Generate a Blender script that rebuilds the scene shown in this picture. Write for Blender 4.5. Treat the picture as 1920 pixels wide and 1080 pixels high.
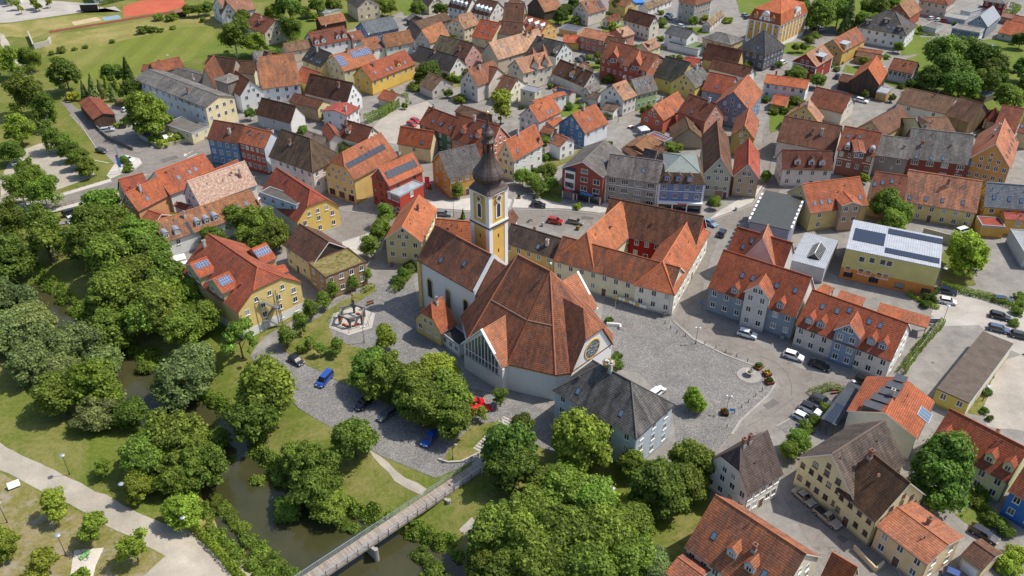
import bpy, bmesh, math, random
import numpy as np
from mathutils import Vector, Matrix
from mathutils.geometry import tessellate_polygon
for o in list(bpy.data.objects): bpy.data.objects.remove(o)
S=bpy.context.scene; COL=S.collection; R=math.radians
# ---------------- camera, sky, sun, exposure
cam=bpy.data.cameras.new('camera'); cam.lens=30.0; cam.sensor_width=36.0; cam.clip_end=8000; cam.clip_start=1
co=bpy.data.objects.new('camera',cam); COL.objects.link(co); co.location=(0,0,118); co.rotation_euler=(R(90-34),0,0); S.camera=co
SUN_AZ=(1.0,0.22); SUN_EL=56.0
w=bpy.data.worlds.new('World'); S.world=w; w.use_nodes=True; nt=w.node_tree; bg=nt.nodes['Background']
sk=nt.nodes.new('ShaderNodeTexSky'); sk.sky_type='NISHITA'; sk.sun_disc=False; sk.sun_elevation=R(SUN_EL)
sk.sun_rotation=math.atan2(SUN_AZ[0],SUN_AZ[1]); sk.air_density=1.0; sk.dust_density=1.6
nt.links.new(sk.outputs[0],bg.inputs[0]); bg.inputs[1].default_value=.14
sl=bpy.data.lights.new('sun','SUN'); sl.energy=4.1; sl.angle=R(.55); sl.color=(1,.94,.84)
so=bpy.data.objects.new('sun',sl); COL.objects.link(so); so.location=(200,0,300)
ce=math.cos(R(SUN_EL)); n=math.hypot(*SUN_AZ)
so.rotation_euler=Vector((SUN_AZ[0]/n*ce,SUN_AZ[1]/n*ce,math.sin(R(SUN_EL)))).to_track_quat('Z','Y').to_euler()
S.view_settings.view_transform='Standard'; S.view_settings.look='None'; S.view_settings.exposure=0.27; S.view_settings.gamma=1.0; S.view_settings.use_curve_mapping=False
S.render.engine='CYCLES'
HOUSES=[
('inn','long brewery inn with grey roof,white side wall and pale yellow gable',[(-101.77,268.08,2.477,-1,42.54,12.17,9.3,'G',11.56,(0.672,0.694,0.739),(0.193,0.178,0.164),{'wear': 0.6,'gw': (0.746,0.634,0.39),'e': (11,2),'g': (4,2)},[('c',13.06,2.8),('s',13.93,1.92),('s',10.94,1.78),('s',6.26,1.86)],0),(-104.58,259.02,2.5642,-1,14.29,7.4,4.0,'F',4.0,(0.675,0.595,0.382),(0.164,0.148,0.133),{'e': (3,1),'g': (2,1)},[],0)]),
('shed','low wooden shed with red-brown hipped roof by the road bend',[(-142.11,271.66,2.2098,-1,19.16,7.53,3.6,'G',4.92,(0.119,0.075,0.056),(0.26,0.071,0.034),{'wood': 1,'e': (0,0),'g': (0,0)},[],0)]),
('barn','red-brown hipped roof between the mown field and the brewery inn',[(-126.42,321.24,-2.4454,-1,11.46,7.57,4.5,'G',7.46,(0.4,0.339,0.272),(0.271,0.089,0.041),{'e': (0,0),'g': (0,0)},[('c',7.18,7.57)],0),(-135.12,317.21,3.0579,-1,7.34,5.47,4.0,'G',5.58,(0.4,0.339,0.272),(0.271,0.089,0.041),{'e': (0,0),'g': (0,0)},[],0)]),
('workshop','flat dark grey workshop roof right behind the brewery inn',[(-112.18,299.57,2.5794,-1,19.9,8.74,5.5,'G',6.59,(0.332,0.303,0.277),(0.119,0.105,0.093),{'e': (0,0),'g': (0,0)},[('s',12.89,3.9),('c',6.51,0.73)],0)]),
('barn','brown barn roof with a small brick chimney behind the grey lantern roof',[(-104.68,310.17,2.8229,-1,12.4,7.46,5.5,'G',10.24,(0.362,0.304,0.253),(0.142,0.07,0.041),{'e': (0,0),'g': (0,0)},[],0),(-97.11,311.55,2.8949,-1,10.8,8.3,5.0,'G',8.24,(0.644,0.576,0.378),(0.142,0.07,0.041),{'e': (0,0),'g': (0,0)},[],0)]),
('house','white gabled house with a wide ground window,next to the inn',[(-88.16,290.95,2.2354,1,12.47,9.17,6.5,'G',11.42,(0.68,0.68,0.658),(0.189,0.069,0.031),{'e': (0,0),'g': (2,2)},[],0),(-106.85,295.13,1.5929,1,13.64,5.29,5.5,'G',13.27,(0.4,0.338,0.259),(0.214,0.078,0.038),{'e': (0,0),'g': (0,0)},[],0)]),
('house','grey wooden roof lantern rising among brown roofs beside the inn',[(-99.95,288.27,2.5323,-1,7.31,7.55,10.0,'H',11.53,(0.229,0.208,0.175),(0.246,0.225,0.199),{'wood': 1,'e': (3,0),'g': (2,0)},[],0)]),
('house','white house under a broad orange-brown hipped roof with tall brick chimney',[(-76.47,297.75,-2.7938,-1,13.88,19.87,6.2,'G',14.54,(0.73,0.741,0.747),(0.372,0.145,0.063),{'wear': 0.7,'e': (4,2)},[('c',13.88,8.8)],0)]),
('house','narrow yellow house with bright orange roof beside the broad orange-brown one',[(-72.78,298.67,2.4451,-1,10.51,8.82,5.5,'G',9.2,(0.658,0.496,0.145),(0.396,0.104,0.041),{'e': (2,1)},[],0)]),
('house','white gabled house with long dark brown roof and awning terrace',[(-57.57,283.04,2.6355,-1,19.48,8.96,5.0,'G',10.82,(0.764,0.764,0.751),(0.121,0.057,0.034),{'e': (0,0),'g': (2,2)},[('c',5.45,3.04)],0)]),
('house','ochre house with yellow gable and red-brown roof,awning behind',[(-66.79,277.25,2.5908,-1,13.73,7.12,5.0,'G',6.95,(0.472,0.341,0.197),(0.151,0.058,0.031),{'gw': (0.666,0.537,0.294),'e': (3,1),'g': (2,1)},[],0)]),
('barn','dark brown barn with a stained white gable facing the courtyard',[(-73.73,266.11,2.6308,-1,15.49,7.77,4.6,'G',9.34,(0.419,0.432,0.449),(0.109,0.052,0.03),{'wear': 0.5,'gw': (0.698,0.687,0.66),'e': (1,1),'g': (0,0)},[('c',15.16,7.77),('c',6.81,7.77)],0)]),
('house','white house with a bright raspberry red hipped roof by the ivy hedge',[(-55.23,269.24,1.1415,1,7.8,10.37,6.0,'G',7.07,(0.661,0.661,0.655),(0.347,0.074,0.052),{'wear': 0.2,'e': (3,2),'g': (2,2)},[('c',2.36,2.06)],0)]),
('house','cream gabled house with ivy-clad wall and tin-capped chimney',[(-46.06,246.57,2.5706,-1,11.21,8.56,5.8,'G',10.05,(0.715,0.655,0.554),(0.183,0.062,0.034),{'e': (0,0),'g': (2,2)},[('c',10.23,3.29),('d',8.18,1.31)],0),(-57.91,249.63,2.0077,-1,10.49,4.91,5.5,'G',7.56,(0.687,0.654,0.592),(0.282,0.08,0.041),{'e': (1,1),'g': (0,0)},[],0)]),
('shed','small grey-brown lean-to roof between the cream ivy house and pink hipped house',[(-59.84,250.08,2.4734,-1,10.28,4.82,4.2,'G',5.32,(0.493,0.444,0.387),(0.193,0.148,0.119),{'e': (0,0),'g': (0,0)},[],0)]),
('house','blue three-storey house with red-brown roof at the street corner',[(-83.89,240.8,2.7883,-1,11.37,9.69,8.6,'G',12.96,(0.116,0.204,0.334),(0.183,0.062,0.036),{'e': (4,3),'g': (0,0)},[('c',3.98,2.27)],0)]),
('house','brick red three-storey house with orange roof next to the blue one',[(-74.74,236.78,2.661,-1,10.47,8.63,8.8,'G',12.68,(0.356,0.094,0.062),(0.414,0.115,0.045),{'gw': (0.514,0.576,0.638),'e': (5,3),'g': (0,0)},[('s',7.27,2.84),('s',2.54,2.69),('c',3.24,8.63),('c',4.9,8.63)],0)]),
('hall','pale pink hall with huge hipped brown roof and a row of tall windows',[(-57.43,222.17,2.5294,-1,18.65,12.83,8.2,'H0',14.85,(0.677,0.582,0.525),(0.119,0.078,0.047),{'wear': 0.8,'e': (6,2),'g': (4,2)},[('c',12.67,4.0)],1)]),
('shop','yellow shop building with metal eaves strip and dark solar band on the roof',[(-44.7,217.72,0.9788,1,19.07,11.93,8.0,'HH0',14.16,(0.625,0.45,0.166),(0.38,0.125,0.055),{'shop': 1,'e': (0,0),'g': (4,2)},[('p',0.61,2.55,16.87,3.74,9,2)],1)]),
('bank','bright red bank building with black solar field on its orange roof',[(-34.26,213.52,0.8403,1,13.11,8.32,8.3,'G',12.61,(0.423,0.09,0.053),(0.448,0.127,0.055),{'wear': 0.15,'brownwin': 1,'e': (2,1),'g': (3,3)},[('p',0.77,1.31,12.22,2.87,8,3)],1),(-31.29,210.67,2.478,-1,4.85,9.75,6.5,'F',6.5,(0.409,0.059,0.04),(0.364,0.391,0.42),{'e': (3,2),'g': (1,2)},[],1)]),
('house','mustard yellow house with grey slate roof beside the church tower',[(-18.08,220.88,0.5113,1,11.83,12.32,7.0,'G',12.64,(0.591,0.313,0.083),(0.123,0.114,0.11),{'wear': 0.4,'e': (5,2),'g': (2,2)},[],1)]),
('house','pale yellow gabled house with plain orange roof in front of the church tower',[(-22.61,184.16,1.4108,1,17.4,9.84,7.6,'G',11.61,(0.653,0.53,0.26),(0.453,0.141,0.055),{'wear': 0.15,'e': (6,2),'g': (3,2)},[('c',10.74,3.6)],1)]),
('house','yellow gabled house with red roof and a grey roof-terrace dormer',[(-56.91,196.63,2.3008,-1,21.03,13.42,6.2,'HH0',12.55,(0.727,0.727,0.699),(0.33,0.073,0.036),{'gw': (0.706,0.499,0.148),'e': (0,0),'g': (3,2)},[],1),(-57.43,200.33,2.5721,-1,13.75,3.98,9.3,'F',9.3,(0.435,0.551,0.7),(0.121,0.11,0.097),{'nobase': 6.2,'e': (4,1),'g': (0,0)},[],1)]),
('house','old ochre house with brown roof torn open above a mossy terrace',[(-48.68,175.94,2.3582,-1,12.92,10.74,6.2,'G',10.37,(0.616,0.498,0.287),(0.142,0.067,0.043),{'wear': 0.6,'gw': (0.057,0.042,0.036),'e': (4,2),'g': (0,0)},[],1),(-44.37,169.52,2.2562,-1,8.53,11.12,6.6,'F',6.6,(0.351,0.231,0.139),(0.193,0.164,0.049),{'moss': 1,'e': (2,2),'g': (4,2)},[],1)]),
('cafe','white riverside cafe with row of rounded blue dormers in a mossy orange roof',[(-89.21,187.89,0.7033,1,27.48,10.9,5.2,'G',9.04,(0.749,0.749,0.737),(0.347,0.144,0.062),{'wear': 0.8,'e': (4,1),'g': (0,0)},[('a',1.26,0.99),('a',4.14,0.86),('a',10.0,1.13),('a',12.41,1.07),('a',14.83,1.06),('s',19.54,2.36),('s',21.88,2.44),('s',24.34,2.62),('p',7.37,0.0,7.98,2.99,3,2),('c',7.9,4.08)],1)]),
('house','old house whose roof is mottled white and rust with a slim red chimney',[(-85.05,205.5,0.7973,1,17.81,9.64,6.3,'G',12.14,(0.697,0.681,0.648),(0.464,0.351,0.286),{'wear': 1.0,'mot': 1,'e': (0,0),'g': (2,1)},[('c',14.29,2.49)],1)]),
('house','white gabled house with long orange roof and dark chimneys at the bend',[(-95.39,211.87,0.8501,1,15.94,13.03,6.4,'G',11.4,(0.66,0.66,0.644),(0.414,0.105,0.041),{'e': (0,0),'g': (2,1)},[('c',11.11,13.03),('s',5.13,3.15),('s',8.93,3.5),('s',10.93,3.63)],1)]),
('house','small ochre gable under orange roof squeezed behind the mottled roof',[(-89.91,219.77,0.9134,-1,13.18,3.0,7.0,'G',8.95,(0.468,0.308,0.174),(0.378,0.103,0.04),{'e': (0,0),'g': (1,1)},[],1)]),
('house','orange-walled house with orange roof and one skylight above the bridge road',[(-101.28,203.25,1.0488,1,11.23,6.92,6.0,'G',10.5,(0.593,0.315,0.15),(0.396,0.108,0.041),{'e': (0,0),'g': (1,1)},[('s',4.54,1.1),('c',4.2,2.75)],1)]),
('house','cream house with steep red pyramid-like roof nearest the road bridge',[(-104.98,206.73,0.6566,1,6.84,10.6,6.0,'G',11.64,(0.673,0.589,0.352),(0.33,0.076,0.036),{'e': (0,0),'g': (2,2)},[],1)]),
('annexe','low red-brown annexe roof in front of the orange-walled house',[(-96.36,199.17,2.632,-1,5.26,6.83,3.8,'G',5.62,(0.446,0.121,0.087),(0.344,0.094,0.043),{'e': (0,0),'g': (0,0)},[],1)]),
('house','flat blue metal roof between two orange roofs by the bend',[(-102.97,216.21,2.7961,-1,5.74,3.72,6.0,'F',6.0,(0.596,0.622,0.658),(0.263,0.338,0.459),{'metal': 1,'e': (0,0),'g': (0,0)},[],1)]),
('outhouse','small courtyard outhouse with red-brown roof beside the mottled roof',[(-90.0,207.35,2.5932,-1,5.27,2.68,4.0,'G',4.63,(0.727,0.727,0.711),(0.281,0.072,0.036),{'e': (0,0),'g': (0,0)},[],1)]),
('hotel','large yellow hotel with sweeping red roof and an outside metal fire stair',[(-60.73,153.32,2.3755,-1,25.24,17.11,7.9,'HH0',14.45,(0.629,0.481,0.201),(0.343,0.082,0.037),{'pl': 2.3,'gw': (0.712,0.538,0.211),'wpl': (0.728,0.728,0.708),'e': (0,0),'g': (4,3)},[('c',23.09,6.21)],1),(-71.67,163.53,0.7813,1,4.3,7.43,10.4,'G',12.7,(0.49,0.449,0.257),(0.386,0.096,0.04),{'wear': 0.1,'nobase': 5,'pvb': 1,'e': (0,0),'g': (2,1)},[('p',0.69,1.79,3.87,3.21,5,3)],1),(-64.59,157.22,0.8031,1,4.28,7.29,10.4,'G',12.65,(0.49,0.449,0.257),(0.386,0.096,0.04),{'wear': 0.1,'nobase': 5,'pvb': 1,'e': (0,0),'g': (2,1)},[('p',0.7,1.42,3.59,3.17,5,3)],1),(-55.95,172.39,-2.3479,-1,3.99,7.81,10.4,'G',12.9,(0.49,0.449,0.257),(0.386,0.096,0.04),{'wear': 0.1,'nobase': 5,'pvb': 1,'e': (0,0),'g': (0,0)},[('p',0.25,1.63,3.99,3.29,6,2)],1),(-52.31,168.09,3.7467,-1,3.0,3.78,9.4,'G',10.09,(0.49,0.449,0.257),(0.386,0.096,0.04),{'wear': 0.1,'nobase': 5,'e': (0,0),'g': (0,0)},[],1)]),
('house','large white house with pinkish roof and cross gable beyond the mown field',[(-127.73,384.53,0.6559,1,14.29,17.22,6.0,'G',11.55,(0.679,0.667,0.657),(0.348,0.16,0.1),{'e': (2,1),'g': (3,2)},[],0),(-123.31,386.57,1.9528,1,19.89,7.15,6.0,'G',10.65,(0.708,0.708,0.708),(0.185,0.086,0.053),{'e': (0,0),'g': (1,1)},[],0)]),
('house','chalet-like house with red-brown roof and half-timbered gable',[(-104.5,358.04,2.3995,-1,15.95,12.78,5.8,'G',10.11,(0.583,0.515,0.416),(0.233,0.073,0.038),{'timber': 1,'e': (3,1),'g': (3,2)},[('c',8.84,5.28),('b',7.06,2.9)],0)]),
('house','beige two-storey house with dark roof and small porch near the top edge',[(-70.62,393.42,2.0858,-1,14.39,11.35,6.5,'G',10.22,(0.671,0.556,0.378),(0.085,0.074,0.067),{'e': (4,2),'g': (3,2)},[],0)]),
('garage','flat-roofed beige double garage with pale doors',[(-86.54,396.22,2.3637,-1,5.28,9.41,3.0,'F',3.0,(0.597,0.515,0.37),(0.246,0.253,0.267),{'e': (3,1),'g': (0,0)},[],0)]),
('barn','dark timber barn with rusty orange roof and white edges',[(-83.93,376.09,0.5982,1,12.26,7.09,3.8,'G',6.24,(0.086,0.052,0.039),(0.346,0.137,0.059),{'wood': 1,'e': (0,0),'g': (0,0)},[],0)]),
('house','white house with four pointed dormers and pale solar collectors on red-brown roof',[(-79.83,341.09,0.5957,1,16.13,11.64,5.8,'G',9.97,(0.728,0.728,0.722),(0.195,0.06,0.034),{'e': (5,1),'g': (1,1)},[('d',1.52,0.83),('d',4.47,0.91),('d',11.08,1.15),('d',13.89,1.19),('p',2.02,4.99,9.8,5.07,4,1)],0)]),
('house','narrow house of half orange half brown roof left of the blue house',[(-65.7,349.12,0.6703,1,5.8,6.37,5.5,'G',8.17,(0.585,0.555,0.526),(0.283,0.1,0.052),{'e': (1,1),'g': (0,0)},[('s',0.78,1.48)],0)]),
('house','bright blue house with smooth dark grey roof',[(-60.51,356.85,0.6209,1,15.03,11.79,5.8,'G',9.5,(0.113,0.211,0.392),(0.133,0.148,0.164),{'wear': 0.1,'e': (4,1),'g': (2,1)},[],0)]),
('house','beige house with faded brown roof behind the black-roofed house',[(-90.28,336.17,0.5939,1,11.72,6.09,5.0,'G',7.85,(0.619,0.5,0.369),(0.23,0.133,0.074),{'e': (3,1),'g': (0,0)},[],0)]),
('house','house with cream gable and dark red-brown roof carrying two small dormers',[(-87.77,319.47,2.6798,-1,11.29,5.57,5.3,'G',8.72,(0.714,0.653,0.506),(0.146,0.058,0.032),{'e': (0,0),'g': (0,0)},[('d',7.63,1.21),('d',2.66,0.87)],0)]),
('shed','shed with grey roof and pale blue gable at the field edge',[(-100.33,326.64,0.4035,1,6.13,12.01,4.2,'G',6.48,(0.314,0.392,0.514),(0.193,0.181,0.164),{'e': (0,0),'g': (0,0)},[],0)]),
('annexe','low orange-roofed annexe before the cream gable near the field',[(-97.38,320.16,2.629,-1,4.68,6.92,4.0,'G',5.61,(0.644,0.576,0.378),(0.314,0.118,0.055),{'e': (0,0),'g': (0,0)},[],0)]),
('house','yellow house with black roof and chimney left of the solar-panel house',[(-72.92,316.94,2.3707,-1,12.98,10.79,5.6,'G',9.99,(0.658,0.568,0.279),(0.052,0.049,0.047),{'wear': 0.1,'e': (2,1),'g': (1,1)},[('c',7.63,4.27),('s',11.42,1.61),('s',7.88,1.4),('s',3.94,1.3),('s',2.47,1.43)],0)]),
('house','pale yellow-green house with two blue solar fields on salmon roof',[(-62.91,310.26,0.7674,1,15.89,13.98,6.5,'G',11.06,(0.583,0.572,0.375),(0.381,0.138,0.063),{'wear': 0.2,'pvb': 1,'e': (4,1),'g': (4,2)},[('p',0.32,1.91,3.5,6.2,5,5),('p',7.3,3.63,15.81,6.25,9,5),('c',6.46,6.48)],0)]),
('house','vivid yellow house with long red roof and round-topped dormer',[(-51.41,302.19,0.9186,1,23.43,10.23,5.6,'G',10.24,(0.714,0.468,0.108),(0.319,0.083,0.038),{'wear': 0.2,'e': (7,1),'g': (2,2)},[('c',5.14,4.0),('d',15.54,0.95),('s',3.97,2.02),('s',9.65,1.58),('s',12.08,1.52),('s',19.39,1.67)],0)]),
('house','white house with brown-orange roof touching the mossy orange one',[(-57.55,338.23,0.7224,1,8.0,11.1,5.0,'G',8.11,(0.72,0.681,0.607),(0.314,0.123,0.06),{'e': (2,1),'g': (0,0)},[('s',5.68,1.01)],0)]),
('house','house with pale green front and mossy orange roof',[(-51.01,341.85,0.5738,1,12.4,6.0,5.0,'G',9.54,(0.627,0.675,0.602),(0.347,0.152,0.061),{'wear': 0.6,'e': (3,1),'g': (0,0)},[],0)]),
('barn','long low brown barn roof behind the orange gable house',[(-39.4,370.35,0.8532,1,18.88,7.66,4.0,'G',6.32,(0.22,0.188,0.168),(0.143,0.085,0.05),{'e': (0,0),'g': (0,0)},[],0)]),
('house','grey-brown roofed house wedged left of the grey gable with orange roof',[(-40.79,353.23,1.9483,-1,12.92,6.2,5.0,'G',8.92,(0.535,0.498,0.444),(0.181,0.123,0.11),{'e': (0,0),'g': (0,0)},[],0)]),
('house','grey-walled gable house with bright orange roof,mid top',[(-33.32,343.83,0.9816,1,13.38,8.46,6.0,'G',10.98,(0.53,0.497,0.444),(0.422,0.165,0.07),{'e': (2,1),'g': (3,2)},[],0)]),
('house','pink gabled house with brown roof and tall brick chimney',[(-18.39,326.13,2.4301,-1,7.18,10.58,5.8,'G',10.56,(0.597,0.319,0.268),(0.137,0.07,0.044),{'e': (0,0),'g': (2,2)},[('c',4.87,2.3)],0),(-23.54,331.14,2.5026,-1,10.87,10.87,5.8,'G',10.36,(0.577,0.5,0.43),(0.164,0.128,0.074),{'wear': 1.0,'e': (0,0),'g': (0,0)},[],0)]),
('house','low house with black roof,roof hatch and weathered white gable',[(-23.84,318.33,2.4551,-1,21.27,9.88,3.6,'G',8.11,(0.689,0.667,0.614),(0.071,0.061,0.058),{'wear': 0.3,'e': (0,0),'g': (2,1)},[('c',11.85,4.23),('s',8.54,1.85)],0)]),
('house','cream house with clipped gable and mossy pink roof',[(-20.34,364.53,0.8663,1,10.15,10.77,5.6,'HH0',9.87,(0.728,0.634,0.419),(0.355,0.194,0.112),{'wear': 0.6,'e': (4,2),'g': (3,2)},[],0)]),
('house','house with vivid orange-red roof,four skylights and climbing ivy',[(-8.54,353.31,2.5728,-1,10.42,14.38,4.3,'G',9.89,(0.622,0.536,0.344),(0.386,0.092,0.037),{'wear': 0.1,'e': (2,1),'g': (0,0)},[('s',6.67,5.91),('s',1.87,5.6),('s',6.07,2.73),('s',3.0,2.39)],0)]),
('house','brown roofed house with antenna right of the orange skylight roof',[(3.86,371.25,2.6298,-1,10.42,11.09,5.0,'G',8.46,(0.487,0.433,0.37),(0.147,0.07,0.043),{'e': (0,0),'g': (0,0)},[],0)]),
('house','brown roof with tiny white gable behind the pink roof',[(3.73,355.58,2.8448,-1,8.78,7.13,5.0,'G',7.76,(0.617,0.591,0.551),(0.157,0.074,0.047),{'e': (0,0),'g': (1,0)},[],0)]),
('house','long white block with metal dormers and white gable,right part',[(-9.78,378.03,2.4714,-1,11.55,12.12,7.0,'G',12.15,(0.725,0.714,0.687),(0.142,0.067,0.04),{'e': (4,2),'g': (2,2)},[('m',8.85,1.4),('m',6.49,1.36),('m',4.1,1.27),('m',1.72,1.18)],0)]),
('house','long white block with metal dormers,left part',[(-20.14,386.93,2.5232,-1,11.28,8.91,7.0,'G',11.45,(0.725,0.714,0.687),(0.142,0.067,0.04),{'e': (4,2),'g': (0,0)},[('m',9.43,1.34),('m',6.96,1.27),('m',4.68,1.17),('m',2.06,1.06)],0)]),
('house','cream house with dark roof at the top edge behind street trees',[(-38.94,404.08,2.3792,-1,11.43,8.82,4.3,'G',7.43,(0.608,0.543,0.436),(0.074,0.064,0.058),{'e': (1,1),'g': (2,1)},[],0)]),
('carport','grey tent-like wooden carport roof beside the street',[(-46.57,387.04,2.0671,-1,4.06,7.11,2.6,'G',4.57,(0.134,0.115,0.097),(0.193,0.178,0.164),{'wood': 1,'e': (0,0),'g': (0,0)},[],0)]),
('garage','small beige double garage with brown hipped roof',[(2.11,410.59,2.4612,-1,5.97,6.77,2.8,'G',4.38,(0.528,0.486,0.41),(0.191,0.093,0.054),{'e': (2,1),'g': (0,0)},[],0)]),
('barn','weathered dark timber barn with salmon roof',[(14.95,394.45,0.6778,1,10.92,12.91,4.2,'G',9.84,(0.093,0.074,0.06),(0.347,0.155,0.078),{'wood': 1,'e': (0,0),'g': (0,0)},[],0)]),
('house','egg-yolk yellow house with three blue metal dormers',[(12.1,358.68,2.4173,-1,11.92,11.54,5.6,'G',9.3,(0.697,0.42,0.119),(0.447,0.116,0.037),{'wear': 0.1,'e': (0,0),'g': (3,2)},[('m',9.01,2.28),('m',5.16,1.98),('m',1.76,1.81)],0)]),
('house','house with very broad salmon pink roof and grey gable',[(-5.34,323.64,0.729,1,26.65,10.81,6.2,'G',11.73,(0.54,0.476,0.362),(0.53,0.306,0.185),{'wear': 0.5,'e': (2,1),'g': (0,0)},[('c',18.62,4.55),('c',21.41,4.69),('s',6.6,1.72),('s',4.74,3.55)],0)]),
('house','four-storey pale gable house with dark grey roof',[(16.94,322.07,2.4714,-1,13.73,11.59,8.0,'G',12.13,(0.626,0.658,0.642),(0.078,0.071,0.064),{'e': (0,0),'g': (4,2)},[('c',10.42,5.27),('d',1.52,1.18)],0)]),
('house','cream house with pink roof,two front gables and an arched window',[(4.19,305.72,0.6736,1,14.6,9.72,7.2,'G',11.28,(0.648,0.591,0.478),(0.45,0.226,0.135),{'wear': 0.4,'e': (4,2),'g': (1,1)},[],0),(10.18,309.63,1.5959,1,15.0,3.6,8.6,'G',10.94,(0.648,0.591,0.478),(0.283,0.109,0.057),{'nobase': 6,'e': (0,0),'g': (1,1)},[],0),(14.01,312.7,1.593,1,16.06,3.0,8.8,'G',10.75,(0.648,0.591,0.478),(0.283,0.109,0.057),{'nobase': 6,'e': (0,0),'g': (1,1)},[],0)]),
('house','white gabled house with dark brown roof,skylights and one dormer',[(26.39,300.5,2.2374,-1,18.49,8.43,4.2,'G',8.74,(0.672,0.629,0.568),(0.152,0.074,0.041),{'e': (0,0),'g': (2,1)},[('c',9.19,3.72),('c',4.66,3.95),('d',8.48,0.93),('s',14.18,0.94),('s',6.51,1.16),('s',2.77,1.12)],0)]),
('shed','tiny pink roof peeping behind the dark brown roof with dormer',[(28.79,319.59,2.1284,-1,5.28,3.96,3.5,'G',4.89,(0.621,0.502,0.433),(0.45,0.226,0.135),{'e': (0,0),'g': (0,0)},[],0)]),
('shop','salmon two-storey shop house with bay window',[(37.71,347.57,2.5573,-1,11.91,10.62,6.0,'G',8.03,(0.469,0.189,0.13),(0.404,0.165,0.086),{'wear': 0.2,'gw': (0.585,0.239,0.153),'e': (4,2),'g': (0,0)},[],0)]),  # gable colour is the salmon wall lightened to look sunlit
('annexe','low mustard annexe with orange roof beside the salmon shop house',[(28.14,352.85,2.9881,-1,7.1,9.68,3.4,'G',5.16,(0.556,0.343,0.096),(0.496,0.111,0.042),{'e': (0,0),'g': (0,0)},[],0)]),
('house','salmon house with pale pink roof behind the white gable',[(46.82,355.81,0.6875,1,7.15,9.32,5.0,'G',7.19,(0.545,0.257,0.193),(0.472,0.268,0.167),{'e': (1,1),'g': (0,0)},[('c',0.12,1.48)],0)]),
('house','brown roofed house with small white gable,behind the red twin houses',[(45.83,344.98,2.7343,-1,8.58,4.8,5.0,'G',7.23,(0.689,0.667,0.624),(0.157,0.081,0.048),{'e': (0,0),'g': (1,1)},[],0)]),
('house','cream apartment house with dark red-brown roof and pale gable',[(58.89,365.43,2.3393,-1,15.05,7.24,6.2,'G',10.33,(0.663,0.615,0.518),(0.136,0.058,0.034),{'e': (6,2),'g': (1,2)},[],0)]),
('house','beige gable house with brown roof,solar field and chimney,top centre',[(34.29,385.9,0.771,1,12.58,9.95,5.6,'G',10.22,(0.605,0.555,0.472),(0.307,0.132,0.07),{'e': (3,1),'g': (2,2)},[('c',2.82,3.52),('p',9.27,0.8,11.76,3.62,4,5),('s',6.63,1.57)],0)]),
('garage','white double garage with brown roof',[(43.52,382.65,0.7,1,8.28,4.74,3.0,'G',4.95,(0.681,0.616,0.519),(0.189,0.066,0.036),{'e': (2,1),'g': (2,1)},[],0)]),
('garage','long flat-roofed ochre garage row with dark roof',[(28.18,369.45,2.5686,-1,8.96,7.1,3.0,'F',3.0,(0.48,0.374,0.201),(0.123,0.128,0.148),{'e': (0,0),'g': (0,0)},[],0)]),
('house','left one of the red twin town houses with front gable',[(42.3,313.31,2.4183,-1,11.67,12.86,8.4,'G',13.36,(0.356,0.094,0.062),(0.24,0.076,0.038),{'e': (4,2),'g': (0,0)},[('s',1.93,1.17)],0),(39.78,314.33,1.3156,1,8.93,3.23,10.2,'G',12.3,(0.356,0.094,0.062),(0.415,0.123,0.056),{'nobase': 7,'e': (0,0),'g': (2,1)},[],0)]),
('house','right one of the red twin town houses,lit gable',[(49.57,304.97,2.4556,-1,10.91,15.42,8.4,'G',12.61,(0.356,0.094,0.062),(0.24,0.076,0.038),{'gw': (0.468,0.183,0.103),'e': (4,2),'g': (1,2)},[('c',7.25,15.42)],0),(47.27,306.06,1.2985,1,10.15,3.68,10.2,'G',12.59,(0.356,0.094,0.062),(0.415,0.123,0.056),{'nobase': 7,'e': (0,0),'g': (2,1)},[],0)]),  # sunlight is put into the gable colour: red wall lightened to orange
('house','modern white house with plain dark grey roof and big carport',[(72.47,350.45,2.3762,-1,11.54,8.81,6.0,'G',8.3,(0.748,0.742,0.725),(0.105,0.107,0.114),{'wear': 0.05,'e': (2,1),'g': (1,1)},[],0),(76.57,345.66,2.4872,-1,14.18,8.3,3.0,'F',3.0,(0.694,0.694,0.683),(0.159,0.212,0.105),{'e': (0,0),'g': (0,0)},[],0)]),
('house','pale green house with pink roof and a brown box dormer',[(55.24,338.88,0.8596,1,9.32,7.28,4.6,'G',7.02,(0.583,0.583,0.346),(0.386,0.21,0.129),{'e': (2,1),'g': (1,1)},[('b',2.94,1.15)],0)]),
('barn','yellow barn wing with dark slate roof and a large square window',[(61.07,301.09,2.3948,-1,10.97,13.07,5.2,'G',11.51,(0.6,0.493,0.154),(0.081,0.078,0.064),{'wear': 0.6,'e': (1,1),'g': (0,0)},[],0)]),
('house','tall yellow gable house with mottled grey slate roof',[(65.38,291.42,0.9172,1,12.21,10.3,7.0,'G',11.58,(0.648,0.516,0.147),(0.172,0.164,0.153),{'wear': 1.0,'e': (1,2),'g': (3,2)},[('c',7.75,4.42),('c',11.61,4.36)],0)]),
('house','white terraced house with pink roof and grey gable',[(38.85,282.37,0.7526,1,7.43,11.24,6.0,'G',10.19,(0.668,0.641,0.589),(0.459,0.232,0.132),{'e': (3,2),'g': (2,2)},[('s',5.47,2.81)],0)]),
('house','lime green terraced house with grey roof',[(44.11,287.48,0.558,1,9.75,7.76,6.0,'G',10.52,(0.353,0.517,0.229),(0.199,0.181,0.17),{'e': (4,2),'g': (0,0)},[('s',2.54,2.2),('s',5.45,2.47)],0)]),
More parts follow.
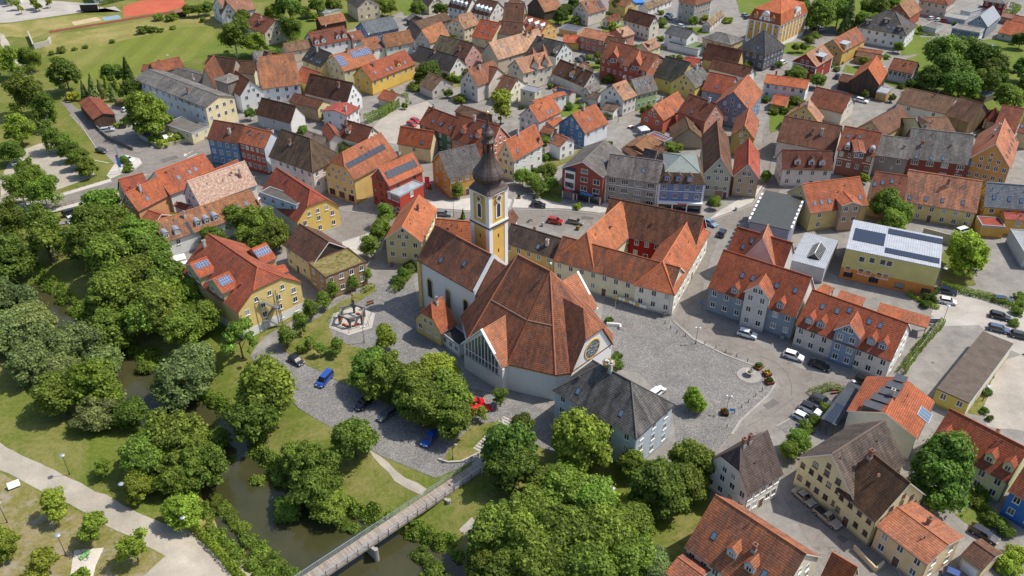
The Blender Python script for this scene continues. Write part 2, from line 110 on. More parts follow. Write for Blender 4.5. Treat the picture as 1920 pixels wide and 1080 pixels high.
('garage','small white garage with mossy roof in front of the pink-roofed terrace',[(35.22,279.6,2.5001,-1,5.27,7.01,3.0,'G',4.42,(0.733,0.727,0.7),(0.187,0.119,0.07),{'wear': 0.9,'e': (0,0),'g': (1,1)},[],0)]),
('hut','little grey-roofed hut left of the white terraced house',[(28.11,294.03,0.91,1,7.62,3.99,4.0,'G',6.03,(0.491,0.464,0.406),(0.199,0.187,0.17),{'e': (0,0),'g': (1,1)},[],0),(30.54,290.82,2.7109,-1,3.94,7.1,3.0,'G',4.29,(0.598,0.578,0.529),(0.114,0.078,0.061),{'e': (0,0),'g': (0,0)},[],0)]),
('house','house with deep blue gable,white front and orange roof',[(23.47,255.59,0.7846,1,12.08,11.79,5.6,'G',10.52,(0.699,0.727,0.744),(0.397,0.116,0.044),{'gw': (0.083,0.203,0.372),'e': (3,1),'g': (3,2)},[('c',5.52,5.67),('s',5.22,2.97)],0)]),
('house','white double gable house with stepped bright orange roof',[(8.92,263.09,0.8554,1,12.14,9.01,6.2,'G',10.41,(0.648,0.616,0.586),(0.434,0.127,0.048),{'e': (1,1),'g': (3,2)},[('s',6.05,1.37),('s',7.7,1.28)],0),(13.58,264.88,0.9693,1,6.94,4.78,3.8,'G',5.07,(0.609,0.579,0.54),(0.397,0.116,0.044),{'e': (0,0),'g': (0,0)},[],0)]),
('shed','low reddish lean-to roof below the stepped orange roof',[(12.83,260.12,2.6287,-1,4.25,5.07,3.2,'G',4.38,(0.484,0.415,0.353),(0.275,0.089,0.042),{'e': (0,0),'g': (0,0)},[],0)]),
('house','long white house covered with a strip of blue solar panels',[(8.12,279.41,0.6762,1,14.79,3.55,6.0,'G',6.51,(0.693,0.693,0.671),(0.414,0.115,0.045),{'pvb': 1,'e': (5,1),'g': (1,1)},[('p',1.03,0.4,14.51,0.52,12,3)],0)]),
('carport','low orange-edged roof carrying a black solar field',[(20.69,291.93,2.484,-1,7.83,4.63,4.4,'G',5.15,(0.583,0.543,0.488),(0.344,0.094,0.043),{'e': (0,0),'g': (0,0)},[('p',0.26,0.39,6.9,3.17,8,3)],0)]),
('house','flat-roofed pale green house with terrace',[(8.06,290.37,2.6015,-1,5.87,4.84,6.0,'F',6.0,(0.567,0.567,0.403),(0.26,0.267,0.275),{'e': (2,1),'g': (1,1)},[],0)]),
('house','cream gabled house with brown roof and skylight near the lone lime tree',[(-1.11,291.07,2.584,-1,6.31,12.33,5.0,'G',9.05,(0.73,0.685,0.538),(0.184,0.082,0.046),{'e': (0,0),'g': (3,2)},[('s',2.36,2.74)],0)]),
('house','grey-white gable house with rusty roof behind the small white garage',[(-12.37,294.96,0.8397,1,13.84,9.33,6.5,'G',11.46,(0.595,0.555,0.499),(0.284,0.113,0.057),{'e': (1,1),'g': (2,3)},[('c',5.05,3.84)],0),(-8.47,297.88,2.541,-1,3.84,12.07,5.8,'G',10.52,(0.583,0.543,0.488),(0.184,0.079,0.044),{'e': (0,0),'g': (0,0)},[],0)]),
('garage','small white outbuilding with faded roof and white garage doors',[(-29.19,298.35,2.3149,-1,8.09,10.35,3.6,'G',7.08,(0.53,0.497,0.436),(0.218,0.138,0.077),{'wear': 0.7,'e': (0,0),'g': (3,1)},[],0)]),
('shed','low orange roof overgrown with ivy below the vivid yellow house',[(-42.61,288.05,2.5163,-1,7.3,7.42,3.2,'G',5.17,(0.488,0.444,0.387),(0.379,0.107,0.044),{'e': (0,0),'g': (0,0)},[],0)]),
('shed','long low brown shed roof beside the young lime tree',[(-10.84,271.22,2.412,-1,12.43,6.68,3.4,'G',4.75,(0.278,0.132,0.093),(0.142,0.077,0.045),{'e': (0,0),'g': (0,0)},[],0)]),
('house','green three-storey house with orange-brown roof facing the gravel lot',[(-18.43,245.87,2.4089,-1,15.63,9.73,8.6,'G',12.98,(0.077,0.165,0.092),(0.239,0.07,0.032),{'e': (4,3),'g': (0,0)},[('s',10.51,1.87),('s',7.05,1.94),('s',2.72,1.91),('c',13.4,4.82)],0)]),
('house','salmon pink gabled house with orange-brown roof and two dormers',[(-6.62,236.14,2.5288,-1,15.2,11.28,8.6,'G',14.56,(0.585,0.239,0.161),(0.27,0.077,0.036),{'e': (4,3),'g': (2,2)},[('d',11.78,1.87),('d',6.1,1.83),('s',5.66,4.59),('s',8.45,1.9),('c',9.6,5.24)],1)]),
('house','cream house with bright orange roof beside the gravel lot',[(-25.37,244.89,2.7806,-1,11.78,6.34,5.0,'G',9.74,(0.658,0.554,0.347),(0.414,0.109,0.041),{'e': (1,1),'g': (0,0)},[('s',3.11,0.93)],0)]),
('house','house with pale yellow gable,white side and broad orange roof',[(0.66,232.12,0.9341,1,15.48,6.6,7.0,'G',12.68,(0.635,0.64,0.608),(0.447,0.127,0.049),{'gw': (0.626,0.574,0.348),'e': (4,2),'g': (3,2)},[('c',6.17,3.22),('s',3.24,1.13),('c',13.79,0.44)],1)]),
('house','small white gabled house with rusty roof beside the lane',[(15.06,246.73,2.3171,-1,5.15,7.1,5.0,'G',6.83,(0.736,0.747,0.714),(0.333,0.112,0.053),{'e': (0,0),'g': (2,2)},[('s',4.53,1.27)],0)]),
('house','brick-orange house with bright orange roof at the lane bend',[(50.61,267.1,0.9041,1,17.08,9.22,5.0,'G',9.01,(0.45,0.121,0.074),(0.443,0.136,0.055),{'e': (1,1),'g': (2,1)},[('s',9.42,0.81),('c',12.97,9.22)],0)]),
('house','apricot gabled house with dark red roof',[(63.19,262.22,2.268,-1,11.82,10.54,6.6,'G',11.69,(0.454,0.183,0.129),(0.233,0.076,0.039),{'gw': (0.621,0.296,0.205),'e': (0,0),'g': (2,2)},[('s',6.72,1.33),('c',3.0,5.01)],0)]),
('house','big blue-grey gable house with white string lines and orange roof',[(79.68,270.46,1.0903,1,18.87,12.37,7.2,'G',12.73,(0.188,0.226,0.317),(0.38,0.125,0.057),{'wear': 0.3,'e': (4,2),'g': (4,2)},[('s',7.56,2.11),('s',3.03,1.81),('s',0.0,8.34)],0)]),
('house','light blue wing with red roof adjoining the blue-grey gable house',[(76.13,287.23,2.5665,-1,10.09,12.41,6.0,'G',10.85,(0.349,0.411,0.499),(0.331,0.082,0.038),{'e': (2,1),'g': (0,0)},[('s',5.26,2.06)],0)]),
('house','white house with brown roof between blue-grey gable and slate-grey corner house',[(86.33,302.1,2.4438,-1,16.27,6.42,7.0,'G',10.15,(0.749,0.749,0.737),(0.184,0.075,0.042),{'e': (0,0),'g': (1,2)},[],0)]),
('barn','ochre barn with pointed brown roof beside the yellow block',[(87.27,322.02,2.5266,-1,14.81,6.78,4.4,'G',9.87,(0.565,0.452,0.194),(0.196,0.072,0.04),{'e': (0,0),'g': (0,0)},[],0)]),
('shed','flat red shed roof above the tall yellow gable',[(71.61,325.94,2.4939,-1,6.72,9.58,3.0,'G',4.19,(0.374,0.138,0.093),(0.329,0.057,0.028),{'e': (0,0),'g': (0,0)},[],0)]),
('house','ochre block with shuttered windows and low grey hipped roof',[(88.42,340.93,2.3832,-1,13.78,10.29,6.4,'H',8.69,(0.614,0.496,0.221),(0.187,0.175,0.161),{'e': (4,2),'g': (2,2)},[],0)]),
('house','slate-grey corner house with white trims and dark pyramid roof',[(99.08,328.0,2.3655,-1,12.4,15.88,6.4,'H',13.55,(0.116,0.124,0.156),(0.078,0.078,0.085),{'e': (4,2),'g': (6,2)},[('s',4.45,1.95),('S',2.33,7.64)],0)]),
('town_hall','baroque yellow town hall with orange mansard roof and curved gables',[(111.94,355.67,2.4191,-1,15.23,25.25,10.0,'M',17.5,(0.605,0.346,0.084),(0.452,0.124,0.046),{'wear': 0.1,'trim': 1,'e': (4,2),'g': (7,2)},[('d',11.87,0.48),('d',4.14,0.52)],0)]),
('villa','grey villa with white quoins and red hipped roof',[(82.29,388.49,2.3073,-1,9.74,12.76,9.0,'H',12.99,(0.406,0.374,0.329),(0.234,0.087,0.044),{'trim': 1,'e': (3,3),'g': (6,3)},[],0)]),
('barn','long low white barn with mossy roof beside the villa',[(63.57,401.48,0.8637,1,21.02,6.21,3.4,'G',5.53,(0.725,0.714,0.687),(0.267,0.187,0.105),{'wear': 1.0,'e': (6,1),'g': (0,0)},[],0)]),
('shed','low half-timbered shed with mossy roof behind the town hall',[(87.73,377.1,1.057,1,19.96,4.1,3.2,'G',4.95,(0.689,0.667,0.624),(0.298,0.212,0.123),{'wear': 0.8,'timber': 1,'e': (5,1),'g': (1,0)},[],0)]),
('house','small yellow house at the top edge beside a blue pool cover',[(52.38,399.5,2.2583,-1,11.34,7.92,5.0,'G',7.77,(0.607,0.444,0.164),(0.346,0.137,0.059),{'e': (1,1),'g': (1,1)},[],0)]),
('house','brown roofed house adjoining the egg-yolk yellow one',[(4.61,368.84,2.9992,-1,9.13,15.84,6.0,'G',13.13,(0.322,0.242,0.155),(0.152,0.071,0.042),{'e': (0,0),'g': (0,0)},[],0)]),
('house','brown roof just left of the salmon pink roof,with white gable tip',[(3.9,355.08,2.8909,-1,10.97,9.38,6.0,'G',9.94,(0.531,0.476,0.392),(0.152,0.071,0.042),{'e': (0,0),'g': (0,0)},[],0)]),
('apartment_house','white apartment house with dark roof,box dormers and three garages',[(164.21,353.28,2.5254,-1,20.23,17.23,6.4,'H',13.13,(0.728,0.728,0.716),(0.11,0.101,0.093),{'e': (6,2),'g': (4,2)},[('b',16.91,1.91),('b',9.94,3.61),('b',3.51,1.48),('s',13.94,2.13),('s',8.11,2.04),('s',6.18,2.0)],0)]),
('house','terracotta gable house with white side behind the apartment house',[(177.53,382.9,0.8788,1,16.45,11.59,5.0,'G',9.94,(0.37,0.108,0.066),(0.336,0.162,0.084),{'e': (0,0),'g': (3,2)},[],0)]),
('house','beige block with red roof at the top edge',[(200.01,397.05,2.438,-1,13.19,12.43,6.6,'H',10.48,(0.64,0.528,0.404),(0.253,0.084,0.039),{'e': (4,2),'g': (5,3)},[],0)]),
('garage','row of pale grey flat-roofed garages',[(204.98,387.58,2.449,-1,9.13,7.69,2.6,'F',2.6,(0.4,0.432,0.485),(0.33,0.326,0.298),{'e': (0,0),'g': (0,0)},[],0)]),
('garage','small white box garage with hedge in front',[(186.47,374.83,2.3484,-1,5.74,7.97,2.6,'F',2.6,(0.544,0.554,0.564),(0.199,0.187,0.164),{'e': (0,0),'g': (0,0)},[],0)]),
('house','dark red cube house with grey hipped roof',[(227.96,400.21,2.4824,-1,9.65,8.96,6.2,'H',8.01,(0.207,0.035,0.03),(0.199,0.19,0.181),{'e': (3,2),'g': (2,2)},[],0)]),
('house','pale blue-grey gable house with shiny metal roof',[(206.02,369.29,0.8805,1,20.26,8.68,5.0,'G',9.17,(0.285,0.319,0.379),(0.298,0.314,0.338),{'metal': 1,'e': (2,1),'g': (2,1)},[],0)]),
('house','blue-grey modern cube house with dark solar edge',[(196.2,356.39,2.47,-1,11.04,7.3,6.6,'F',6.6,(0.142,0.182,0.247),(0.246,0.218,0.187),{'gw': (0.681,0.681,0.681),'e': (2,2),'g': (4,2)},[],0)]),
('carport','brown flat carport roof beside the blue-grey cube',[(180.75,350.45,2.3802,-1,8.07,7.75,3.0,'F',3.0,(0.401,0.339,0.284),(0.114,0.097,0.093),{'e': (0,0),'g': (0,0)},[],0)]),
('house','dark timber box building with light flat roof at the meadow',[(197.08,344.54,2.4078,-1,8.01,4.75,4.0,'F',4.0,(0.09,0.09,0.095),(0.396,0.42,0.439),{'wood': 1,'e': (0,0),'g': (0,0)},[],0)]),
('bungalow','low bungalow with bright orange roof at the right edge',[(217.06,362.23,2.3719,-1,9.11,15.67,3.0,'G',6.82,(0.583,0.538,0.487),(0.428,0.109,0.039),{'e': (2,1),'g': (0,0)},[],0)]),
('bungalow','small reddish roofs behind the orange bungalow',[(222.99,374.52,2.3511,-1,5.15,11.81,3.4,'G',6.54,(0.484,0.415,0.353),(0.344,0.102,0.053),{'e': (0,0),'g': (0,0)},[],0)]),
('shed','flat pinkish shed roof near the curved hedge',[(227.19,387.64,2.3298,-1,6.25,7.82,3.0,'G',4.05,(0.355,0.246,0.201),(0.286,0.151,0.098),{'e': (0,0),'g': (0,0)},[],0)]),
('garage','white concrete garage block left of the dark red cube',[(211.91,397.97,2.2192,-1,4.77,14.62,3.0,'F',3.0,(0.544,0.554,0.564),(0.298,0.29,0.26),{'e': (0,0),'g': (0,0)},[],0)]),
('house','yellow gable house with red roof and a grey balcony box',[(131.96,334.39,0.8345,1,22.11,10.29,5.6,'G',9.81,(0.603,0.415,0.125),(0.321,0.112,0.055),{'e': (2,1),'g': (2,2)},[('s',14.24,2.3),('s',16.6,2.34),('B',4.61,1.41)],0)]),
('house','red gable house with white trims and a wide metal roof box',[(116.07,316.3,0.8633,1,15.57,10.3,6.0,'G',9.99,(0.299,0.052,0.041),(0.375,0.186,0.112),{'trim': 1,'e': (1,2),'g': (4,2)},[('B',7.25,0.42),('c',8.17,3.7)],0)]),
('house','low garden house with brown roof behind a green lawn',[(146.6,332.48,2.5268,-1,9.87,7.0,3.0,'G',4.14,(0.47,0.339,0.131),(0.185,0.086,0.046),{'e': (3,1),'g': (0,0)},[],0)]),
('annexe','narrow yellow garden wall building with red coping',[(150.07,340.16,2.6574,-1,11.81,4.96,3.0,'G',3.53,(0.504,0.34,0.1),(0.282,0.089,0.045),{'e': (0,0),'g': (0,0)},[],0)]),
('farmhouse','long white farmhouse with bright orange roof',[(105.67,293.56,2.7116,-1,15.41,10.04,6.0,'G',7.54,(0.706,0.694,0.672),(0.423,0.113,0.039),{'wear': 0.2,'e': (5,2),'g': (1,2)},[('c',12.53,9.2)],0)]),
('barn','tall dark timber barn with glowing orange roof',[(134.17,299.47,1.0414,1,15.8,10.48,5.2,'G',10.61,(0.091,0.063,0.051),(0.442,0.122,0.043),{'wear': 0.1,'wood': 1,'e': (0,0),'g': (0,0)},[],0),(126.46,306.3,2.5428,-1,5.02,8.52,3.4,'G',4.78,(0.091,0.063,0.051),(0.141,0.058,0.032),{'wood': 1,'e': (0,0),'g': (0,0)},[],0)]),
('carport','small grey carport roof at the foot of the timber barn',[(135.96,296.1,2.5256,-1,3.65,6.72,3.2,'F',3.2,(0.464,0.284,0.113),(0.356,0.373,0.401),{'e': (0,0),'g': (0,0)},[],0)]),
('workshop','half-timbered workshop with red roof right of the timber barn',[(151.52,312.75,2.5113,-1,9.16,10.03,4.6,'G',7.73,(0.59,0.59,0.57),(0.253,0.088,0.042),{'timber': 1,'e': (5,1),'g': (1,1)},[],0)]),
('barn','cream barn with white gable and plain red roof',[(112.74,274.46,2.4752,-1,12.66,12.01,4.6,'G',9.42,(0.663,0.615,0.518),(0.26,0.084,0.042),{'e': (0,0),'g': (1,1)},[],0)]),
('cottage','yellow cottage with pink striped roof and chimney',[(102.57,266.75,1.0374,1,6.6,11.64,4.2,'G',9.49,(0.585,0.452,0.164),(0.454,0.226,0.131),{'e': (0,0),'g': (1,1)},[('c',0.0,5.21),('c',2.48,8.06)],0)]),
('shed','tiny orange shed roof below the white farmhouse',[(96.57,285.83,2.6323,-1,5.53,9.31,2.6,'G',4.48,(0.504,0.34,0.11),(0.451,0.114,0.043),{'e': (0,0),'g': (0,0)},[],0)]),
('barn','long white barn with dark brown roof',[(147.61,272.8,2.491,-1,17.0,17.88,5.0,'G',7.89,(0.655,0.628,0.577),(0.147,0.079,0.047),{'wear': 0.4,'e': (2,1),'g': (0,0)},[],0),(151.63,265.54,2.2369,-1,8.29,14.31,5.0,'G',9.94,(0.215,0.152,0.098),(0.147,0.075,0.045),{'wood': 1,'e': (0,0),'g': (0,0)},[],0)]),
('house','gabled house with two-tone brown roof in the yard',[(120.24,256.41,0.7556,1,20.18,9.71,4.0,'G',7.8,(0.588,0.464,0.221),(0.185,0.089,0.055),{'e': (0,0),'g': (1,1)},[],0)]),
('house','pale lime house with brown roof,light solar collectors and skylights',[(132.18,252.58,0.1302,1,11.37,17.3,5.0,'G',8.5,(0.655,0.645,0.336),(0.191,0.101,0.059),{'e': (1,1),'g': (0,0)},[('p',8.09,17.3,9.94,17.3,2,2),('s',0.0,7.85),('s',2.19,8.5),('s',9.02,17.3),('d',1.53,4.46)],0)]),
('tower','small tower with steep dark red pyramid roof',[(162.26,266.94,2.6548,-1,3.8,5.99,4.5,'P',8.39,(0.594,0.479,0.366),(0.212,0.053,0.032),{'e': (0,0),'g': (0,0)},[],0)]),
('house','red roof behind the large orange gable house,with grey metal valley',[(163.18,257.37,2.5634,-1,6.6,15.34,5.5,'G',10.67,(0.616,0.498,0.287),(0.274,0.08,0.042),{'e': (0,0),'g': (0,0)},[],0),(166.65,254.56,2.4926,-1,4.25,11.96,5.5,'G',8.95,(0.568,0.455,0.28),(0.274,0.08,0.042),{'e': (0,0),'g': (0,0)},[('s',3.49,2.31)],0)]),
('house','large orange gable house with red and salmon roof and many skylights',[(145.62,226.11,1.0139,1,21.6,11.62,7.6,'G',14.07,(0.573,0.298,0.099),(0.436,0.166,0.09),{'wear': 0.15,'sign': 'red','e': (0,0),'g': (5,2)},[('c',8.82,7.21),('c',14.03,6.48),('s',2.98,1.95),('s',7.02,1.82),('s',9.47,1.85),('s',13.33,1.81),('s',17.21,1.8),('s',20.5,1.02),('s',18.38,3.64)],1)]),
('hut','small garden hut with light flat roof on the lawn',[(171.88,295.51,2.139,-1,3.41,5.59,2.5,'F',2.5,(0.211,0.164,0.124),(0.253,0.253,0.253),{'wood': 1,'e': (0,0),'g': (0,0)},[],0)]),
('shed','tiny wooden shed with pinkish roof by the pyramid tower',[(162.74,276.4,2.3811,-1,2.23,3.19,2.6,'G',3.18,(0.16,0.116,0.091),(0.287,0.161,0.106),{'wood': 1,'e': (0,0),'g': (0,0)},[],0)]),
('house','white corner house with red-brown roof and three pointed dormers',[(79.9,229.06,-0.0621,1,14.89,8.7,6.0,'G',10.2,(0.701,0.667,0.605),(0.136,0.045,0.028),{'e': (4,2),'g': (3,2)},[('d',4.52,1.09),('d',8.59,1.07),('d',11.7,1.03)],1),(99.17,240.79,2.6772,-1,17.84,14.58,6.0,'G',11.7,(0.632,0.591,0.514),(0.184,0.077,0.046),{'e': (0,0),'g': (0,0)},[('c',7.9,3.96),('c',5.29,4.03)],0)]),
('house','brown art nouveau town house with curved centre gable',[(108.06,232.62,2.6489,-1,10.98,12.66,8.2,'G',13.51,(0.248,0.113,0.081),(0.282,0.089,0.043),{'trim': 1,'e': (4,2),'g': (0,0)},[('a',8.17,0.0),('a',1.26,0.92),('s',9.08,3.95),('s',5.72,4.33)],1),(103.78,229.58,1.3264,1,8.5,3.4,11.0,'G',11.4,(0.248,0.113,0.081),(0.282,0.089,0.043),{'nobase': 7,'e': (0,0),'g': (2,1)},[],1)]),
('house','grey slat-clad house with blue balcony strip',[(118.52,232.8,2.7981,-1,9.72,11.76,7.2,'G',11.47,(0.255,0.237,0.223),(0.187,0.175,0.161),{'e': (2,1),'g': (0,0)},[],1)]),
('house','brick-brown house with long grey roof and wide shuttered windows',[(136.08,230.24,2.8489,-1,17.67,14.82,6.6,'G',13.27,(0.211,0.068,0.051),(0.178,0.164,0.153),{'wear': 0.5,'wide': 1,'e': (4,2),'g': (0,0)},[('s',15.13,0.4),('s',11.01,0.67),('s',7.74,0.93),('c',13.94,3.45)],1)]),
('house','ochre house with kinked orange roof,front gable wing and three skylights',[(80.55,202.06,0.2622,1,17.96,12.82,6.0,'G',11.61,(0.614,0.496,0.221),(0.396,0.11,0.043),{'wear': 0.4,'e': (3,2),'g': (1,1)},[('s',2.12,1.96),('s',4.19,1.95),('s',6.61,1.99),('s',16.02,1.96)],1),(94.31,202.76,1.6629,1,7.98,5.85,8.2,'G',9.23,(0.424,0.315,0.231),(0.396,0.11,0.043),{'e': (0,0),'g': (2,2)},[],1)]),
('house','house with brown roof behind the pale pine,three skylights',[(107.7,207.57,-3.4816,-1,8.73,12.05,6.2,'G',11.63,(0.478,0.376,0.267),(0.24,0.081,0.046),{'e': (0,0),'g': (0,0)},[('s',8.73,3.17),('s',6.19,3.77),('s',3.88,4.32),('c',0.99,12.05)],1)]),
('house','yellow house with long salmon roof streaked with dark stains',[(126.29,203.5,2.7667,-1,19.07,13.32,5.2,'G',11.81,(0.631,0.496,0.203),(0.476,0.195,0.105),{'wear': 1.0,'e': (6,2),'g': (0,0)},[('c',8.51,4.7),('s',17.3,0.98),('s',13.14,1.25),('s',8.92,1.46),('s',3.87,1.68)],1)]),
('house','bright yellow house with ribbed slate-grey roof',[(128.86,205.44,-0.1811,1,12.69,7.72,6.2,'G',11.69,(0.694,0.402,0.095),(0.193,0.209,0.239),{'wear': 0.1,'e': (3,2),'g': (2,1)},[('s',2.31,1.61),('s',6.22,1.54),('s',9.22,1.42)],1),(132.21,198.68,2.9831,-1,5.9,5.14,3.6,'F',3.6,(0.662,0.386,0.093),(0.311,0.073,0.049),{'e': (0,0),'g': (0,0)},[],1),(139.99,199.46,2.9944,-1,7.42,4.74,5.0,'G',5.77,(0.662,0.386,0.093),(0.343,0.074,0.052),{'e': (1,1),'g': (0,0)},[],1)]),
('workshop','grey flat-roofed workshop at the right edge',[(130.18,184.13,1.3928,-1,13.0,5.29,4.0,'F',4.0,(0.502,0.502,0.488),(0.338,0.356,0.373),{'e': (0,0),'g': (2,1)},[],1)]),
('office','lime yellow office block with white ribbed roof and three solar fields',[(101.82,170.69,2.712,-1,21.55,15.84,8.6,'F',8.6,(0.579,0.534,0.209),(0.444,0.464,0.49),{'metal': 1,'base': ((0.597,0.236,0.059),3.2),'e': (0,0),'g': (0,0),'win': [(17.36,6.52),(15.03,6.82),(12.59,6.92),(11.05,6.9),(19.92,3.03),(16.87,3.14),(15.12,3.02),(12.61,3.11),(11.1,3.13)]},[('p',13.16,4.88,20.56,11.33,8,5),('p',0.01,11.82,12.79,14.67,16,3),('p',0.35,1.82,12.75,4.38,16,3)],1)]),
('hall','ribbed grey flat roof with a glass ridge skylight',[(77.05,176.83,2.6255,-1,8.57,15.64,4.4,'F',4.4,(0.499,0.508,0.517),(0.396,0.415,0.439),{'metal': 1,'glassridge': 1,'e': (0,0),'g': (0,0)},[],1)]),
('hall','dark seamed hall roof lined with small green glass panes',[(71.09,189.65,2.6939,-1,10.18,19.65,8.0,'F',8.0,(0.259,0.271,0.341),(0.078,0.078,0.067),{'metal': 1,'panes': 1,'e': (0,0),'g': (0,0)},[],1)]),
('row_house','row of grey-blue terraced houses with large red roof,left block',[(62.95,153.16,2.5397,-1,20.96,13.38,6.8,'G',13.88,(0.229,0.284,0.326),(0.311,0.081,0.038),{'wear': 0.1,'win2': 1,'gw': (0.678,0.667,0.635),'e': (7,2),'g': (0,0)},[('d',14.82,0.18),('d',4.08,0.52),('s',14.56,3.63),('s',12.09,3.73),('s',6.45,3.84),('s',2.26,3.96)],1),(57.49,156.04,1.0215,1,5.12,6.13,9.6,'G',12.51,(0.597,0.567,0.528),(0.379,0.114,0.055),{'e': (0,0),'g': (2,3)},[],1),(65.07,172.13,2.555,-1,14.1,8.32,7.5,'G',12.61,(0.587,0.566,0.528),(0.311,0.081,0.038),{'e': (0,0),'g': (0,0)},[('s',9.44,2.68),('s',10.96,1.45)],1),(63.12,172.44,1.1478,1,7.32,8.25,7.6,'G',14.76,(0.587,0.566,0.528),(0.418,0.165,0.089),{'nobase': 5,'e': (0,0),'g': (0,0)},[],1)]),
('row_house','row of beige and blue terraced houses with large red roof,right block',[(79.08,138.9,2.4826,-1,20.92,13.75,5.8,'G',11.66,(0.605,0.555,0.5),(0.319,0.083,0.038),{'wear': 0.1,'win2': 1,'gw': (0.725,0.714,0.687),'dcol': (0.251,0.328,0.422),'e': (8,2),'g': (2,2)},[('d',18.47,1.03),('d',15.93,1.07),('d',5.17,1.38),('d',2.78,1.35),('s',17.3,4.69),('s',14.09,4.81),('s',11.82,5.63),('s',7.23,4.98),('s',4.93,4.99)],1),(73.53,143.13,0.955,1,5.52,5.76,8.4,'G',11.08,(0.232,0.3,0.391),(0.379,0.114,0.055),{'e': (0,0),'g': (2,3)},[],1)]),
('carport','short orange carport roof behind the terraced row',[(81.19,162.45,2.5133,-1,5.88,4.02,2.8,'S',3.4,(0.355,0.246,0.201),(0.429,0.126,0.048),{'open': 1,'e': (0,0),'g': (0,0)},[],1)]),
('carport','long orange carport roof behind the terraced row',[(93.75,154.64,2.5932,-1,11.19,3.68,2.8,'S',3.6,(0.355,0.246,0.201),(0.429,0.126,0.048),{'open': 1,'e': (0,0),'g': (0,0)},[],1)]),
('carport','smallest orange carport roof next to the ribbed grey roof',[(74.93,167.38,2.3088,-1,3.02,3.6,2.8,'S',3.4,(0.355,0.246,0.201),(0.429,0.126,0.048),{'open': 1,'e': (0,0),'g': (0,0)},[],1)]),
('garage','long yellow garage with patched brown flat roof',[(91.07,128.08,2.3863,-1,6.44,26.62,4.0,'F',4.0,(0.586,0.471,0.118),(0.143,0.114,0.093),{'wear': 0.8,'patch': 1,'gw': (0.616,0.591,0.532),'e': (2,1),'g': (0,0)},[],1)]),
('house','house with orange roof,five dark shed dormers and a steel chimney',[(75.27,115.72,0.9454,1,12.76,13.11,6.2,'G',9.17,(0.591,0.591,0.58),(0.379,0.107,0.044),{'wear': 0.15,'e': (0,0),'g': (0,0)},[('k',10.84,7.8),('k',8.47,8.47),('k',6.07,9.11),('k',3.87,9.79),('k',1.44,10.5),('c',5.54,6.93),('S',7.18,0.0)],1)]),
('carport','carport roof of dark solar panels over parked cars',[(62.8,122.21,2.4522,-1,3.09,14.47,3.4,'F',3.4,(0.124,0.124,0.132),(0.074,0.085,0.101),{'open': 1,'e': (0,0),'g': (0,0)},[('p',0.8,0.04,2.43,6.51,3,12)],1)]),
('house','massive cream barn-like house with steep grey roof and many small windows',[(58.23,100.44,0.6087,1,14.92,12.0,6.8,'G',12.6,(0.694,0.619,0.364),(0.148,0.11,0.089),{'wear': 0.7,'brownwin': 1,'e': (0,0),'g': (6,2)},[],1),(60.4,95.76,2.0844,-1,8.51,12.46,6.3,'G',12.46,(0.694,0.619,0.364),(0.125,0.066,0.035),{'wear': 0.5,'brownwin': 1,'e': (4,2),'g': (3,2)},[('c',7.71,5.61)],1)]),
('house','beige two-storey house with striped salmon roof and white metal chimney',[(66.06,87.8,2.1638,-1,9.64,10.02,5.6,'G',7.06,(0.715,0.541,0.322),(0.399,0.149,0.077),{'wear': 0.2,'e': (3,2),'g': (2,2)},[('c',4.62,6.49)],1)]),
('garage','double garage with brown roof beside the beige two-storey house',[(75.91,88.66,2.1732,-1,3.84,6.2,3.0,'G',4.38,(0.67,0.555,0.348),(0.147,0.072,0.045),{'gd': 1,'e': (0,0),'g': (0,0)},[],1)]),
('row_house','row house with pale green wall,red roof and four pointed dormers',[(87.23,105.21,2.2999,-1,14.21,9.77,5.6,'G',10.66,(0.615,0.631,0.346),(0.319,0.084,0.038),{'wear': 0.2,'e': (5,2),'g': (0,0)},[('d',12.52,0.94),('d',9.98,1.1),('d',4.3,1.18),('d',1.19,1.3),('c',6.33,9.77)],1)]),
('row_house','vivid blue row house with red roof at the right edge',[(90.11,98.37,2.2688,-1,6.24,8.3,6.0,'G',10.3,(0.052,0.175,0.488),(0.319,0.084,0.038),{'e': (2,2),'g': (0,0)},[],1)]),
('house','house with large striped red tile roof and two small blue dormers,bottom right',[(39.8,80.25,2.3403,-1,16.63,14.35,4.6,'G',11.53,(0.681,0.616,0.519),(0.354,0.124,0.057),{'wear': 0.7,'dcol': (0.412,0.519,0.641),'e': (7,1),'g': (2,1)},[('d',9.49,2.2),('d',6.06,1.97),('c',6.89,4.25),('s',13.4,3.07),('s',3.79,2.76)],1)]),
('annexe','low annexe with rough orange tiles below the striped roof',[(28.18,84.76,2.3428,-1,5.1,6.49,3.0,'G',4.05,(0.579,0.52,0.432),(0.37,0.12,0.057),{'wear': 0.6,'e': (0,0),'g': (0,0)},[],1)]),
('house','orange roof corner cut by the bottom edge beside the lane',[(52.03,83.78,2.3884,-1,4.27,4.71,4.0,'G',8.07,(0.618,0.5,0.34),(0.396,0.11,0.043),{'e': (0,0),'g': (0,0)},[],1)]),
('house','white house with grey-brown clipped gable roof,dishes and chimneys',[(40.82,101.98,0.6049,1,8.94,10.06,6.0,'HH0',12.65,(0.728,0.694,0.629),(0.123,0.089,0.078),{'wear': 0.5,'e': (5,2),'g': (4,2)},[('c',4.16,4.99),('c',2.61,4.94)],1)]),
('house','tall pale blue house with hipped dark roof and a stork nest',[(22.52,112.75,2.3995,-1,19.86,12.56,9.0,'H',15.06,(0.459,0.517,0.565),(0.128,0.119,0.114),{'wear': 1.0,'kick': 1,'e': (5,3),'g': (3,3)},[('s',14.92,1.65),('s',5.01,1.93),('c',11.0,6.1)],1)]),
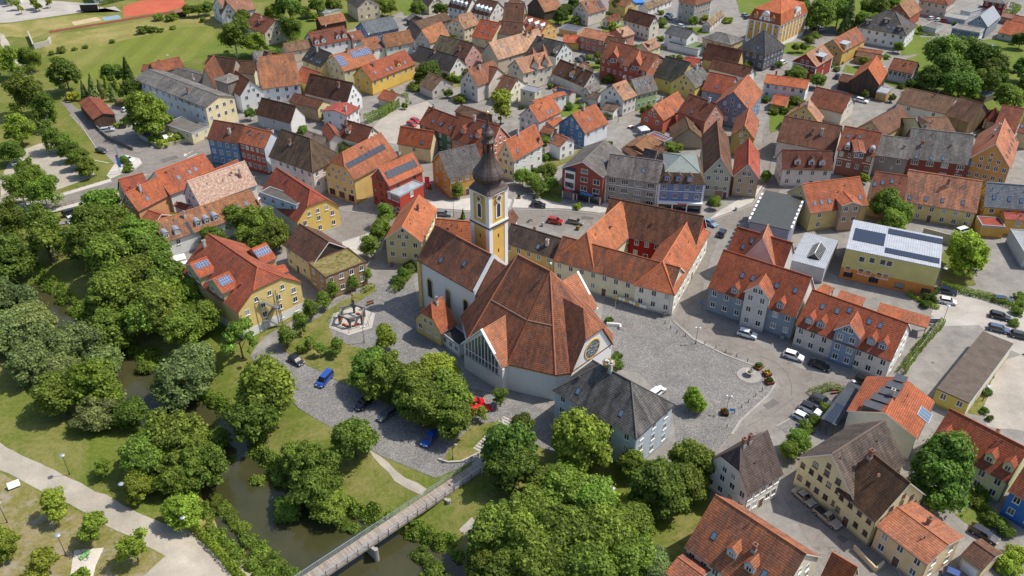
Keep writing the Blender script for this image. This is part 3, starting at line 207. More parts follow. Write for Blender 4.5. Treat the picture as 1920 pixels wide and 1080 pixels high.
('house','ochre wing with dark brown roof between church and courtyard building',[(10.52,179.53,2.5932,-1,15.17,8.56,5.6,'G',9.19,(0.56,0.413,0.158),(0.093,0.064,0.052),{'wear': 0.6,'e': (5,1),'g': (0,0)},[('c',10.3,8.56),('c',3.36,2.29),('s',5.5,1.36)],1)]),
('shop','brick red shop building with grey roof,white bay and weber sign',[(25.77,217.0,1.0887,1,16.95,13.18,9.2,'G',12.64,(0.302,0.083,0.056),(0.153,0.138,0.128),{'wear': 0.4,'shopsign': 'weber','e': (0,0),'g': (0,0)},[('s',7.13,2.42),('s',10.81,2.17),('s',13.41,2.04)],1)]),
('house','grey-green terraced houses with triple windows and grey roof',[(41.08,214.48,2.8227,-1,15.43,10.69,8.6,'G',13.09,(0.335,0.335,0.28),(0.199,0.17,0.159),{'wear': 0.7,'trim': 1,'wide': 1,'e': (4,3),'g': (0,0)},[('s',5.0,2.49)],1)]),
('house','blue mansard house with white window frames and three dormers',[(54.0,213.44,3.0478,-1,13.01,15.97,8.8,'M',13.6,(0.197,0.256,0.401),(0.158,0.096,0.053),{'trim': 1,'shopsign': 'red','rc2': (0.216,0.244,0.223),'e': (4,3),'g': (0,0)},[('d',10.62,0.45),('d',7.48,0.5),('d',4.43,0.5)],1)]),
('shop','old beige gable shop with brown roof and faded lettering',[(63.39,221.21,1.4102,1,27.43,8.22,7.6,'G',13.15,(0.556,0.486,0.335),(0.19,0.086,0.045),{'wear': 0.8,'shopold': 1,'e': (0,0),'g': (3,2)},[],1)]),
('house','tan gable house with steep red roof beside the old beige shop',[(71.28,221.34,1.3363,1,18.45,7.38,6.6,'G',10.91,(0.481,0.372,0.243),(0.412,0.082,0.039),{'e': (0,0),'g': (2,2)},[],1)]),
('house','olive gable house with orange roof up the street',[(76.62,249.22,1.2538,1,16.33,7.64,6.2,'G',10.41,(0.392,0.302,0.111),(0.379,0.12,0.055),{'e': (0,0),'g': (1,1)},[],0)]),
('house','brown gabled roof behind the blue mansard house',[(62.07,255.47,1.5338,1,9.87,10.06,3.4,'G',7.33,(0.397,0.321,0.233),(0.169,0.097,0.053),{'e': (0,0),'g': (0,0)},[],0)]),
('shed','low brown gabled roof behind the grey terraced houses',[(42.23,244.52,0.9519,1,10.36,8.8,3.6,'G',5.28,(0.215,0.153,0.116),(0.255,0.121,0.052),{'e': (0,0),'g': (0,0)},[],0)]),
('shed','brown lean-to roof behind the weber building',[(37.56,242.5,2.0319,-1,6.91,4.13,3.4,'G',4.23,(0.215,0.153,0.116),(0.176,0.084,0.048),{'e': (0,0),'g': (0,0)},[],0)]),
('shed','small brown roof beside the mansard house',[(46.64,244.33,2.5221,-1,3.57,4.98,3.6,'G',4.76,(0.215,0.153,0.116),(0.184,0.079,0.042),{'e': (0,0),'g': (0,0)},[],0)]),
('shed','flat roof covered with blue solar panels behind the terrace',[(48.83,253.51,2.2906,-1,7.44,4.08,3.6,'F',3.6,(0.406,0.374,0.345),(0.345,0.113,0.054),{'pvb': 1,'e': (0,0),'g': (0,0)},[('p',0.31,1.88,6.89,2.99,7,4)],0)]),
('shed','dark hut roof with satellite dish behind the terraced houses',[(42.86,234.34,2.6032,-1,4.23,3.44,5.5,'G',8.61,(0.221,0.193,0.178),(0.153,0.123,0.114),{'e': (0,0),'g': (0,0)},[],1)]),
('cottage','small yellow sacristy cottage attached to the white church nave',[(-15.71,150.82,0.8473,1,5.03,8.67,4.0,'HH0',9.43,(0.649,0.498,0.223),(0.379,0.107,0.044),{'wear': 0.2,'e': (1,1),'g': (3,1)},[('c',2.86,3.89)],1),(-11.52,147.33,2.2821,-1,6.28,3.85,3.2,'F',3.2,(0.691,0.681,0.648),(0.052,0.052,0.055),{'e': (3,1),'g': (0,0)},[],1)]),
('house','narrow white house with stepped gable squeezed beside the church tower',[(0.08,191.2,1.3015,1,6.26,3.46,7.6,'G',9.85,(0.726,0.721,0.699),(0.184,0.075,0.042),{'e': (0,0),'g': (1,1)},[],1)]),
('courtyard_building','cream courtyard building with four orange-brown roof wings round a red-walled yard',[(36.86,163.12,2.642,-1,30.56,10.4,6.3,'G',10.6,(0.654,0.635,0.453),(0.282,0.092,0.041),{'e': (10,2),'g': (0,0),'wear': 0.8},[],1),(37.65,162.64,1.1251,1,31.81,10.0,6.3,'H',11.2,(0.721,0.708,0.615),(0.443,0.131,0.055),{'e': (8,2),'g': (3,2),'wear': 0.4},[],1),(45.7,181.93,2.7292,-1,24.89,13.2,6.3,'G',13.0,(0.337,0.025,0.018),(0.167,0.071,0.037),{'e': (9,2),'g': (0,0),'wear': 0.9},[],1),(19.88,172.85,1.0059,1,28.77,10.4,6.3,'H',13.0,(0.654,0.635,0.453),(0.454,0.156,0.065),{'e': (0,0),'g': (0,0),'wear': 0.3},[],1)]),
('annexe','low annexe with plain orange roof left of the church tower behind the nave',[(-10.12,181.46,2.9643,-1,10.1,9.0,8.0,'G',12.5,(0.694,0.654,0.542),(0.397,0.116,0.044),{'e': (0,0),'g': (0,0),'wear': 0.2},[],1)]),
]
POLYS=[
('town_pavement','pave',0.02,[(-128.43,205.3),(-114.81,221.87),(-117.23,234.63),(-156.64,284.62),(-147.33,294.55),(-117.34,279.86),(-112.72,330.88),(-91.21,360.48),(-75.76,377.31),(-50.9,411.63),(-17.11,470.67),(310.78,470.67),(91.84,83.03),(23.17,83.03),(34.55,100.63),(37.88,115.34),(28.18,114.65),(7.97,125.53),(0.0,131.03),(-5.85,125.53),(-6.1,116.73),(-11.53,113.96),(-14.17,111.67),(-25.01,117.43),(-38.55,127.07),(-43.62,130.87),(-49.73,138.56),(-55.58,143.88),(-57.77,147.95),(-56.97,159.44),(-81.97,179.75),(-97.84,198.1),(-109.11,212.88)]),
('road','asphalt',0.045,[(-153.76,211.33),(-135.9,221.87),(-122.18,233.55),(-117.06,240.86),(-116.53,245.41),(-118.95,249.3),(-123.59,251.68),(-133.84,253.69),(-149.49,276.6),(-165.52,297.11),(-162.4,297.11),(-137.94,270.69),(-121.75,253.69),(-114.39,254.91),(-109.32,260.71),(-99.98,264.98),(-94.4,257.78),(-95.89,250.88),(-109.08,239.37),(-116.56,225.22),(-132.21,215.4),(-148.26,200.94)]),
('street','asphalt',0.045,[(-56.55,221.87),(-47.99,214.45),(-36.29,212.26),(-24.46,215.4),(-10.63,213.51),(0.0,215.4),(15.25,214.76),(24.95,212.26),(42.59,203.83),(55.19,208.29),(69.3,217.63),(76.62,231.08),(78.87,247.73),(86.22,272.94),(103.82,313.27),(106.37,307.73),(89.27,268.47),(83.11,247.73),(81.63,229.33),(73.92,217.63),(65.84,209.19),(56.69,200.94),(48.38,179.75),(45.53,165.85),(45.6,161.54),(54.32,153.36),(62.53,143.88),(76.52,135.99),(70.77,133.81),(63.99,131.52),(55.27,125.53),(46.19,120.74),(38.88,117.86),(45.49,125.53),(52.29,131.52),(56.52,137.69),(56.85,142.08),(54.11,144.98),(47.48,149.47),(41.39,155.35),(38.17,161.96),(44.34,179.75),(51.08,198.1),(40.7,200.94),(22.88,205.3),(11.81,205.3),(0.0,207.38),(-10.33,205.3),(-23.5,203.83),(-33.71,203.25),(-44.6,198.1),(-56.37,214.45)]),
('yard_lane','asphalt',0.045,[(52.82,120.3),(57.28,123.25),(57.85,111.27),(61.63,100.63),(64.17,90.06),(65.72,83.03),(55.61,83.03),(52.58,89.53),(50.26,100.04),(48.97,108.66)]),
('parking_lot','concrete',0.05,[(104.99,173.07),(125.03,169.18),(132.26,165.85),(119.45,142.08),(110.84,150.43),(108.37,159.44),(100.15,159.02),(98.95,163.67)]),
('gravel_yard','gravel',0.05,[(103.06,143.88),(119.69,151.4),(107.86,122.51),(94.59,125.53),(96.19,131.84)]),
('gravel_lot','gravel',0.05,[(-47.49,272.94),(-45.29,284.62),(-31.23,297.11),(-28.5,292.01),(-31.25,275.22),(-30.2,263.26),(-38.7,259.87),(-46.19,263.26)]),
('cobbled_square','cobble',0.06,[(22.76,171.45),(28.88,173.77),(36.55,163.67),(37.67,161.11),(41.18,154.15),(47.24,148.33),(53.84,143.88),(55.48,141.19),(55.52,138.21),(53.32,134.81),(45.83,127.07),(43.3,123.25),(38.93,118.14),(31.76,118.14),(32.83,130.23),(27.57,142.08),(22.0,143.88),(19.31,153.36)]),
('cobbled_forecourt','cobble',0.06,[(-57.77,147.95),(-53.2,153.75),(-46.72,164.1),(-41.51,170.77),(-34.39,175.65),(-29.13,178.29),(-25.63,183.47),(-21.24,161.54),(-10.13,137.69),(0.0,134.31),(8.45,129.43),(7.99,118.14),(-2.12,124.76),(-5.72,121.03),(-7.12,116.73),(-10.53,113.96),(-14.17,111.67),(-25.01,117.43),(-38.55,127.07),(-43.62,130.87),(-49.73,138.56),(-55.58,143.88)]),
('cobbled_drive','cobble',0.055,[(52.61,125.53),(61.11,131.03),(65.73,131.84),(67.46,127.07),(61.19,124.01),(55.3,121.77)]),
('lawn','grass',0.075,[(-51.25,150.43),(-46.58,146.27),(-37.88,139.95),(-28.84,134.48),(-21.55,128.32),(-12.76,122.21),(-11.91,129.43),(-26.44,147.2),(-30.99,150.43),(-34.89,151.01),(-40.61,154.35),(-42.98,161.54),(-37.85,168.06),(-33.08,173.77),(-34.35,175.41),(-41.25,169.18),(-46.23,161.54),(-50.24,155.75)]),
('lawn','grass',0.075,[(-13.37,115.89),(-11.42,120.74),(-7.47,126.29),(-2.14,127.38),(-2.95,123.7),(-6.16,118.43),(-9.91,115.61)]),
('lawn','grass',0.075,[(-57.45,151.4),(-56.39,154.95),(-49.12,164.75),(-51.33,168.06),(-57.47,161.54)]),
('lawn','lawn',0.06,[(-131.54,343.53),(-128.27,378.84),(-86.54,411.63),(-73.72,394.67),(-84.11,371.31),(-96.47,343.53)]),
('lawn','lawn',0.06,[(188.49,364.03),(219.62,371.31),(239.06,364.03),(200.25,292.01),(173.62,284.62),(167.52,292.01),(148.51,307.73),(140.43,318.97),(162.24,343.53)]),
('lawn','lawn',0.06,[(134.54,335.85),(140.79,332.12),(136.63,324.84),(130.89,327.84)]),
('lawn','lawn',0.06,[(110.87,429.85),(134.48,439.47),(120.41,394.67),(107.52,403.0)]),
('lawn','lawn',0.06,[(116.85,362.6),(124.53,365.47),(130.79,355.6),(119.31,346.81),(112.45,350.15)]),
('lawn','lawn',0.06,[(177.56,371.31),(186.91,371.31),(175.88,355.6),(171.33,358.37)]),
('lawn','lawn',0.06,[(175.22,292.01),(185.52,289.52),(179.49,277.52),(161.53,270.69),(164.18,284.62)]),
('lawn','lawn',0.06,[(30.23,337.11),(38.98,338.38),(39.82,324.84),(31.81,329.66)]),
('lawn','grass',0.06,[(114.24,192.6),(119.17,192.6),(115.28,176.13),(108.96,173.77),(107.26,178.53)]),
('lawn','lawn',0.06,[(7.96,227.6),(16.1,231.08),(13.86,217.63),(8.53,219.9)]),
('lawn','lawn',0.06,[(-58.07,429.85),(-51.1,439.47),(-40.72,411.63),(-50.01,403.0)]),
('lawn','grass',0.06,[(27.56,97.72),(35.01,103.03),(34.55,100.63),(29.12,96.02)]),
('lawn','lawn',0.06,[(11.66,420.57),(29.27,411.63),(26.66,388.21),(18.27,390.61),(12.5,403.0)]),
('lawn','lawn',0.06,[(40.72,411.63),(55.01,403.0),(49.88,378.84),(40.25,377.31)]),
('lawn','lawn',0.06,[(65.22,386.62),(89.08,385.04),(87.3,375.8),(77.61,374.29)]),
('lawn','grass',0.06,[(-37.72,324.84),(-19.14,330.88),(-16.29,313.27),(-32.02,306.64)]),
('lawn','lawn',0.06,[(7.81,297.11),(24.74,302.35),(24.53,284.62),(11.17,279.86)]),
('lawn','lawn',0.06,[(91.8,289.52),(102.05,292.01),(100.57,279.86),(87.47,268.47)]),
('lawn','grass',0.06,[(9.33,247.73),(17.12,250.88),(26.45,260.71),(26.54,257.37),(18.61,246.96),(12.45,240.86)]),
('lawn','lawn',0.06,[(157.06,429.85),(199.03,439.47),(179.39,394.67),(152.02,378.84),(140.11,386.62)]),
('lawn','grass',0.06,[(104.13,151.4),(109.84,153.36),(103.6,142.08),(94.95,128.64),(92.6,129.43)]),
('lawn','lawn',0.06,[(78.54,103.03),(85.64,106.11),(85.91,100.63),(80.71,99.46)]),
('lawn','lawn',0.06,[(176.93,394.67),(185.16,390.61),(172.57,350.15),(161.29,346.81)]),
('embankment','drygrass',0.025,[(-203.43,374.29),(-175.42,390.61),(-157.95,408.14),(-135.5,404.7),(-125.89,378.84),(-134.82,385.04),(-150.65,381.92),(-167.8,364.03),(-186.93,344.84),(-197.49,353.54)]),
('school_lawn','drygrass',0.022,[(-246.4,386.62),(-229.41,391.41),(-205.77,404.7),(-191.29,403.0),(-180.63,397.96),(-206.65,378.84),(-209.58,369.84),(-220.34,372.8),(-234.46,364.03)]),
('playing_field','field',0.03,[(-190.23,344.84),(-168.89,366.91),(-151.67,385.04),(-135.97,389.0),(-122.81,362.6),(-120.58,343.53),(-136.44,338.38),(-145.67,327.84),(-156.95,318.97),(-164.89,313.27)]),
('school_yard','concrete',0.03,[(-248.51,390.61),(-230.2,393.03),(-206.86,407.27),(-192.37,418.76),(-180.04,403.0),(-185.65,409.88),(-211.85,425.17),(-274.33,439.47)]),
('sports_court','redcourt',0.035,[(-188.5,418.76),(-183.57,427.97),(-165.19,434.62),(-157.28,419.66),(-164.34,409.88),(-181.08,400.47)]),
('running_track','track',0.04,[(-207.11,380.37),(-197.12,386.62),(-159.36,412.51),(-157.98,409.01),(-195.16,384.26),(-205.02,377.31)]),
('sand_pit','sand',0.035,[(-202.63,393.85),(-194.36,401.31),(-189.38,396.31),(-198.76,388.21)]),
('small_court','bluecourt',0.035,[(-191.53,400.47),(-185.19,404.7),(-181.76,399.63),(-187.82,395.49)]),
('park_path','gravelpath',0.05,[(-108.41,125.53),(-99.79,121.03),(-87.86,114.65),(-63.94,102.42),(-56.96,100.63),(-53.29,97.72),(-43.98,88.5),(-41.29,83.03),(-60.67,83.03),(-60.9,89.53),(-58.51,94.13),(-66.95,98.64),(-88.27,109.7),(-96.14,113.69),(-104.51,118.14)]),
('park_ground','drypark',0.03,[(-103.61,116.45),(-95.94,113.28),(-88.09,109.31),(-66.82,98.3),(-58.58,93.8),(-60.74,89.33),(-60.67,83.03),(-91.0,83.03)]),
('dry_bank','drygrass',0.03,[(-57.36,110.61),(-54.81,109.31),(-45.61,100.04),(-35.05,89.53),(-30.33,83.03),(-37.07,83.03),(-46.07,93.04),(-56.85,102.66)]),
('sand_patch','sandwhite',0.045,[(-74.28,95.24),(-69.52,95.8),(-69.42,92.18),(-68.6,87.99),(-72.73,88.5)]),
('parking_lot','gravelpath',0.05,[(-156.3,234.63),(-160.6,253.69),(-151.44,266.28),(-127.72,236.44),(-133.16,230.03),(-140.58,221.87),(-147.85,217.63)]),
('footpath','gravelpath',0.04,[(-227.27,377.31),(-224.26,375.04),(-183.21,313.27),(-164.18,284.62),(-152.27,264.12),(-153.67,263.26),(-167.02,284.62),(-192.79,324.84),(-220.67,364.03)]),
('footpath','gravelpath',0.03,[(-27.82,119.29),(-25.32,117.43),(-19.85,111.94),(-15.66,109.31),(-16.53,108.02),(-21.76,111.27)]),
('dirt_patch','gravel',0.03,[(-9.34,100.63),(-7.1,103.03),(-5.6,100.63),(-7.4,98.87)]),
('front_garden_gravel','gravelpath',0.05,[(-55.41,109.7),(-51.77,108.92),(-39.16,92.18),(-34.31,85.97),(-37.3,83.99),(-46.57,93.26)]),
]
TREES=[
('birch',1,'wispy birch along the path at the upper left edge','birches by the path',[(-194.12,319.61,5.31),(-132.9,198.24,4.82),(-140.39,217.51,4.25),(-168.25,283.29,6.66),(-188.79,328.69,3.78),(-140.72,226.26,3.76),(-133.03,215.74,3.93),(-157.52,271.7,4.68),(-120.79,191.6,5.25),(-147.79,253.58,3.76)]),
('broad',0,'round dark tree beside the mown field,left of the conifers',None,[(-165.22,305.4,5.32)]),
('broad',0,'bushy tree nearest the concrete wing wall of the sports ground',None,[(-192.51,332.45,3.39)]),
('broad',2,'bright tree at the left edge above the white parked car',None,[(-159.6,257.33,4.66)]),
('broad',1,'tree left of the white parked car,at the picture edge',None,[(-156.6,244.74,3.33)]),
('conifer',3,'blue-grey conifer in the row by the red-roofed shed','conifers by the shed',[(-156.09,298.0,2.92),(-152.81,298.1,3.69),(-150.94,300.58,2.74),(-145.62,297.46,2.72)]),
('conifer',0,'tallest dark spruce beside the mown field',None,[(-145.21,312.63,4.44)]),
('conifer',4,'golden thuja between the dark conifers','golden thujas',[(-150.89,305.32,2.58),(-145.77,302.2,3.15)]),
('broad',1,'weeping tree behind the golden thujas',None,[(-151.05,313.03,3.43)]),
('bush',4,"yellow-green bush at the shed's upper corner",None,[(-161.23,298.0,2.34)]),
('linden',2,"big bright chestnut in front of the brewery inn's white wall",None,[(-119.71,265.21,6.51)]),
('broad',0,'greyish tree tucked between the chestnut and the inn',None,[(-135.85,293.07,4.02)]),
('bush',2,'shrub in the beer garden hedge below the inn','beer garden shrubs',[(-123.28,268.42,1.8),(-117.85,260.67,2.11),(-114.18,257.55,1.92),(-111.7,260.67,2.11),(-109.34,262.58,1.95)]),
('ball',0,'clipped round tree by the white gabled house next to the inn',None,[(-91.01,279.07,1.66)]),
('linden',1,'tree in the row between road and upper-left parking lot','parking lot row',[(-144.49,253.73,2.75),(-138.95,246.62,3.02),(-134.37,241.69,2.97),(-129.38,235.85,2.76)]),
('linden',1,'small tree behind the lower white car at the left parking lot',None,[(-148.37,234.09,2.26)]),
('young',0,'thin tree beside the bridge railing,upper left',None,[(-135.16,224.48,2.66)]),
('bush',1,'shrub on the traffic island with flag poles','traffic island shrubs',[(-122.6,245.98,1.52),(-120.25,243.12,1.0),(-118.81,239.38,1.32)]),
('broad',1,'leafy broadleaf tree in the thick riverside wood below the orange cafe roofs','riverside wood',[(-107.92,186.75,5.16),(-112.85,199.46,4.0),(-112.7,206.59,4.39),(-99.45,179.29,5.53),(-93.4,163.75,5.44),(-89.81,153.8,4.52),(-105.46,197.43,4.53),(-100.03,192.06,4.17),(-90.03,169.61,5.33),(-95.57,188.82,4.93),(-83.16,155.37,4.79),(-90.57,181.83,4.27),(-79.91,158.57,5.33),(-82.86,170.52,4.84),(-72.92,152.63,4.03),(-75.97,165.73,3.52),(-70.3,155.37,3.61)]),
('broad',2,'bright crown nearest the hotel in the riverside wood',None,[(-78.63,164.43,3.74)]),
('broad',0,'dark tree at the left edge below the bridge road',None,[(-125.98,180.72,5.82)]),
('young',1,'tall thin-crowned tree on the lawn under the bridge road',None,[(-119.4,187.23,4.62)]),
('bush',3,'pale silver shrub on the river bank,upper left',None,[(-103.31,161.28,1.74)]),
('willow',3,'silvery willow crown overhanging the left bank of the river','left bank willows',[(-111.54,150.49,5.17),(-116.11,162.47,5.44),(-108.4,154.35,5.25),(-101.87,141.92,4.53),(-100.87,146.47,5.3),(-95.07,138.97,4.03),(-95.5,148.95,5.59),(-90.01,146.35,3.93)]),
('linden',2,'bright green tree leaning over the left bank of the river',None,[(-85.67,132.4,5.17)]),
('broad',1,'broad tree at the left meadow edge below the willows',None,[(-90.66,129.84,4.27)]),
('willow',3,'grey-green willow at the meadow tip beside the bright bank tree',None,[(-82.29,126.05,3.79)]),
('broad',0,'dark round bush-tree by the water left of the fluffy willow',None,[(-76.49,127.38,2.97)]),
('willow',1,'large fluffy willow mass over the water,lower left','fluffy lower willows',[(-67.75,112.94,4.52),(-64.01,117.81,5.62),(-61.11,110.22,3.88),(-58.52,113.42,4.72),(-58.68,122.65,2.7)]),
('bush',1,'shrub between the fluffy willow and the bright bank tree',None,[(-72.45,128.26,1.93)]),
('willow',3,'round silver willow alone on the right bank,mid left','right bank willow pair',[(-68.86,136.9,5.73),(-67.61,142.46,4.09)]),
('bush',1,"small bright shrub at the water's edge above the silver willow",None,[(-80.79,146.5,2.1)]),
('young',1,'thin open tree beside the path below the hotel stairs',None,[(-59.28,147.37,3.71)]),
('broad',1,'wide tree between the river and the cobbled car park',None,[(-48.66,129.54,5.92)]),
('broad',0,'dark lower tree behind the wide car park tree,at the river',None,[(-50.63,123.48,4.34)]),
('willow',1,'twin willow crown by the bridge meadow','bridge meadow willows',[(-40.38,105.3,2.28),(-39.81,114.76,3.38),(-35.47,108.68,4.79),(-33.02,105.69,3.23)]),
('broad',1,'broad tree at the car park corner above the bridge meadow',None,[(-29.7,117.27,3.81)]),
('broad',1,'broadleaf tree in the copse between the car park and the church hall','car park copse',[(-30.01,138.12,3.78),(-28.39,133.55,2.84),(-25.15,134.97,4.16),(-20.4,133.34,4.12),(-19.66,128.18,3.19),(-16.81,126.75,4.2),(-12.22,129.06,4.25),(-11.38,123.08,3.52)]),
('broad',2,'tallest bright crown of the copse beside the church hall',None,[(-15.41,138.77,3.35)]),
('pear',1,'small pear-shaped street tree on the lawn edge,one of the avenue','avenue of small trees',[(-50.23,150.71,1.66),(-48.22,155.84,1.58),(-46.95,161.63,1.49),(-45.04,165.97,1.39),(-43.15,170.41,1.42),(-39.29,173.67,1.31),(-36.1,176.97,1.32)]),
('pear',2,'pear-shaped tree standing alone on the cobbles by the monument',None,[(-28.21,149.27,2.0)]),
('pear',1,'pear-shaped tree beside the two red vehicles',None,[(-2.28,131.41,1.41)]),
('young',1,'sapling in front of the two red vehicles',None,[(-6.18,127.3,1.38)]),
('young',1,'sapling on the lawn between the avenue and the blue van','lawn saplings',[(-46.54,148.9,1.18),(-44.9,150.38,1.42),(-42.19,147.92,1.41),(-38.73,148.45,1.64)]),
('pear',1,'columnar tree in the row beside the pale yellow gable house','columnar street trees',[(-36.36,188.33,2.07),(-35.5,195.52,2.12),(-34.13,199.2,2.01),(-34.25,204.93,2.05)]),
('pear',1,'little tree before the mustard yellow house',None,[(-15.37,221.55,1.4)]),
('conifer',0,'tiny conifer by the grey car beside the tower',None,[(-13.76,209.8,1.2)]),
('bush',0,'low bush at the forecourt wall by the pale yellow gable house','forecourt shrubs',[(-28.58,177.42,1.33),(-27.67,175.15,1.19),(-27.07,179.62,1.61),(-26.11,183.45,1.5)]),
('broad',0,'dark tree right of the steps at the bridge end','bridge end trees',[(-0.49,113.62,4.71),(0.0,109.32,3.85),(1.56,122.49,2.28)]),
('linden',4,'golden-leaved tree in front of the tall pale blue house',None,[(12.3,114.49,5.31)]),
('broad',1,'light tree between the golden tree and the linden',None,[(22.12,112.36,2.65)]),
('linden',1,'dense linden right of the tall pale blue house','dense lindens',[(31.44,106.92,3.43),(33.09,111.23,3.89)]),
('linden',0,'broad dark linden below the tall pale blue house',None,[(26.21,104.52,4.49)]),
('broad',1,'broadleaf tree in the dense copse right of the footbridge,bottom centre','footbridge copse',[(-4.8,91.39,2.97),(-2.68,96.43,3.94),(-0.85,88.51,3.76),(2.2,93.71,3.88),(3.65,99.63,3.65),(5.13,89.04,4.28),(5.73,107.25,2.87),(8.83,94.43,4.24),(9.34,104.17,4.11),(11.9,88.03,4.25),(14.74,101.37,3.69),(14.97,93.9,4.23),(19.1,90.88,3.47),(20.74,97.17,3.25)]),
('willow',3,'silver-grey crown at the bottom edge left of the red annexe',None,[(23.02,90.08,2.95)]),
('linden',2,'lone bright tree in a round planter on the cobbled square',None,[(37.01,130.35,2.16)]),
('linden',2,'bright lime tree beside the lime yellow office',None,[(113.74,181.07,5.06)]),
('broad',1,'loose grey-green tree behind the ribbed roof','trees behind the ribbed roof',[(103.39,208.12,4.12),(102.24,199.27,3.43),(106.31,204.16,3.2)]),
('broad',0,'large tree in the garden grove beside the meadow,top right','garden grove',[(154.45,304.12,4.72),(164.65,319.86,7.34),(161.11,304.56,5.89),(161.64,295.44,5.38),(175.72,327.01,6.24),(178.67,318.29,6.1),(173.44,300.44,4.68),(181.23,312.57,5.22),(181.32,307.97,3.59)]),
('broad',1,'single dark tree on the lawn near the right edge',None,[(173.99,284.8,4.85)]),
('broad',0,'dark tree at the right edge beside the meadow','right edge trees',[(213.95,355.43,3.14),(195.38,316.62,4.07),(187.81,298.96,3.5)]),
('broad',1,'tall park tree behind the baroque town hall','park trees behind the town hall',[(131.53,394.59,4.87),(130.93,378.89,3.77),(135.46,376.66,6.54),(147.14,398.66,5.89),(144.83,381.58,6.14),(155.33,375.14,4.67),(162.01,385.05,5.72),(171.97,398.68,4.91)]),
('conifer',3,'grey-blue conifer among the park trees behind the town hall',None,[(147.71,375.89,6.54)]),
('ball',1,'clipped ball tree in the town hall garden','town hall garden balls',[(118.11,351.28,1.56),(121.45,351.28,1.56),(126.08,359.88,1.81),(130.06,363.4,1.83)]),
('ball',1,'ball tree on the lawn of the grey villa',None,[(80.89,383.1,2.15)]),
('broad',0,'bush by the red gable house','bushes by the red gable house',[(106.3,314.72,2.44),(108.27,313.7,3.24),(115.26,310.15,2.61)]),
('linden',0,'very large round dark tree in the courtyard,lower right',None,[(76.04,106.41,5.65)]),
('broad',1,'small tree beside the grey-brown clipped gable house','trees by the clipped gable house',[(52.76,116.99,1.82),(54.89,118.45,2.24)]),
('bush',1,'garden shrub beside the vivid blue row house','courtyard shrubs',[(82.51,106.07,1.34),(83.68,104.83,1.33),(85.82,108.13,1.55),(84.52,100.67,1.68),(85.37,98.36,1.1)]),
('bush',2,'leafy bush cut off at the bottom right corner','corner bushes',[(81.96,91.27,2.11),(84.98,93.65,1.61)]),
('bush',1,'round shrub by the cars under the solar carport','carport shrubs',[(58.32,124.78,1.27),(60.23,126.62,1.28),(64.06,130.37,1.09),(68.18,133.69,0.99)]),
('young',2,'young bright tree beside the gravel park path','young park trees',[(-76.06,89.66,2.59),(-80.05,102.34,2.42),(-70.03,88.58,1.38),(-71.13,97.59,2.45),(-75.81,112.5,1.68),(-62.54,92.9,2.64)]),
('linden',4,'yellow-green tree at the left edge of the park',None,[(-85.07,94.4,2.67)]),
('linden',2,'fuller young tree by the middle lamp of the park path',None,[(-66.96,107.09,2.68)]),
('linden',2,'fuller young tree at the head of the clipped hedge',None,[(-58.01,101.83,2.97)]),
('birch',1,'tall birch left of the half-timbered chalet',None,[(-113.25,345.04,6.51)]),
('broad',0,'dark tree touching the tall birch',None,[(-120.24,380.41,3.79)]),
('broad',2,'low bright tree right of the tall birch',None,[(-104.57,344.51,4.36)]),
('birch',1,'birch right of the half-timbered chalet',None,[(-94.2,363.04,4.99)]),
('broad',1,'tree in the gardens at the top edge,left of the beige house','top garden trees',[(-108.48,390.78,3.63),(-101.53,392.96,5.82),(-95.83,399.15,2.47),(-91.11,402.88,3.97),(-83.9,406.71,3.51)]),
('broad',1,'street tree right of the beige house,top','top street trees',[(-60.82,402.88,3.97),(-56.46,401.01,3.22),(-43.11,398.92,3.69),(-33.07,399.34,3.21)]),
('broad',0,'reddish-green shrub tree beside the low black-roofed house','shrubs by black roof',[(-32.6,312.14,4.02),(-30.67,322.64,2.69)]),
('bush',1,'bush behind the small white outbuilding','bushes behind the outbuilding',[(-36.11,308.39,2.21),(-25.88,320.57,1.66),(-23.06,318.52,1.85),(-20.49,316.54,1.64)]),
('pear',2,'lone bright lime tree above the salmon pink gable house',None,[(-3.82,275.37,3.46)]),
('bush',2,'little round tree in front of the rusty grey-white gable house',None,[(-19.23,295.96,1.94)]),
('broad',0,'dark garden tree among the top centre houses','top centre garden trees',[(22.24,389.58,3.14),(25.15,398.73,2.96),(28.95,408.88,3.02),(28.98,388.2,1.93),(49.68,407.16,3.01)]),
('bush',4,'yellow flowering bush by the white double garage',None,[(45.27,383.52,2.16)]),
('ball',1,'small round street tree by the dark parked cars','street balls',[(31.1,338.51,1.3),(34.52,333.21,1.49),(35.25,341.71,1.31)]),
('bush',1,'garden shrub near the red twin houses','town garden shrubs',[(32.81,282.87,1.69),(36.85,316.23,1.84),(34.75,281.46,1.31),(39.54,318.52,1.85),(51.07,369.17,2.09),(67.45,386.22,2.41),(64.8,340.74,1.74),(68.35,341.09,1.52),(93.49,331.28,2.12),(92.79,320.84,1.86)]),
('ball',1,'clipped round tree beside the weber building','clipped trees by weber',[(3.18,229.4,2.23),(5.99,227.0,2.21),(8.11,223.42,2.03),(10.22,231.24,2.56),(10.98,225.09,2.04)]),
('ball',2,'small tree on the pavement right of the blue mansard house',None,[(58.12,215.43,1.37)]),
('young',2,'thin tree in front of the white corner house',None,[(84.33,232.37,1.45)]),
('bush',0,'hedge bush at the lime yellow office corner','office bushes',[(98.74,166.72,1.15),(100.53,169.09,1.54),(103.4,172.82,1.18)]),
('bush',1,'shrub in the strip between the parked cars on the right','parking strip shrubs',[(116.57,159.65,1.11),(115.01,155.65,0.97),(119.32,163.79,1.26),(123.09,170.42,1.29),(121.74,166.96,1.4)]),
('bush',0,'round bush beside the round church window','church bushes',[(22.52,160.88,0.87),(21.86,142.83,1.04),(22.62,144.77,1.39),(23.23,147.23,1.06)]),
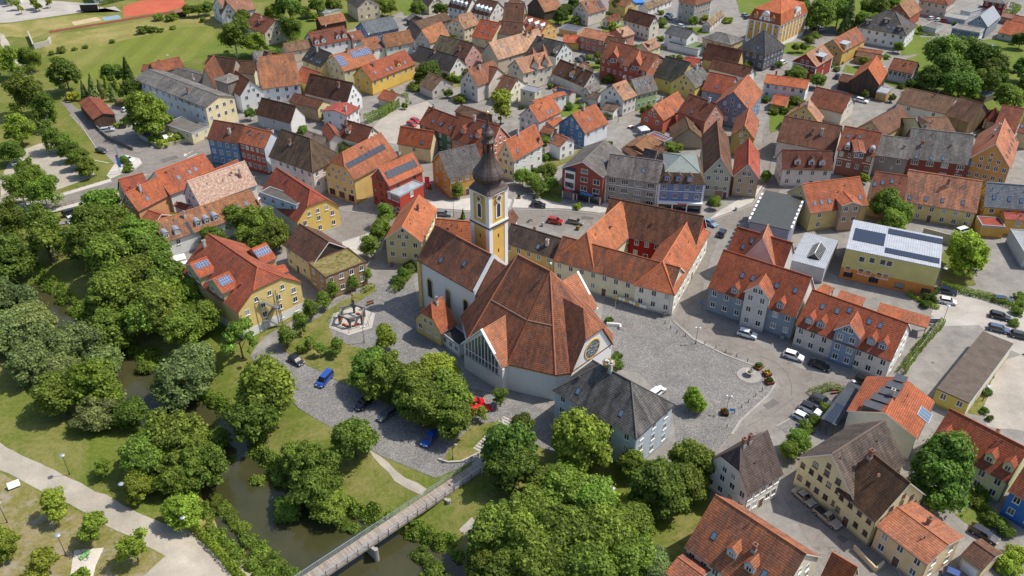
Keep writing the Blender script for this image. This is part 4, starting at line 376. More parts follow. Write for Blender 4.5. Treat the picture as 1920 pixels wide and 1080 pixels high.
('bush',1,'overgrown shrub on the river bank near the footbridge','river bank shrubs',[(-61.43,127.09,1.28),(-54.95,108.61,1.36),(-52.44,106.65,1.44),(-54.38,118.89,1.23),(-50.49,104.78,1.43),(-48.37,102.26,1.6),(-45.99,99.27,1.66),(-47.83,113.22,1.39),(-43.31,96.97,1.64),(-40.35,94.11,1.79),(-43.84,113.22,1.39),(-37.1,91.49,1.59),(-32.32,104.31,1.14),(-30.19,103.0,1.32),(-28.14,101.99,1.41),(-25.2,101.11,1.49),(-23.04,102.39,1.32),(-15.4,95.85,1.63),(-14.13,91.49,1.59),(-12.91,92.95,1.96),(-10.52,90.29,1.93)]),
('bush',1,'ground bush along the field embankment','embankment bushes',[(-191.17,348.34,1.11),(-188.14,351.28,1.78),(-183.94,353.74,1.12),(-180.59,356.49,1.13),(-172.03,363.51,1.15),(-163.38,376.95,2.36),(-159.99,378.54,1.9),(-162.97,396.33,2.22),(-156.52,378.62,1.42),(-157.37,395.88,2.46),(-152.02,382.89,1.2),(-142.04,393.6,1.47)]),
('broad',1,'tree in the yard of the top left houses by the red court','trees by the red court',[(-150.69,400.82,2.48),(-146.35,401.44,2.73),(-142.13,403.97,2.74)]),
('young',2,'small yellow-green tree in the school yard','school yard trees',[(-243.52,419.2,1.55),(-236.07,412.22,2.03),(-231.06,406.01,1.51),(-227.97,413.62,2.29),(-224.48,409.97,1.77),(-222.19,416.13,1.79)]),
('bush',0,'shrub at the grey gravel edge far right','gravel edge shrubs',[(95.83,129.7,0.87),(98.95,135.36,1.0),(95.86,127.4,0.75),(103.24,143.34,0.81),(102.4,140.74,0.68),(105.33,146.08,0.82),(106.59,148.81,0.95)]),
('bush',0,'bush in the courtyard gardens of the old town','old town bushes',[(-12.86,302.77,1.58),(20.04,289.42,1.91),(27.69,331.99,1.28),(92.81,285.04,1.51),(96.38,285.75,1.7),(102.42,290.87,2.68),(128.97,328.93,1.27),(132.52,336.68,1.08),(127.37,304.94,1.19),(148.28,338.58,1.08),(151.67,311.44,2.02),(153.95,310.91,1.62),(140.02,258.6,1.05),(146.6,261.74,1.24)]),
('broad',1,'tree in the cafe yard behind the hotel','trees in the cafe yard',[(-78.58,193.58,2.81),(-75.11,202.1,3.47),(-69.94,195.48,2.83),(-69.28,199.46,4.0),(-65.24,191.11,3.33),(-65.06,196.69,3.96),(-61.49,193.2,3.63)]),
]
CARS=[
(-155.21,244.72,0.712,(0.799,0.799,0.799),'suv','white car parked alone at the upper left lot'),
(-132.67,253.4,-0.444,(0.027,0.031,0.041),'hatch','dark car driving round the bend,upper left'),
(-121.85,247.04,-0.361,(0.784,0.799,0.814),'sedan','white car at the traffic island'),
(-137.29,269.98,0.323,(0.431,0.486,0.543),'wagon','silver car in the yard by the red-brown shed'),
(-133.39,274.5,1.81,(0.021,0.032,0.072),'van','dark van behind the silver car in the yard'),
(-137.45,288.29,0.992,(0.726,0.741,0.755),'hatch','white car among the timber piles by the inn'),
(-125.14,212.55,0.717,(0.023,0.025,0.029),'wagon','black car under the bridge road trees'),
(-122.34,209.16,0.707,(0.726,0.726,0.726),'wagon','white estate car under the bridge road trees'),
(-120.07,205.56,0.752,(0.784,0.784,0.784),'van','white van under the bridge road trees'),
(-34.49,274.95,-0.727,(0.474,0.008,0.013),'hatch','red car in the gravel lot,front one'),
(-33.47,277.73,-0.715,(0.474,0.008,0.013),'hatch','red car in the gravel lot,half hidden behind'),
(-35.77,271.32,-0.63,(0.014,0.029,0.062),'sedan','dark blue car in the gravel lot'),
(27.55,339.56,-0.849,(0.031,0.036,0.043),'suv','dark car nearest the ball trees'),
(29.73,342.79,-0.856,(0.062,0.069,0.08),'wagon','dark grey car in the middle of three by the ball trees'),
(32.51,344.76,-0.862,(0.021,0.025,0.031),'wagon','black car at the right of three by the ball trees'),
(15.56,310.86,0.495,(0.017,0.019,0.023),'hatch','black car in the narrow yard behind the white garage terrace'),
(47.72,287.8,0.661,(0.012,0.013,0.016),'hatch','black car beside the lime green house'),
(76.49,385.11,-0.759,(0.726,0.755,0.777),'hatch','white car before the grey villa'),
(69.61,395.6,-0.929,(0.013,0.027,0.062),'hatch','dark blue car left of the villa'),
(72.45,398.09,-0.935,(0.012,0.019,0.036),'wagon','dark car beside the villa wall'),
(73.84,402.3,-0.941,(0.021,0.058,0.169),'hatch','blue car third from the villa'),
(109.53,337.01,0.785,(0.769,0.784,0.799),'suv','white car at the slate-grey corner house'),
(104.65,331.38,0.869,(0.017,0.021,0.027),'hatch','dark car at the slate-grey corner house'),
(126.51,321.15,1.093,(0.023,0.043,0.088),'suv','dark blue car beside the red gable house'),
(137.87,380.42,0.436,(0.726,0.755,0.777),'hatch','white car under the park trees'),
(135.69,382.76,0.65,(0.021,0.023,0.027),'van','dark van under the park trees'),
(127.63,296.38,-0.708,(0.784,0.784,0.784),'wagon','white car beside the cream barn'),
(194.26,397.26,0.456,(0.784,0.784,0.784),'hatch','white car left of two by the beige block'),
(196.44,394.78,0.556,(0.799,0.799,0.799),'hatch','white car right of two by the beige block'),
(198.7,393.14,-0.91,(0.474,0.008,0.013),'hatch','red car by the row of garages'),
(143.41,265.13,-0.417,(0.229,0.391,0.027),'hatch','lime green car in the yard of the pale lime house'),
(140.92,261.7,-0.449,(0.247,0.352,0.52),'hatch','light blue car in the yard of the pale lime house'),
(82.8,271.32,1.192,(0.769,0.784,0.799),'hatch','white car on the street by the olive gable house'),
(109.48,398.93,0.688,(0.046,0.052,0.058),'wagon','dark car in the lot left of the town hall'),
(112.06,397.26,0.797,(0.021,0.023,0.027),'wagon','black car in the lot left of the town hall'),
(109.01,402.3,0.692,(0.229,0.251,0.283),'hatch','grey car in the lot left of the town hall'),
(-19.43,211.62,-0.085,(0.175,0.194,0.222),'wagon','grey estate car behind the pale yellow gable house'),
(7.51,216.66,-0.149,(0.012,0.019,0.031),'suv','dark suv on the sunny pavement near the flower tubs'),
(12.02,207.35,-0.34,(0.391,0.006,0.008),'suv','red suv parked behind the church wing'),
(17.65,207.05,-0.366,(0.236,0.222,0.194),'wagon','grey-brown car right of the red suv'),
(54.9,206.45,-0.897,(0.175,0.283,0.391),'sedan','blue-grey car at the roof corner of the courtyard building'),
(57.16,200.89,1.142,(0.021,0.031,0.052),'suv','dark car in the lane beside the red terrace roof'),
(120.08,197.76,0.508,(0.568,0.013,0.019),'hatch','small red car beside the white van'),
(123.12,201.75,0.426,(0.799,0.799,0.799),'van','white van beside the yellow salmon-roofed house'),
(53.55,155.23,-0.463,(0.651,0.712,0.769),'suv','white car in front of the blue terraced block'),
(30.2,135.18,0.765,(0.769,0.792,0.814),'suv','white car behind the tall pale blue house'),
(61.93,147.26,-0.53,(0.784,0.799,0.814),'suv','white car in front of the beige terraced block'),
(66.63,144.12,-0.598,(0.008,0.009,0.012),'sedan','black car right of the white one at the terraced block'),
(74.62,138.43,-0.669,(0.007,0.008,0.009),'suv','black car furthest right at the terraced block'),
(63.76,132.69,-0.732,(0.027,0.031,0.036),'wagon','dark grey car nearest the flower bed'),
(60.55,129.93,-0.719,(0.618,0.644,0.671),'suv','white car with black roof beside the solar carport'),
(58.36,127.56,-0.744,(0.784,0.814,0.86),'hatch','small white and blue car beside the solar carport'),
(104.78,168.4,-0.346,(0.814,0.814,0.814),'hatch','white car in the right parking lot'),
(106.49,172.74,-0.411,(0.012,0.021,0.052),'wagon','dark blue car behind the white one in the right parking lot'),
(118.21,168.85,-0.211,(0.017,0.031,0.069),'wagon','dark blue car at the hedge of the right parking lot'),
(114.45,162.27,-0.491,(0.01,0.012,0.014),'wagon','black estate car in the middle of the right parking lot'),
(111.82,157.26,-0.456,(0.054,0.09,0.175),'wagon','blue-grey estate car in the right parking lot'),
(115.4,154.83,-0.439,(0.027,0.03,0.036),'hatch','dark car cut by the right edge of the parking lot'),
(-39.72,139.3,-1.962,(0.012,0.07,0.352),'van','blue van on the cobbled car park'),
(-30.28,131.87,-2.247,(0.006,0.007,0.009),'suv','black car in the tree shade of the car park'),
(-25.17,128.5,-2.274,(0.062,0.069,0.08),'wagon','dark grey estate car in the tree shade of the car park'),
(-47.19,145.77,-0.699,(0.014,0.017,0.023),'hatch','dark car under the wide car park tree'),
(-7.55,132.03,0.267,(0.58,0.006,0.013),'hatch','red car half hidden by the copse'),
(-6.28,129.93,0.404,(0.618,0.006,0.013),'wagon','red estate car in front by the sapling'),
(-16.02,121.63,-2.027,(0.019,0.088,0.391),'sedan','blue car at the lower end of the car park'),
(52.64,106.61,-1.0,(0.352,0.325,0.274),'sedan','silver-beige saloon beside the massive cream house'),
(55.41,101.81,-0.995,(0.325,0.291,0.243),'pickup','silver pickup beside the massive cream house'),
(81.39,98.17,-0.806,(0.014,0.017,0.023),'wagon','black estate car behind the double garage'),
(72.7,89.52,-0.564,(0.021,0.062,0.222),'hatch','blue car cut by the bottom edge before the garage'),
(16.78,109.17,-0.616,(0.618,0.618,0.618),'hatch','pale car under the trees below the tall pale blue house'),
]
LAMPS=[
(41.35,152.37,4.4,'twin','twin-globe lamp on the kerb of the cobbled square'),
(43.4,129.27,4.6,'twin','twin-globe lamp above the red flower box'),
(-82.56,112.61,5,'disc','disc lamp furthest up the park path'),
(-69.09,105.61,5,'disc','disc lamp in the middle of the park path'),
(-56.35,98.99,5,'disc','disc lamp beside the clipped hedge'),
(-75.3,94.24,5,'disc','disc lamp near the green play seat'),
(-88.63,101.22,5,'disc','disc lamp at the left edge of the park'),
(100.3,160.27,5,'disc','disc lamp at the right parking lot'),
(106.27,176.13,5,'disc','disc lamp at the office corner'),
(-33.35,152.77,4.4,'twin','twin-globe lamp beside the monument'),
(-36.73,207.38,6,'arm','street lamp by the columnar trees'),
(-16.4,210.72,5,'arm','street lamp left of the church tower'),
(11.87,221.87,7,'arm','street lamp left of the weber building'),
(97.23,133.15,4,'disc','lamp on the gravel yard'),
(36.92,278.45,4.5,'arm','lamp in the cobbled lane'),
(-11.28,116.45,4,'arm','lamp on the small lawn by the steps'),
(70.82,135.99,3,'disc','low lamp at the flower bed'),
(-163.57,297.11,8,'arm','street lamp beside the red-brown shed'),
(78.6,236.44,6,'arm','lamp at the white corner house'),
(-131.77,219.25,6,'arm','lamp on the bridge road railing'),
]
PLANTERS=[
(53.48,143.83,'wooden tub with tall green plants near the fountain bowl',1.6,(0.219,0.088,0.025)),
(54.74,141.46,'round tub with yellow and pink flowers near the fountain bowl',1.5,(0.167,0.036,0.025)),
(54.58,138.89,'square brown tub with soil near the fountain bowl',1.6,(0.167,0.044,0.025)),
(43.07,129.21,'dark box of red flowers at the lamp foot',1.5,(0.036,0.02,0.017)),
(2.04,221.74,'flower tub on the sunny pavement by the clipped trees',0.9,(0.219,0.167,0.124)),
(6.52,220.46,'flower tub beside the dark suv',0.9,(0.278,0.219,0.167)),
(18.08,203.62,'tub with yellow flowers behind the courtyard building',0.9,(0.219,0.124,0.059)),
]
HEDGES=[
([(-57.42,102.66),(-51.74,97.15),(-42.55,87.99)],1.1,1.6,2,'long clipped hedge beside the gravel park path'),
([(83.85,142.08),(90.82,150.43),(99.88,159.85)],1.4,1.5,1,'overgrown hedge beside the paved drive of the terraced row'),
([(-50.57,276.6),(-45.93,282.23),(-38.65,297.11)],1.6,3.2,1,'tall ivy hedge along the gravel lot'),
([(106.66,176.13),(109.97,173.07),(115.24,170.31),(120.18,165.85)],1.6,1.4,1,'hedge between office and parking lot'),
([(96.52,172.14),(99.27,167.61),(101.74,165.85)],1.0,0.9,2,'low hedge in front of the office wall'),
([(-29.46,173.07),(-27.34,177.8),(-25.22,183.47)],2.2,1.2,1,'planting bed along the church forecourt wall'),
([(-36.66,173.07),(-34.35,175.41)],1.6,1.0,2,'flower hedge beside the avenue bench'),
([(62.31,135.15),(66.83,137.18),(70.37,135.99)],1.8,0.9,3,'lavender-like bed at the road bend'),
([(241.43,418.76),(242.67,413.39),(236.3,405.55),(232.5,408.14)],1.5,2.0,1,'curved clipped hedge at the top right'),
([(178.56,375.04),(187.52,372.8)],1.0,1.0,1,'hedge before the small white box garage'),
([(-56.99,253.69),(-50.88,247.73),(-45.79,247.73)],2.5,4.0,0,'dense ivy on the courtyard wall of the cream house'),
([(4.29,251.68),(10.36,253.69)],1.0,1.5,0,'narrow hedge at the lane beside the small white house'),
([(-199.55,420.57),(-190.76,431.74),(-185.62,433.65)],2.0,1.6,0,'hedge along the school building'),
([(-100.53,346.81),(-90.2,355.6),(-82.09,360.48)],2.0,1.8,0,'dark hedge below the half-timbered chalet'),
]
SHRUBS=[(0,-98.6,266.6,0.9,'bush',1),(1,-135.3,273.3,1.2,'bush',2),(2,-125.1,319.1,1.9,'bush',2),(3,-124.7,304.7,1.8,'bush',2),(5,-90.0,285.4,1.3,'bush',1),(6,-104.7,289.4,1.4,'broad',1),(9,-54.2,281.4,1.0,'broad',0),(10,-64.3,277.3,1.7,'broad',1),(11,-69.9,264.9,1.8,'broad',1),(13,-40.5,249.6,1.2,'bush',1),(15,-94.0,241.5,1.1,'bush',1),(20,-24.9,228.2,0.9,'bush',1),(27,-85.3,232.4,1.0,'bush',0),(29,-108.5,204.8,1.1,'bush',0),(32,-93.3,207.0,1.4,'broad',2),(35,-114.7,364.7,1.1,'broad',1),(37,-91.4,395.3,1.8,'broad',2),(38,-88.6,375.5,1.2,'bush',1),(41,-55.7,356.3,1.4,'bush',2),(42,-94.0,335.2,1.5,'broad',0),(45,-93.2,318.4,1.9,'broad',0),(47,-74.6,316.3,1.6,'broad',0),(48,-44.7,304.2,1.1,'bush',1),(49,-51.2,339.2,0.9,'bush',1),(50,-45.2,342.6,1.7,'bush',0),(51,-26.3,381.8,0.9,'bush',1),(53,-29.5,346.6,1.3,'bush',1),(54,-12.6,328.7,1.0,'bush',0),(55,-16.8,323.9,1.9,'bush',1),(56,-25.2,363.7,1.6,'broad',1),(57,-19.0,355.5,1.6,'broad',0),(58,-5.3,373.9,1.6,'bush',0),(59,-2.9,353.2,1.6,'bush',1),(60,-14.4,378.0,1.1,'bush',0),(61,-27.3,387.4,1.7,'bush',0),(63,-45.1,385.1,1.1,'bush',1),(64,-2.6,409.7,1.9,'bush',2),(65,23.8,398.2,1.0,'bush',0),(66,9.0,358.6,1.4,'broad',2),(67,-0.2,323.8,1.3,'bush',1),(68,24.0,328.3,1.9,'bush',1),(69,14.6,309.7,0.9,'broad',1),(70,18.6,306.9,0.9,'broad',2),(71,23.4,322.2,1.9,'bush',2),(72,35.3,345.1,1.3,'bush',0),(73,22.0,351.9,1.8,'bush',0),(74,51.8,354.6,1.7,'bush',1),(75,41.1,342.8,1.8,'broad',1),(76,64.6,366.8,1.5,'bush',1),(77,29.3,387.5,1.7,'bush',2),(78,45.6,380.6,1.2,'bush',2),(79,31.8,369.0,0.9,'bush',1),(80,35.5,316.6,1.3,'bush',0),(81,47.4,302.4,0.9,'bush',0),(82,62.6,355.1,1.1,'bush',1),(83,47.3,340.1,0.9,'bush',2),(85,61.0,292.3,1.3,'broad',2),(86,46.3,283.8,1.3,'broad',1),(87,48.9,287.4,1.2,'broad',2),(89,25.3,290.7,1.1,'bush',2),(90,31.9,258.7,1.0,'bush',0),(91,18.3,269.4,1.7,'bush',1),(92,10.5,259.4,2.0,'bush',1),(93,6.4,278.4,1.6,'bush',0),(94,15.8,292.9,1.4,'broad',1),(95,3.4,289.7,0.9,'bush',0),(97,-18.8,297.0,1.8,'bush',2),(98,-23.6,300.5,1.4,'broad',0),(99,-38.4,289.4,1.0,'broad',1),(100,-7.7,269.0,1.5,'bush',1),(101,-21.6,243.1,1.1,'broad',0),(102,-18.7,241.4,1.2,'bush',1),(103,-21.0,245.3,1.2,'broad',0),(104,7.1,237.5,1.5,'bush',0),(105,10.8,248.2,1.4,'bush',0),(106,49.2,265.5,1.4,'bush',0),(107,67.1,261.8,0.9,'bush',0),(108,83.3,272.2,0.9,'broad',0),(109,83.1,292.6,1.9,'broad',2),(111,90.5,321.2,1.1,'broad',1),(112,68.0,325.1,1.4,'bush',2),(113,90.1,339.8,1.4,'bush',2),(114,106.7,333.3,1.5,'bush',1),(115,127.4,367.4,1.2,'bush',0),(116,88.0,391.4,1.7,'broad',2),(117,70.2,405.4,1.6,'bush',1),(118,99.1,392.4,1.9,'bush',2),(120,-0.1,367.4,1.1,'bush',1),(121,1.3,352.9,1.6,'bush',1),(122,161.0,350.5,2.0,'broad',1),(123,171.2,383.1,1.1,'bush',1),(124,197.3,396.8,1.0,'bush',0),(125,201.3,388.5,1.1,'bush',1),(126,180.8,376.9,1.4,'broad',1),(127,231.2,401.6,1.7,'bush',2),(128,202.0,368.5,1.1,'bush',2),(129,191.3,355.5,1.7,'broad',1),(130,188.4,352.1,1.1,'bush',1),(131,190.1,348.5,1.4,'bush',0),(132,214.8,361.5,1.3,'broad',1),(133,228.8,377.7,1.4,'bush',1),(134,232.4,388.6,1.6,'broad',1),(135,218.1,397.1,1.1,'broad',1),(136,127.6,333.4,1.4,'bush',2),(138,140.6,333.1,1.9,'broad',2),(139,153.6,343.1,1.3,'bush',1),(140,92.3,296.5,1.7,'bush',0),(141,129.5,299.1,1.4,'broad',0),(142,138.5,296.1,1.3,'broad',0),(143,147.5,310.5,1.4,'bush',0),(144,101.6,279.2,1.5,'broad',1),(145,107.3,269.2,1.0,'bush',1),(146,99.7,287.3,1.5,'bush',1),(147,135.1,278.7,1.3,'bush',1),(148,115.9,257.5,1.5,'bush',1),(149,142.3,252.1,1.7,'bush',0),(150,158.0,266.3,1.6,'bush',1),(151,159.4,257.8,1.9,'broad',1),(153,168.6,296.7,1.8,'broad',2),(154,165.6,275.7,2.0,'bush',1),(155,76.7,232.4,1.7,'broad',1),(156,106.0,231.3,1.4,'broad',2),(157,110.8,232.9,1.3,'bush',2),(158,129.2,229.9,1.1,'bush',1),(160,105.0,205.3,1.8,'bush',1),(186,18.7,215.7,1.2,'bush',2),(187,38.0,213.7,1.6,'bush',1),(188,44.2,210.3,1.3,'bush',1),(189,58.3,218.3,1.6,'bush',1),(191,72.5,246.8,0.9,'bush',1),(192,53.9,253.9,1.3,'broad',2),(193,44.4,243.3,0.9,'bush',1),(194,33.4,244.4,1.6,'broad',2),(195,43.6,242.7,1.2,'bush',1),(196,51.1,251.5,1.9,'broad',1),(197,46.1,233.7,1.5,'bush',1)]
SIDEWALKS=[[(-122.46, 234.27), (-117.33, 241.61), (-116.87, 245.41), (-118.67, 248.52), (-123.29, 250.88), (-125.51, 247.73), (-124.45, 236.44)], [(55.36, 209.19), (59.42, 214.45), (73.22, 227.6), (75.98, 231.08), (69.68, 219.25), (62.27, 213.51)], [(-24.51, 216.03), (-10.65, 214.13), (-0.77, 216.03), (0.0, 220.88), (-4.72, 224.2), (-15.57, 220.88), (-24.77, 219.25)], [(0.0, 216.03), (15.28, 215.4), (25.01, 212.88), (28.95, 214.45), (29.58, 220.88), (15.4, 217.63), (3.94, 224.2), (0.78, 221.87)], [(-45.81, 196.7), (-37.99, 202.38), (-34.16, 200.94), (-34.55, 192.6), (-37.71, 189.93), (-43.51, 191.26)]]
RIVER=[(-144.14, 196.84, 5), (-125.76, 182.46, 5), (-112.43, 169.5, 6), (-99.92, 156.74, 8), (-86.63, 145.21, 12), (-74.34, 134.41, 12), (-60.7, 124.9, 12), (-53.55, 114.41, 12), (-43.63, 103.7, 15), (-32.45, 97.57, 17), (-21.56, 92.04, 18), (-8.51, 82.91, 20), (3.2, 72.98, 20)]
BOLLARDS=[(35.59, 159.96), (36.52, 157.89), (37.75, 156.36), (39.52, 155.1), (43.37, 152.13), (45.53, 150.58), (47.49, 149.23), (49.55, 147.67), (51.59, 146.04), (52.41, 136.2), (50.62, 134.52), (48.72, 132.66), (46.93, 131.03), (45.14, 129.43), (42.7, 125.14)]

# ---------------- node helpers
class NT:
    def __init__(s,name,rough=.8,spec=.3):
        s.m=bpy.data.materials.new(name); s.m.use_nodes=True; s.t=s.m.node_tree; s.b=s.t.nodes['Principled BSDF']
        s.b.inputs['Roughness'].default_value=rough; s.b.inputs['Specular IOR Level'].default_value=spec
    def n(s,ty,**k):
        x=s.t.nodes.new('ShaderNode'+ty)
        for a,v in k.items(): setattr(x,a,v)
        return x
    def l(s,a,b): s.t.links.new(a,b)
    def inp(s,sock,v):
        if isinstance(v,bpy.types.NodeSocket): s.l(v,sock)
        elif isinstance(v,(tuple,list)) and len(v)==3 and sock.type=='RGBA': sock.default_value=(*v,1)
        else: sock.default_value=v
    def math(s,op,a,b=0.0,c=None):
        x=s.n('Math',operation=op); s.inp(x.inputs[0],a); s.inp(x.inputs[1],b)
        if c is not None: s.inp(x.inputs[2],c)
        return x.outputs[0]
    def mix(s,f,a,b,mode='MIX'):
        x=s.n('Mix',data_type='RGBA',blend_type=mode); s.inp(x.inputs[0],f); s.inp(x.inputs[6],a); s.inp(x.inputs[7],b); return x.outputs[2]
    def noise(s,scale,vec=None,det=4,rough=.6,dist=0):
        x=s.n('TexNoise'); x.inputs['Scale'].default_value=scale; x.inputs['Detail'].default_value=det; x.inputs['Roughness'].default_value=rough; x.inputs['Distortion'].default_value=dist
        if vec is not None: s.l(vec,x.inputs['Vector'])
        return x.outputs[0]
    def ramp(s,f,*st):
        x=s.n('ValToRGB'); e=x.color_ramp.elements
        while len(e)<len(st): e.new(.5)
        for q,(p,cc) in zip(e,st): q.position=p; q.color=(*cc,1) if isinstance(cc,tuple) else (cc,cc,cc,1)
        s.l(f,x.inputs[0]); return x.outputs[0]
    def pos(s): return s.n('NewGeometry').outputs['Position']
    def obj(s): return s.n('TexCoord').outputs['Object']
    def uv(s): return s.n('UVMap').outputs[0]
    def oi(s): return s.n('ObjectInfo')
    def map(s,vec,sc=(1,1,1),loc=(0,0,0)):
        x=s.n('Mapping'); s.l(vec,x.inputs[0]); s.inp(x.inputs['Location'],loc); x.inputs['Scale'].default_value=sc; return x.outputs[0]
    def col(s,v): s.inp(s.b.inputs['Base Color'],v); return s
    def bump(s,h,st=.3,d=.05):
        x=s.n('Bump'); x.inputs['Strength'].default_value=st; x.inputs['Distance'].default_value=d; s.l(h,x.inputs['Height']); s.l(x.outputs[0],s.b.inputs['Normal']); return s
M={}
def shift(q,vec):   # offset a coordinate per object
    r=q.oi().outputs['Random']; k=q.math('MULTIPLY',r,97.0); x=q.n('VectorMath',operation='ADD'); q.l(vec,x.inputs[0])
    cmb=q.n('CombineXYZ'); q.l(k,cmb.inputs[0]); q.l(k,cmb.inputs[1]); q.l(cmb.outputs[0],x.inputs[1]); return x.outputs[0]
def objcol(q): return q.oi().outputs['Color']
def mk_wall():
    q=NT('plaster',.92,.2); p=q.pos(); c=objcol(q)
    a=q.ramp(q.noise(.35,p,5,.65),(.3,.86),(.7,1.06)); c=q.mix(1,c,a,'MULTIPLY')
    st=q.ramp(q.noise(1.0,q.map(p,(1.6,1.6,.16)),4,.7),(.52,1.0),(.8,.8)); c=q.mix(.55,c,st,'MULTIPLY')
    f=q.ramp(q.noise(9,p,3),(.3,.95),(.7,1.04)); q.col(q.mix(1,c,f,'MULTIPLY')); q.bump(q.noise(14,p,3),.15,.02); M['wall']=q.m
def mk_wood():
    q=NT('weathered_boards',.9,.15); p=q.obj(); c=objcol(q)
    sx=q.n('SeparateXYZ'); q.l(p,sx.inputs[0]); s_=q.math('ADD',sx.outputs[0],sx.outputs[1])
    fl=q.math('FLOOR',q.math('MULTIPLY',s_,4.0)); wn=q.n('TexWhiteNoise',noise_dimensions='1D'); q.l(fl,wn.inputs['W'])
    c=q.mix(1,c,q.ramp(wn.outputs[0],(0,.7),(1,1.25)),'MULTIPLY')
    c=q.mix(1,c,q.ramp(q.noise(1,q.map(p,(3,3,.3)),5),(.3,.75),(.7,1.2)),'MULTIPLY')
    fr=q.math('FRACT',q.math('MULTIPLY',s_,4.0)); g=q.ramp(fr,(0,.45),(.12,1.0)); q.col(q.mix(1,c,g,'MULTIPLY')); M['wood']=q.m
def mk_roof(name,cw,rh,kind):
    q=NT(name,.86,.25); uv=q.uv(); sx=q.n('SeparateXYZ'); q.l(uv,sx.inputs[0]); oi=q.oi(); c=oi.outputs['Color']; wear=oi.outputs['Alpha']
    u=q.math('DIVIDE',sx.outputs[0],cw); v=q.math('DIVIDE',sx.outputs[1],rh)
    fv=q.math('FLOOR',v); half=q.math('MULTIPLY',q.math('MODULO',fv,2.0),.5); uu=q.math('ADD',u,half); fu=q.math('FLOOR',uu)
    cm=q.n('CombineXYZ'); q.l(fu,cm.inputs[0]); q.l(fv,cm.inputs[1]); q.l(q.math('MULTIPLY',oi.outputs['Random'],50.),cm.inputs[2])
    wn=q.n('TexWhiteNoise',noise_dimensions='3D'); q.l(cm.outputs[0],wn.inputs[0])
    var=q.ramp(wn.outputs[0],(0,.82),(.5,1.0),(1,1.2)); c=q.mix(1,c,var,'MULTIPLY')
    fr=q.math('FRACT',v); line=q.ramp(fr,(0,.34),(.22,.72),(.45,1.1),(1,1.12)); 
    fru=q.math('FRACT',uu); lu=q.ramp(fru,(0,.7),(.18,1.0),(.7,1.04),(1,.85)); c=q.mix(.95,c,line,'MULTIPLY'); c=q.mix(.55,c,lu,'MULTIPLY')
    sv=shift(q,uv)
    big=q.noise(.22,sv,5,.7); c=q.mix(1,c,q.ramp(big,(.3,.7),(.7,1.22)),'MULTIPLY')
    streak=q.noise(1.0,q.map(sv,(.75,.10,1)),6,.72,.4); blot=q.noise(.5,sv,6,.75)
    dk=q.math('MULTIPLY',q.ramp(q.math('ADD',q.math('MULTIPLY',streak,.6),q.math('MULTIPLY',blot,.4)),(.43,0.),(.56,1.0)),q.math('MULTIPLY',wear,.82))
    hs=q.n('HueSaturation'); q.l(c,hs.inputs['Color']); hs.inputs['Saturation'].default_value=.62; hs.inputs['Value'].default_value=.36
    c=q.mix(dk,c,hs.outputs[0])
    moss=q.math('MULTIPLY',q.ramp(q.noise(.9,sv,6,.8),(.55,0.),(.72,.8)),q.math('MULTIPLY',wear,.5)); c=q.mix(moss,c,(.16,.14,.07))
    lich=q.math('MULTIPLY',q.ramp(q.noise(5,sv,4,.8),(.62,0.),(.7,1.)),q.math('MULTIPLY',wear,.16)); c=q.mix(lich,c,(.36,.31,.25))
    q.col(c); q.bump(q.math('ADD',q.math('MULTIPLY',fr,.7),q.math('SINE',q.math('MULTIPLY',uu,6.283))),.35,.03); M[kind]=q.m
def mk_seam():
    q=NT('seamed_metal',.42,.5); uv=q.uv(); sx=q.n('SeparateXYZ'); q.l(uv,sx.inputs[0]); c=objcol(q)
    fr=q.math('FRACT',q.math('DIVIDE',sx.outputs[0],.55)); c=q.mix(1,c,q.ramp(fr,(0,.45),(.1,.6),(.16,1.08),(.6,1.),(1,.95)),'MULTIPLY')
    c=q.mix(1,c,q.ramp(q.noise(.6,shift(q,uv),5,.7),(.3,.82),(.7,1.1)),'MULTIPLY'); q.col(c); q.b.inputs['Metallic'].default_value=.25; q.bump(fr,.4,.03); M['seam']=q.m
def mk_flat():
    q=NT('roofing_felt',.9,.2); p=q.obj(); c=objcol(q)
    c=q.mix(1,c,q.ramp(q.noise(.5,p,6,.7),(.3,.72),(.7,1.15)),'MULTIPLY'); c=q.mix(1,c,q.ramp(q.noise(6,p,4),(.3,.85),(.7,1.1)),'MULTIPLY')
    br=q.n('TexBrick'); q.l(p,br.inputs[0]); br.inputs['Scale'].default_value=.5; br.inputs['Color1'].default_value=(1,1,1,1); br.inputs['Color2'].default_value=(.86,.86,.86,1); br.inputs['Mortar'].default_value=(.75,.75,.75,1); br.inputs['Mortar Size'].default_value=.012
    q.col(q.mix(1,c,br.outputs[0],'MULTIPLY')); M['flat']=q.m
def mk_mottle():
    q=NT('mottled_tiles',.9,.2); uv=q.uv(); a=q.noise(1.4,uv,7,.8); b=q.noise(5,uv,5,.8)
    c=q.ramp(q.math('ADD',q.math('MULTIPLY',a,.55),q.math('MULTIPLY',b,.45)),(.40,(.24,.11,.07)),(.49,(.36,.22,.16)),(.55,(.52,.42,.35)),(.64,(.66,.6,.54))); q.col(c); q.bump(b,.3,.03); M['mottle']=q.m
def mk_moss():
    q=NT('moss_terrace',.95,.1); p=q.pos(); q.col(q.ramp(q.noise(1.3,p,7,.8),(.36,(.06,.055,.02)),(.5,(.19,.16,.05)),(.62,(.26,.22,.13)))); q.bump(q.noise(4,p,5),.5,.1); M['moss']=q.m
def simple(name,c,rough=.6,spec=.4,metal=0,obj=False,var=.0):
    q=NT(name,rough,spec); q.b.inputs['Metallic'].default_value=metal
    cc=objcol(q) if obj else c
    if var: cc=q.mix(1,cc,q.ramp(q.noise(2.2,q.pos(),5,.7),(.3,1-var),(.7,1+var)),'MULTIPLY')
    q.col(cc); M[name]=q.m; return q
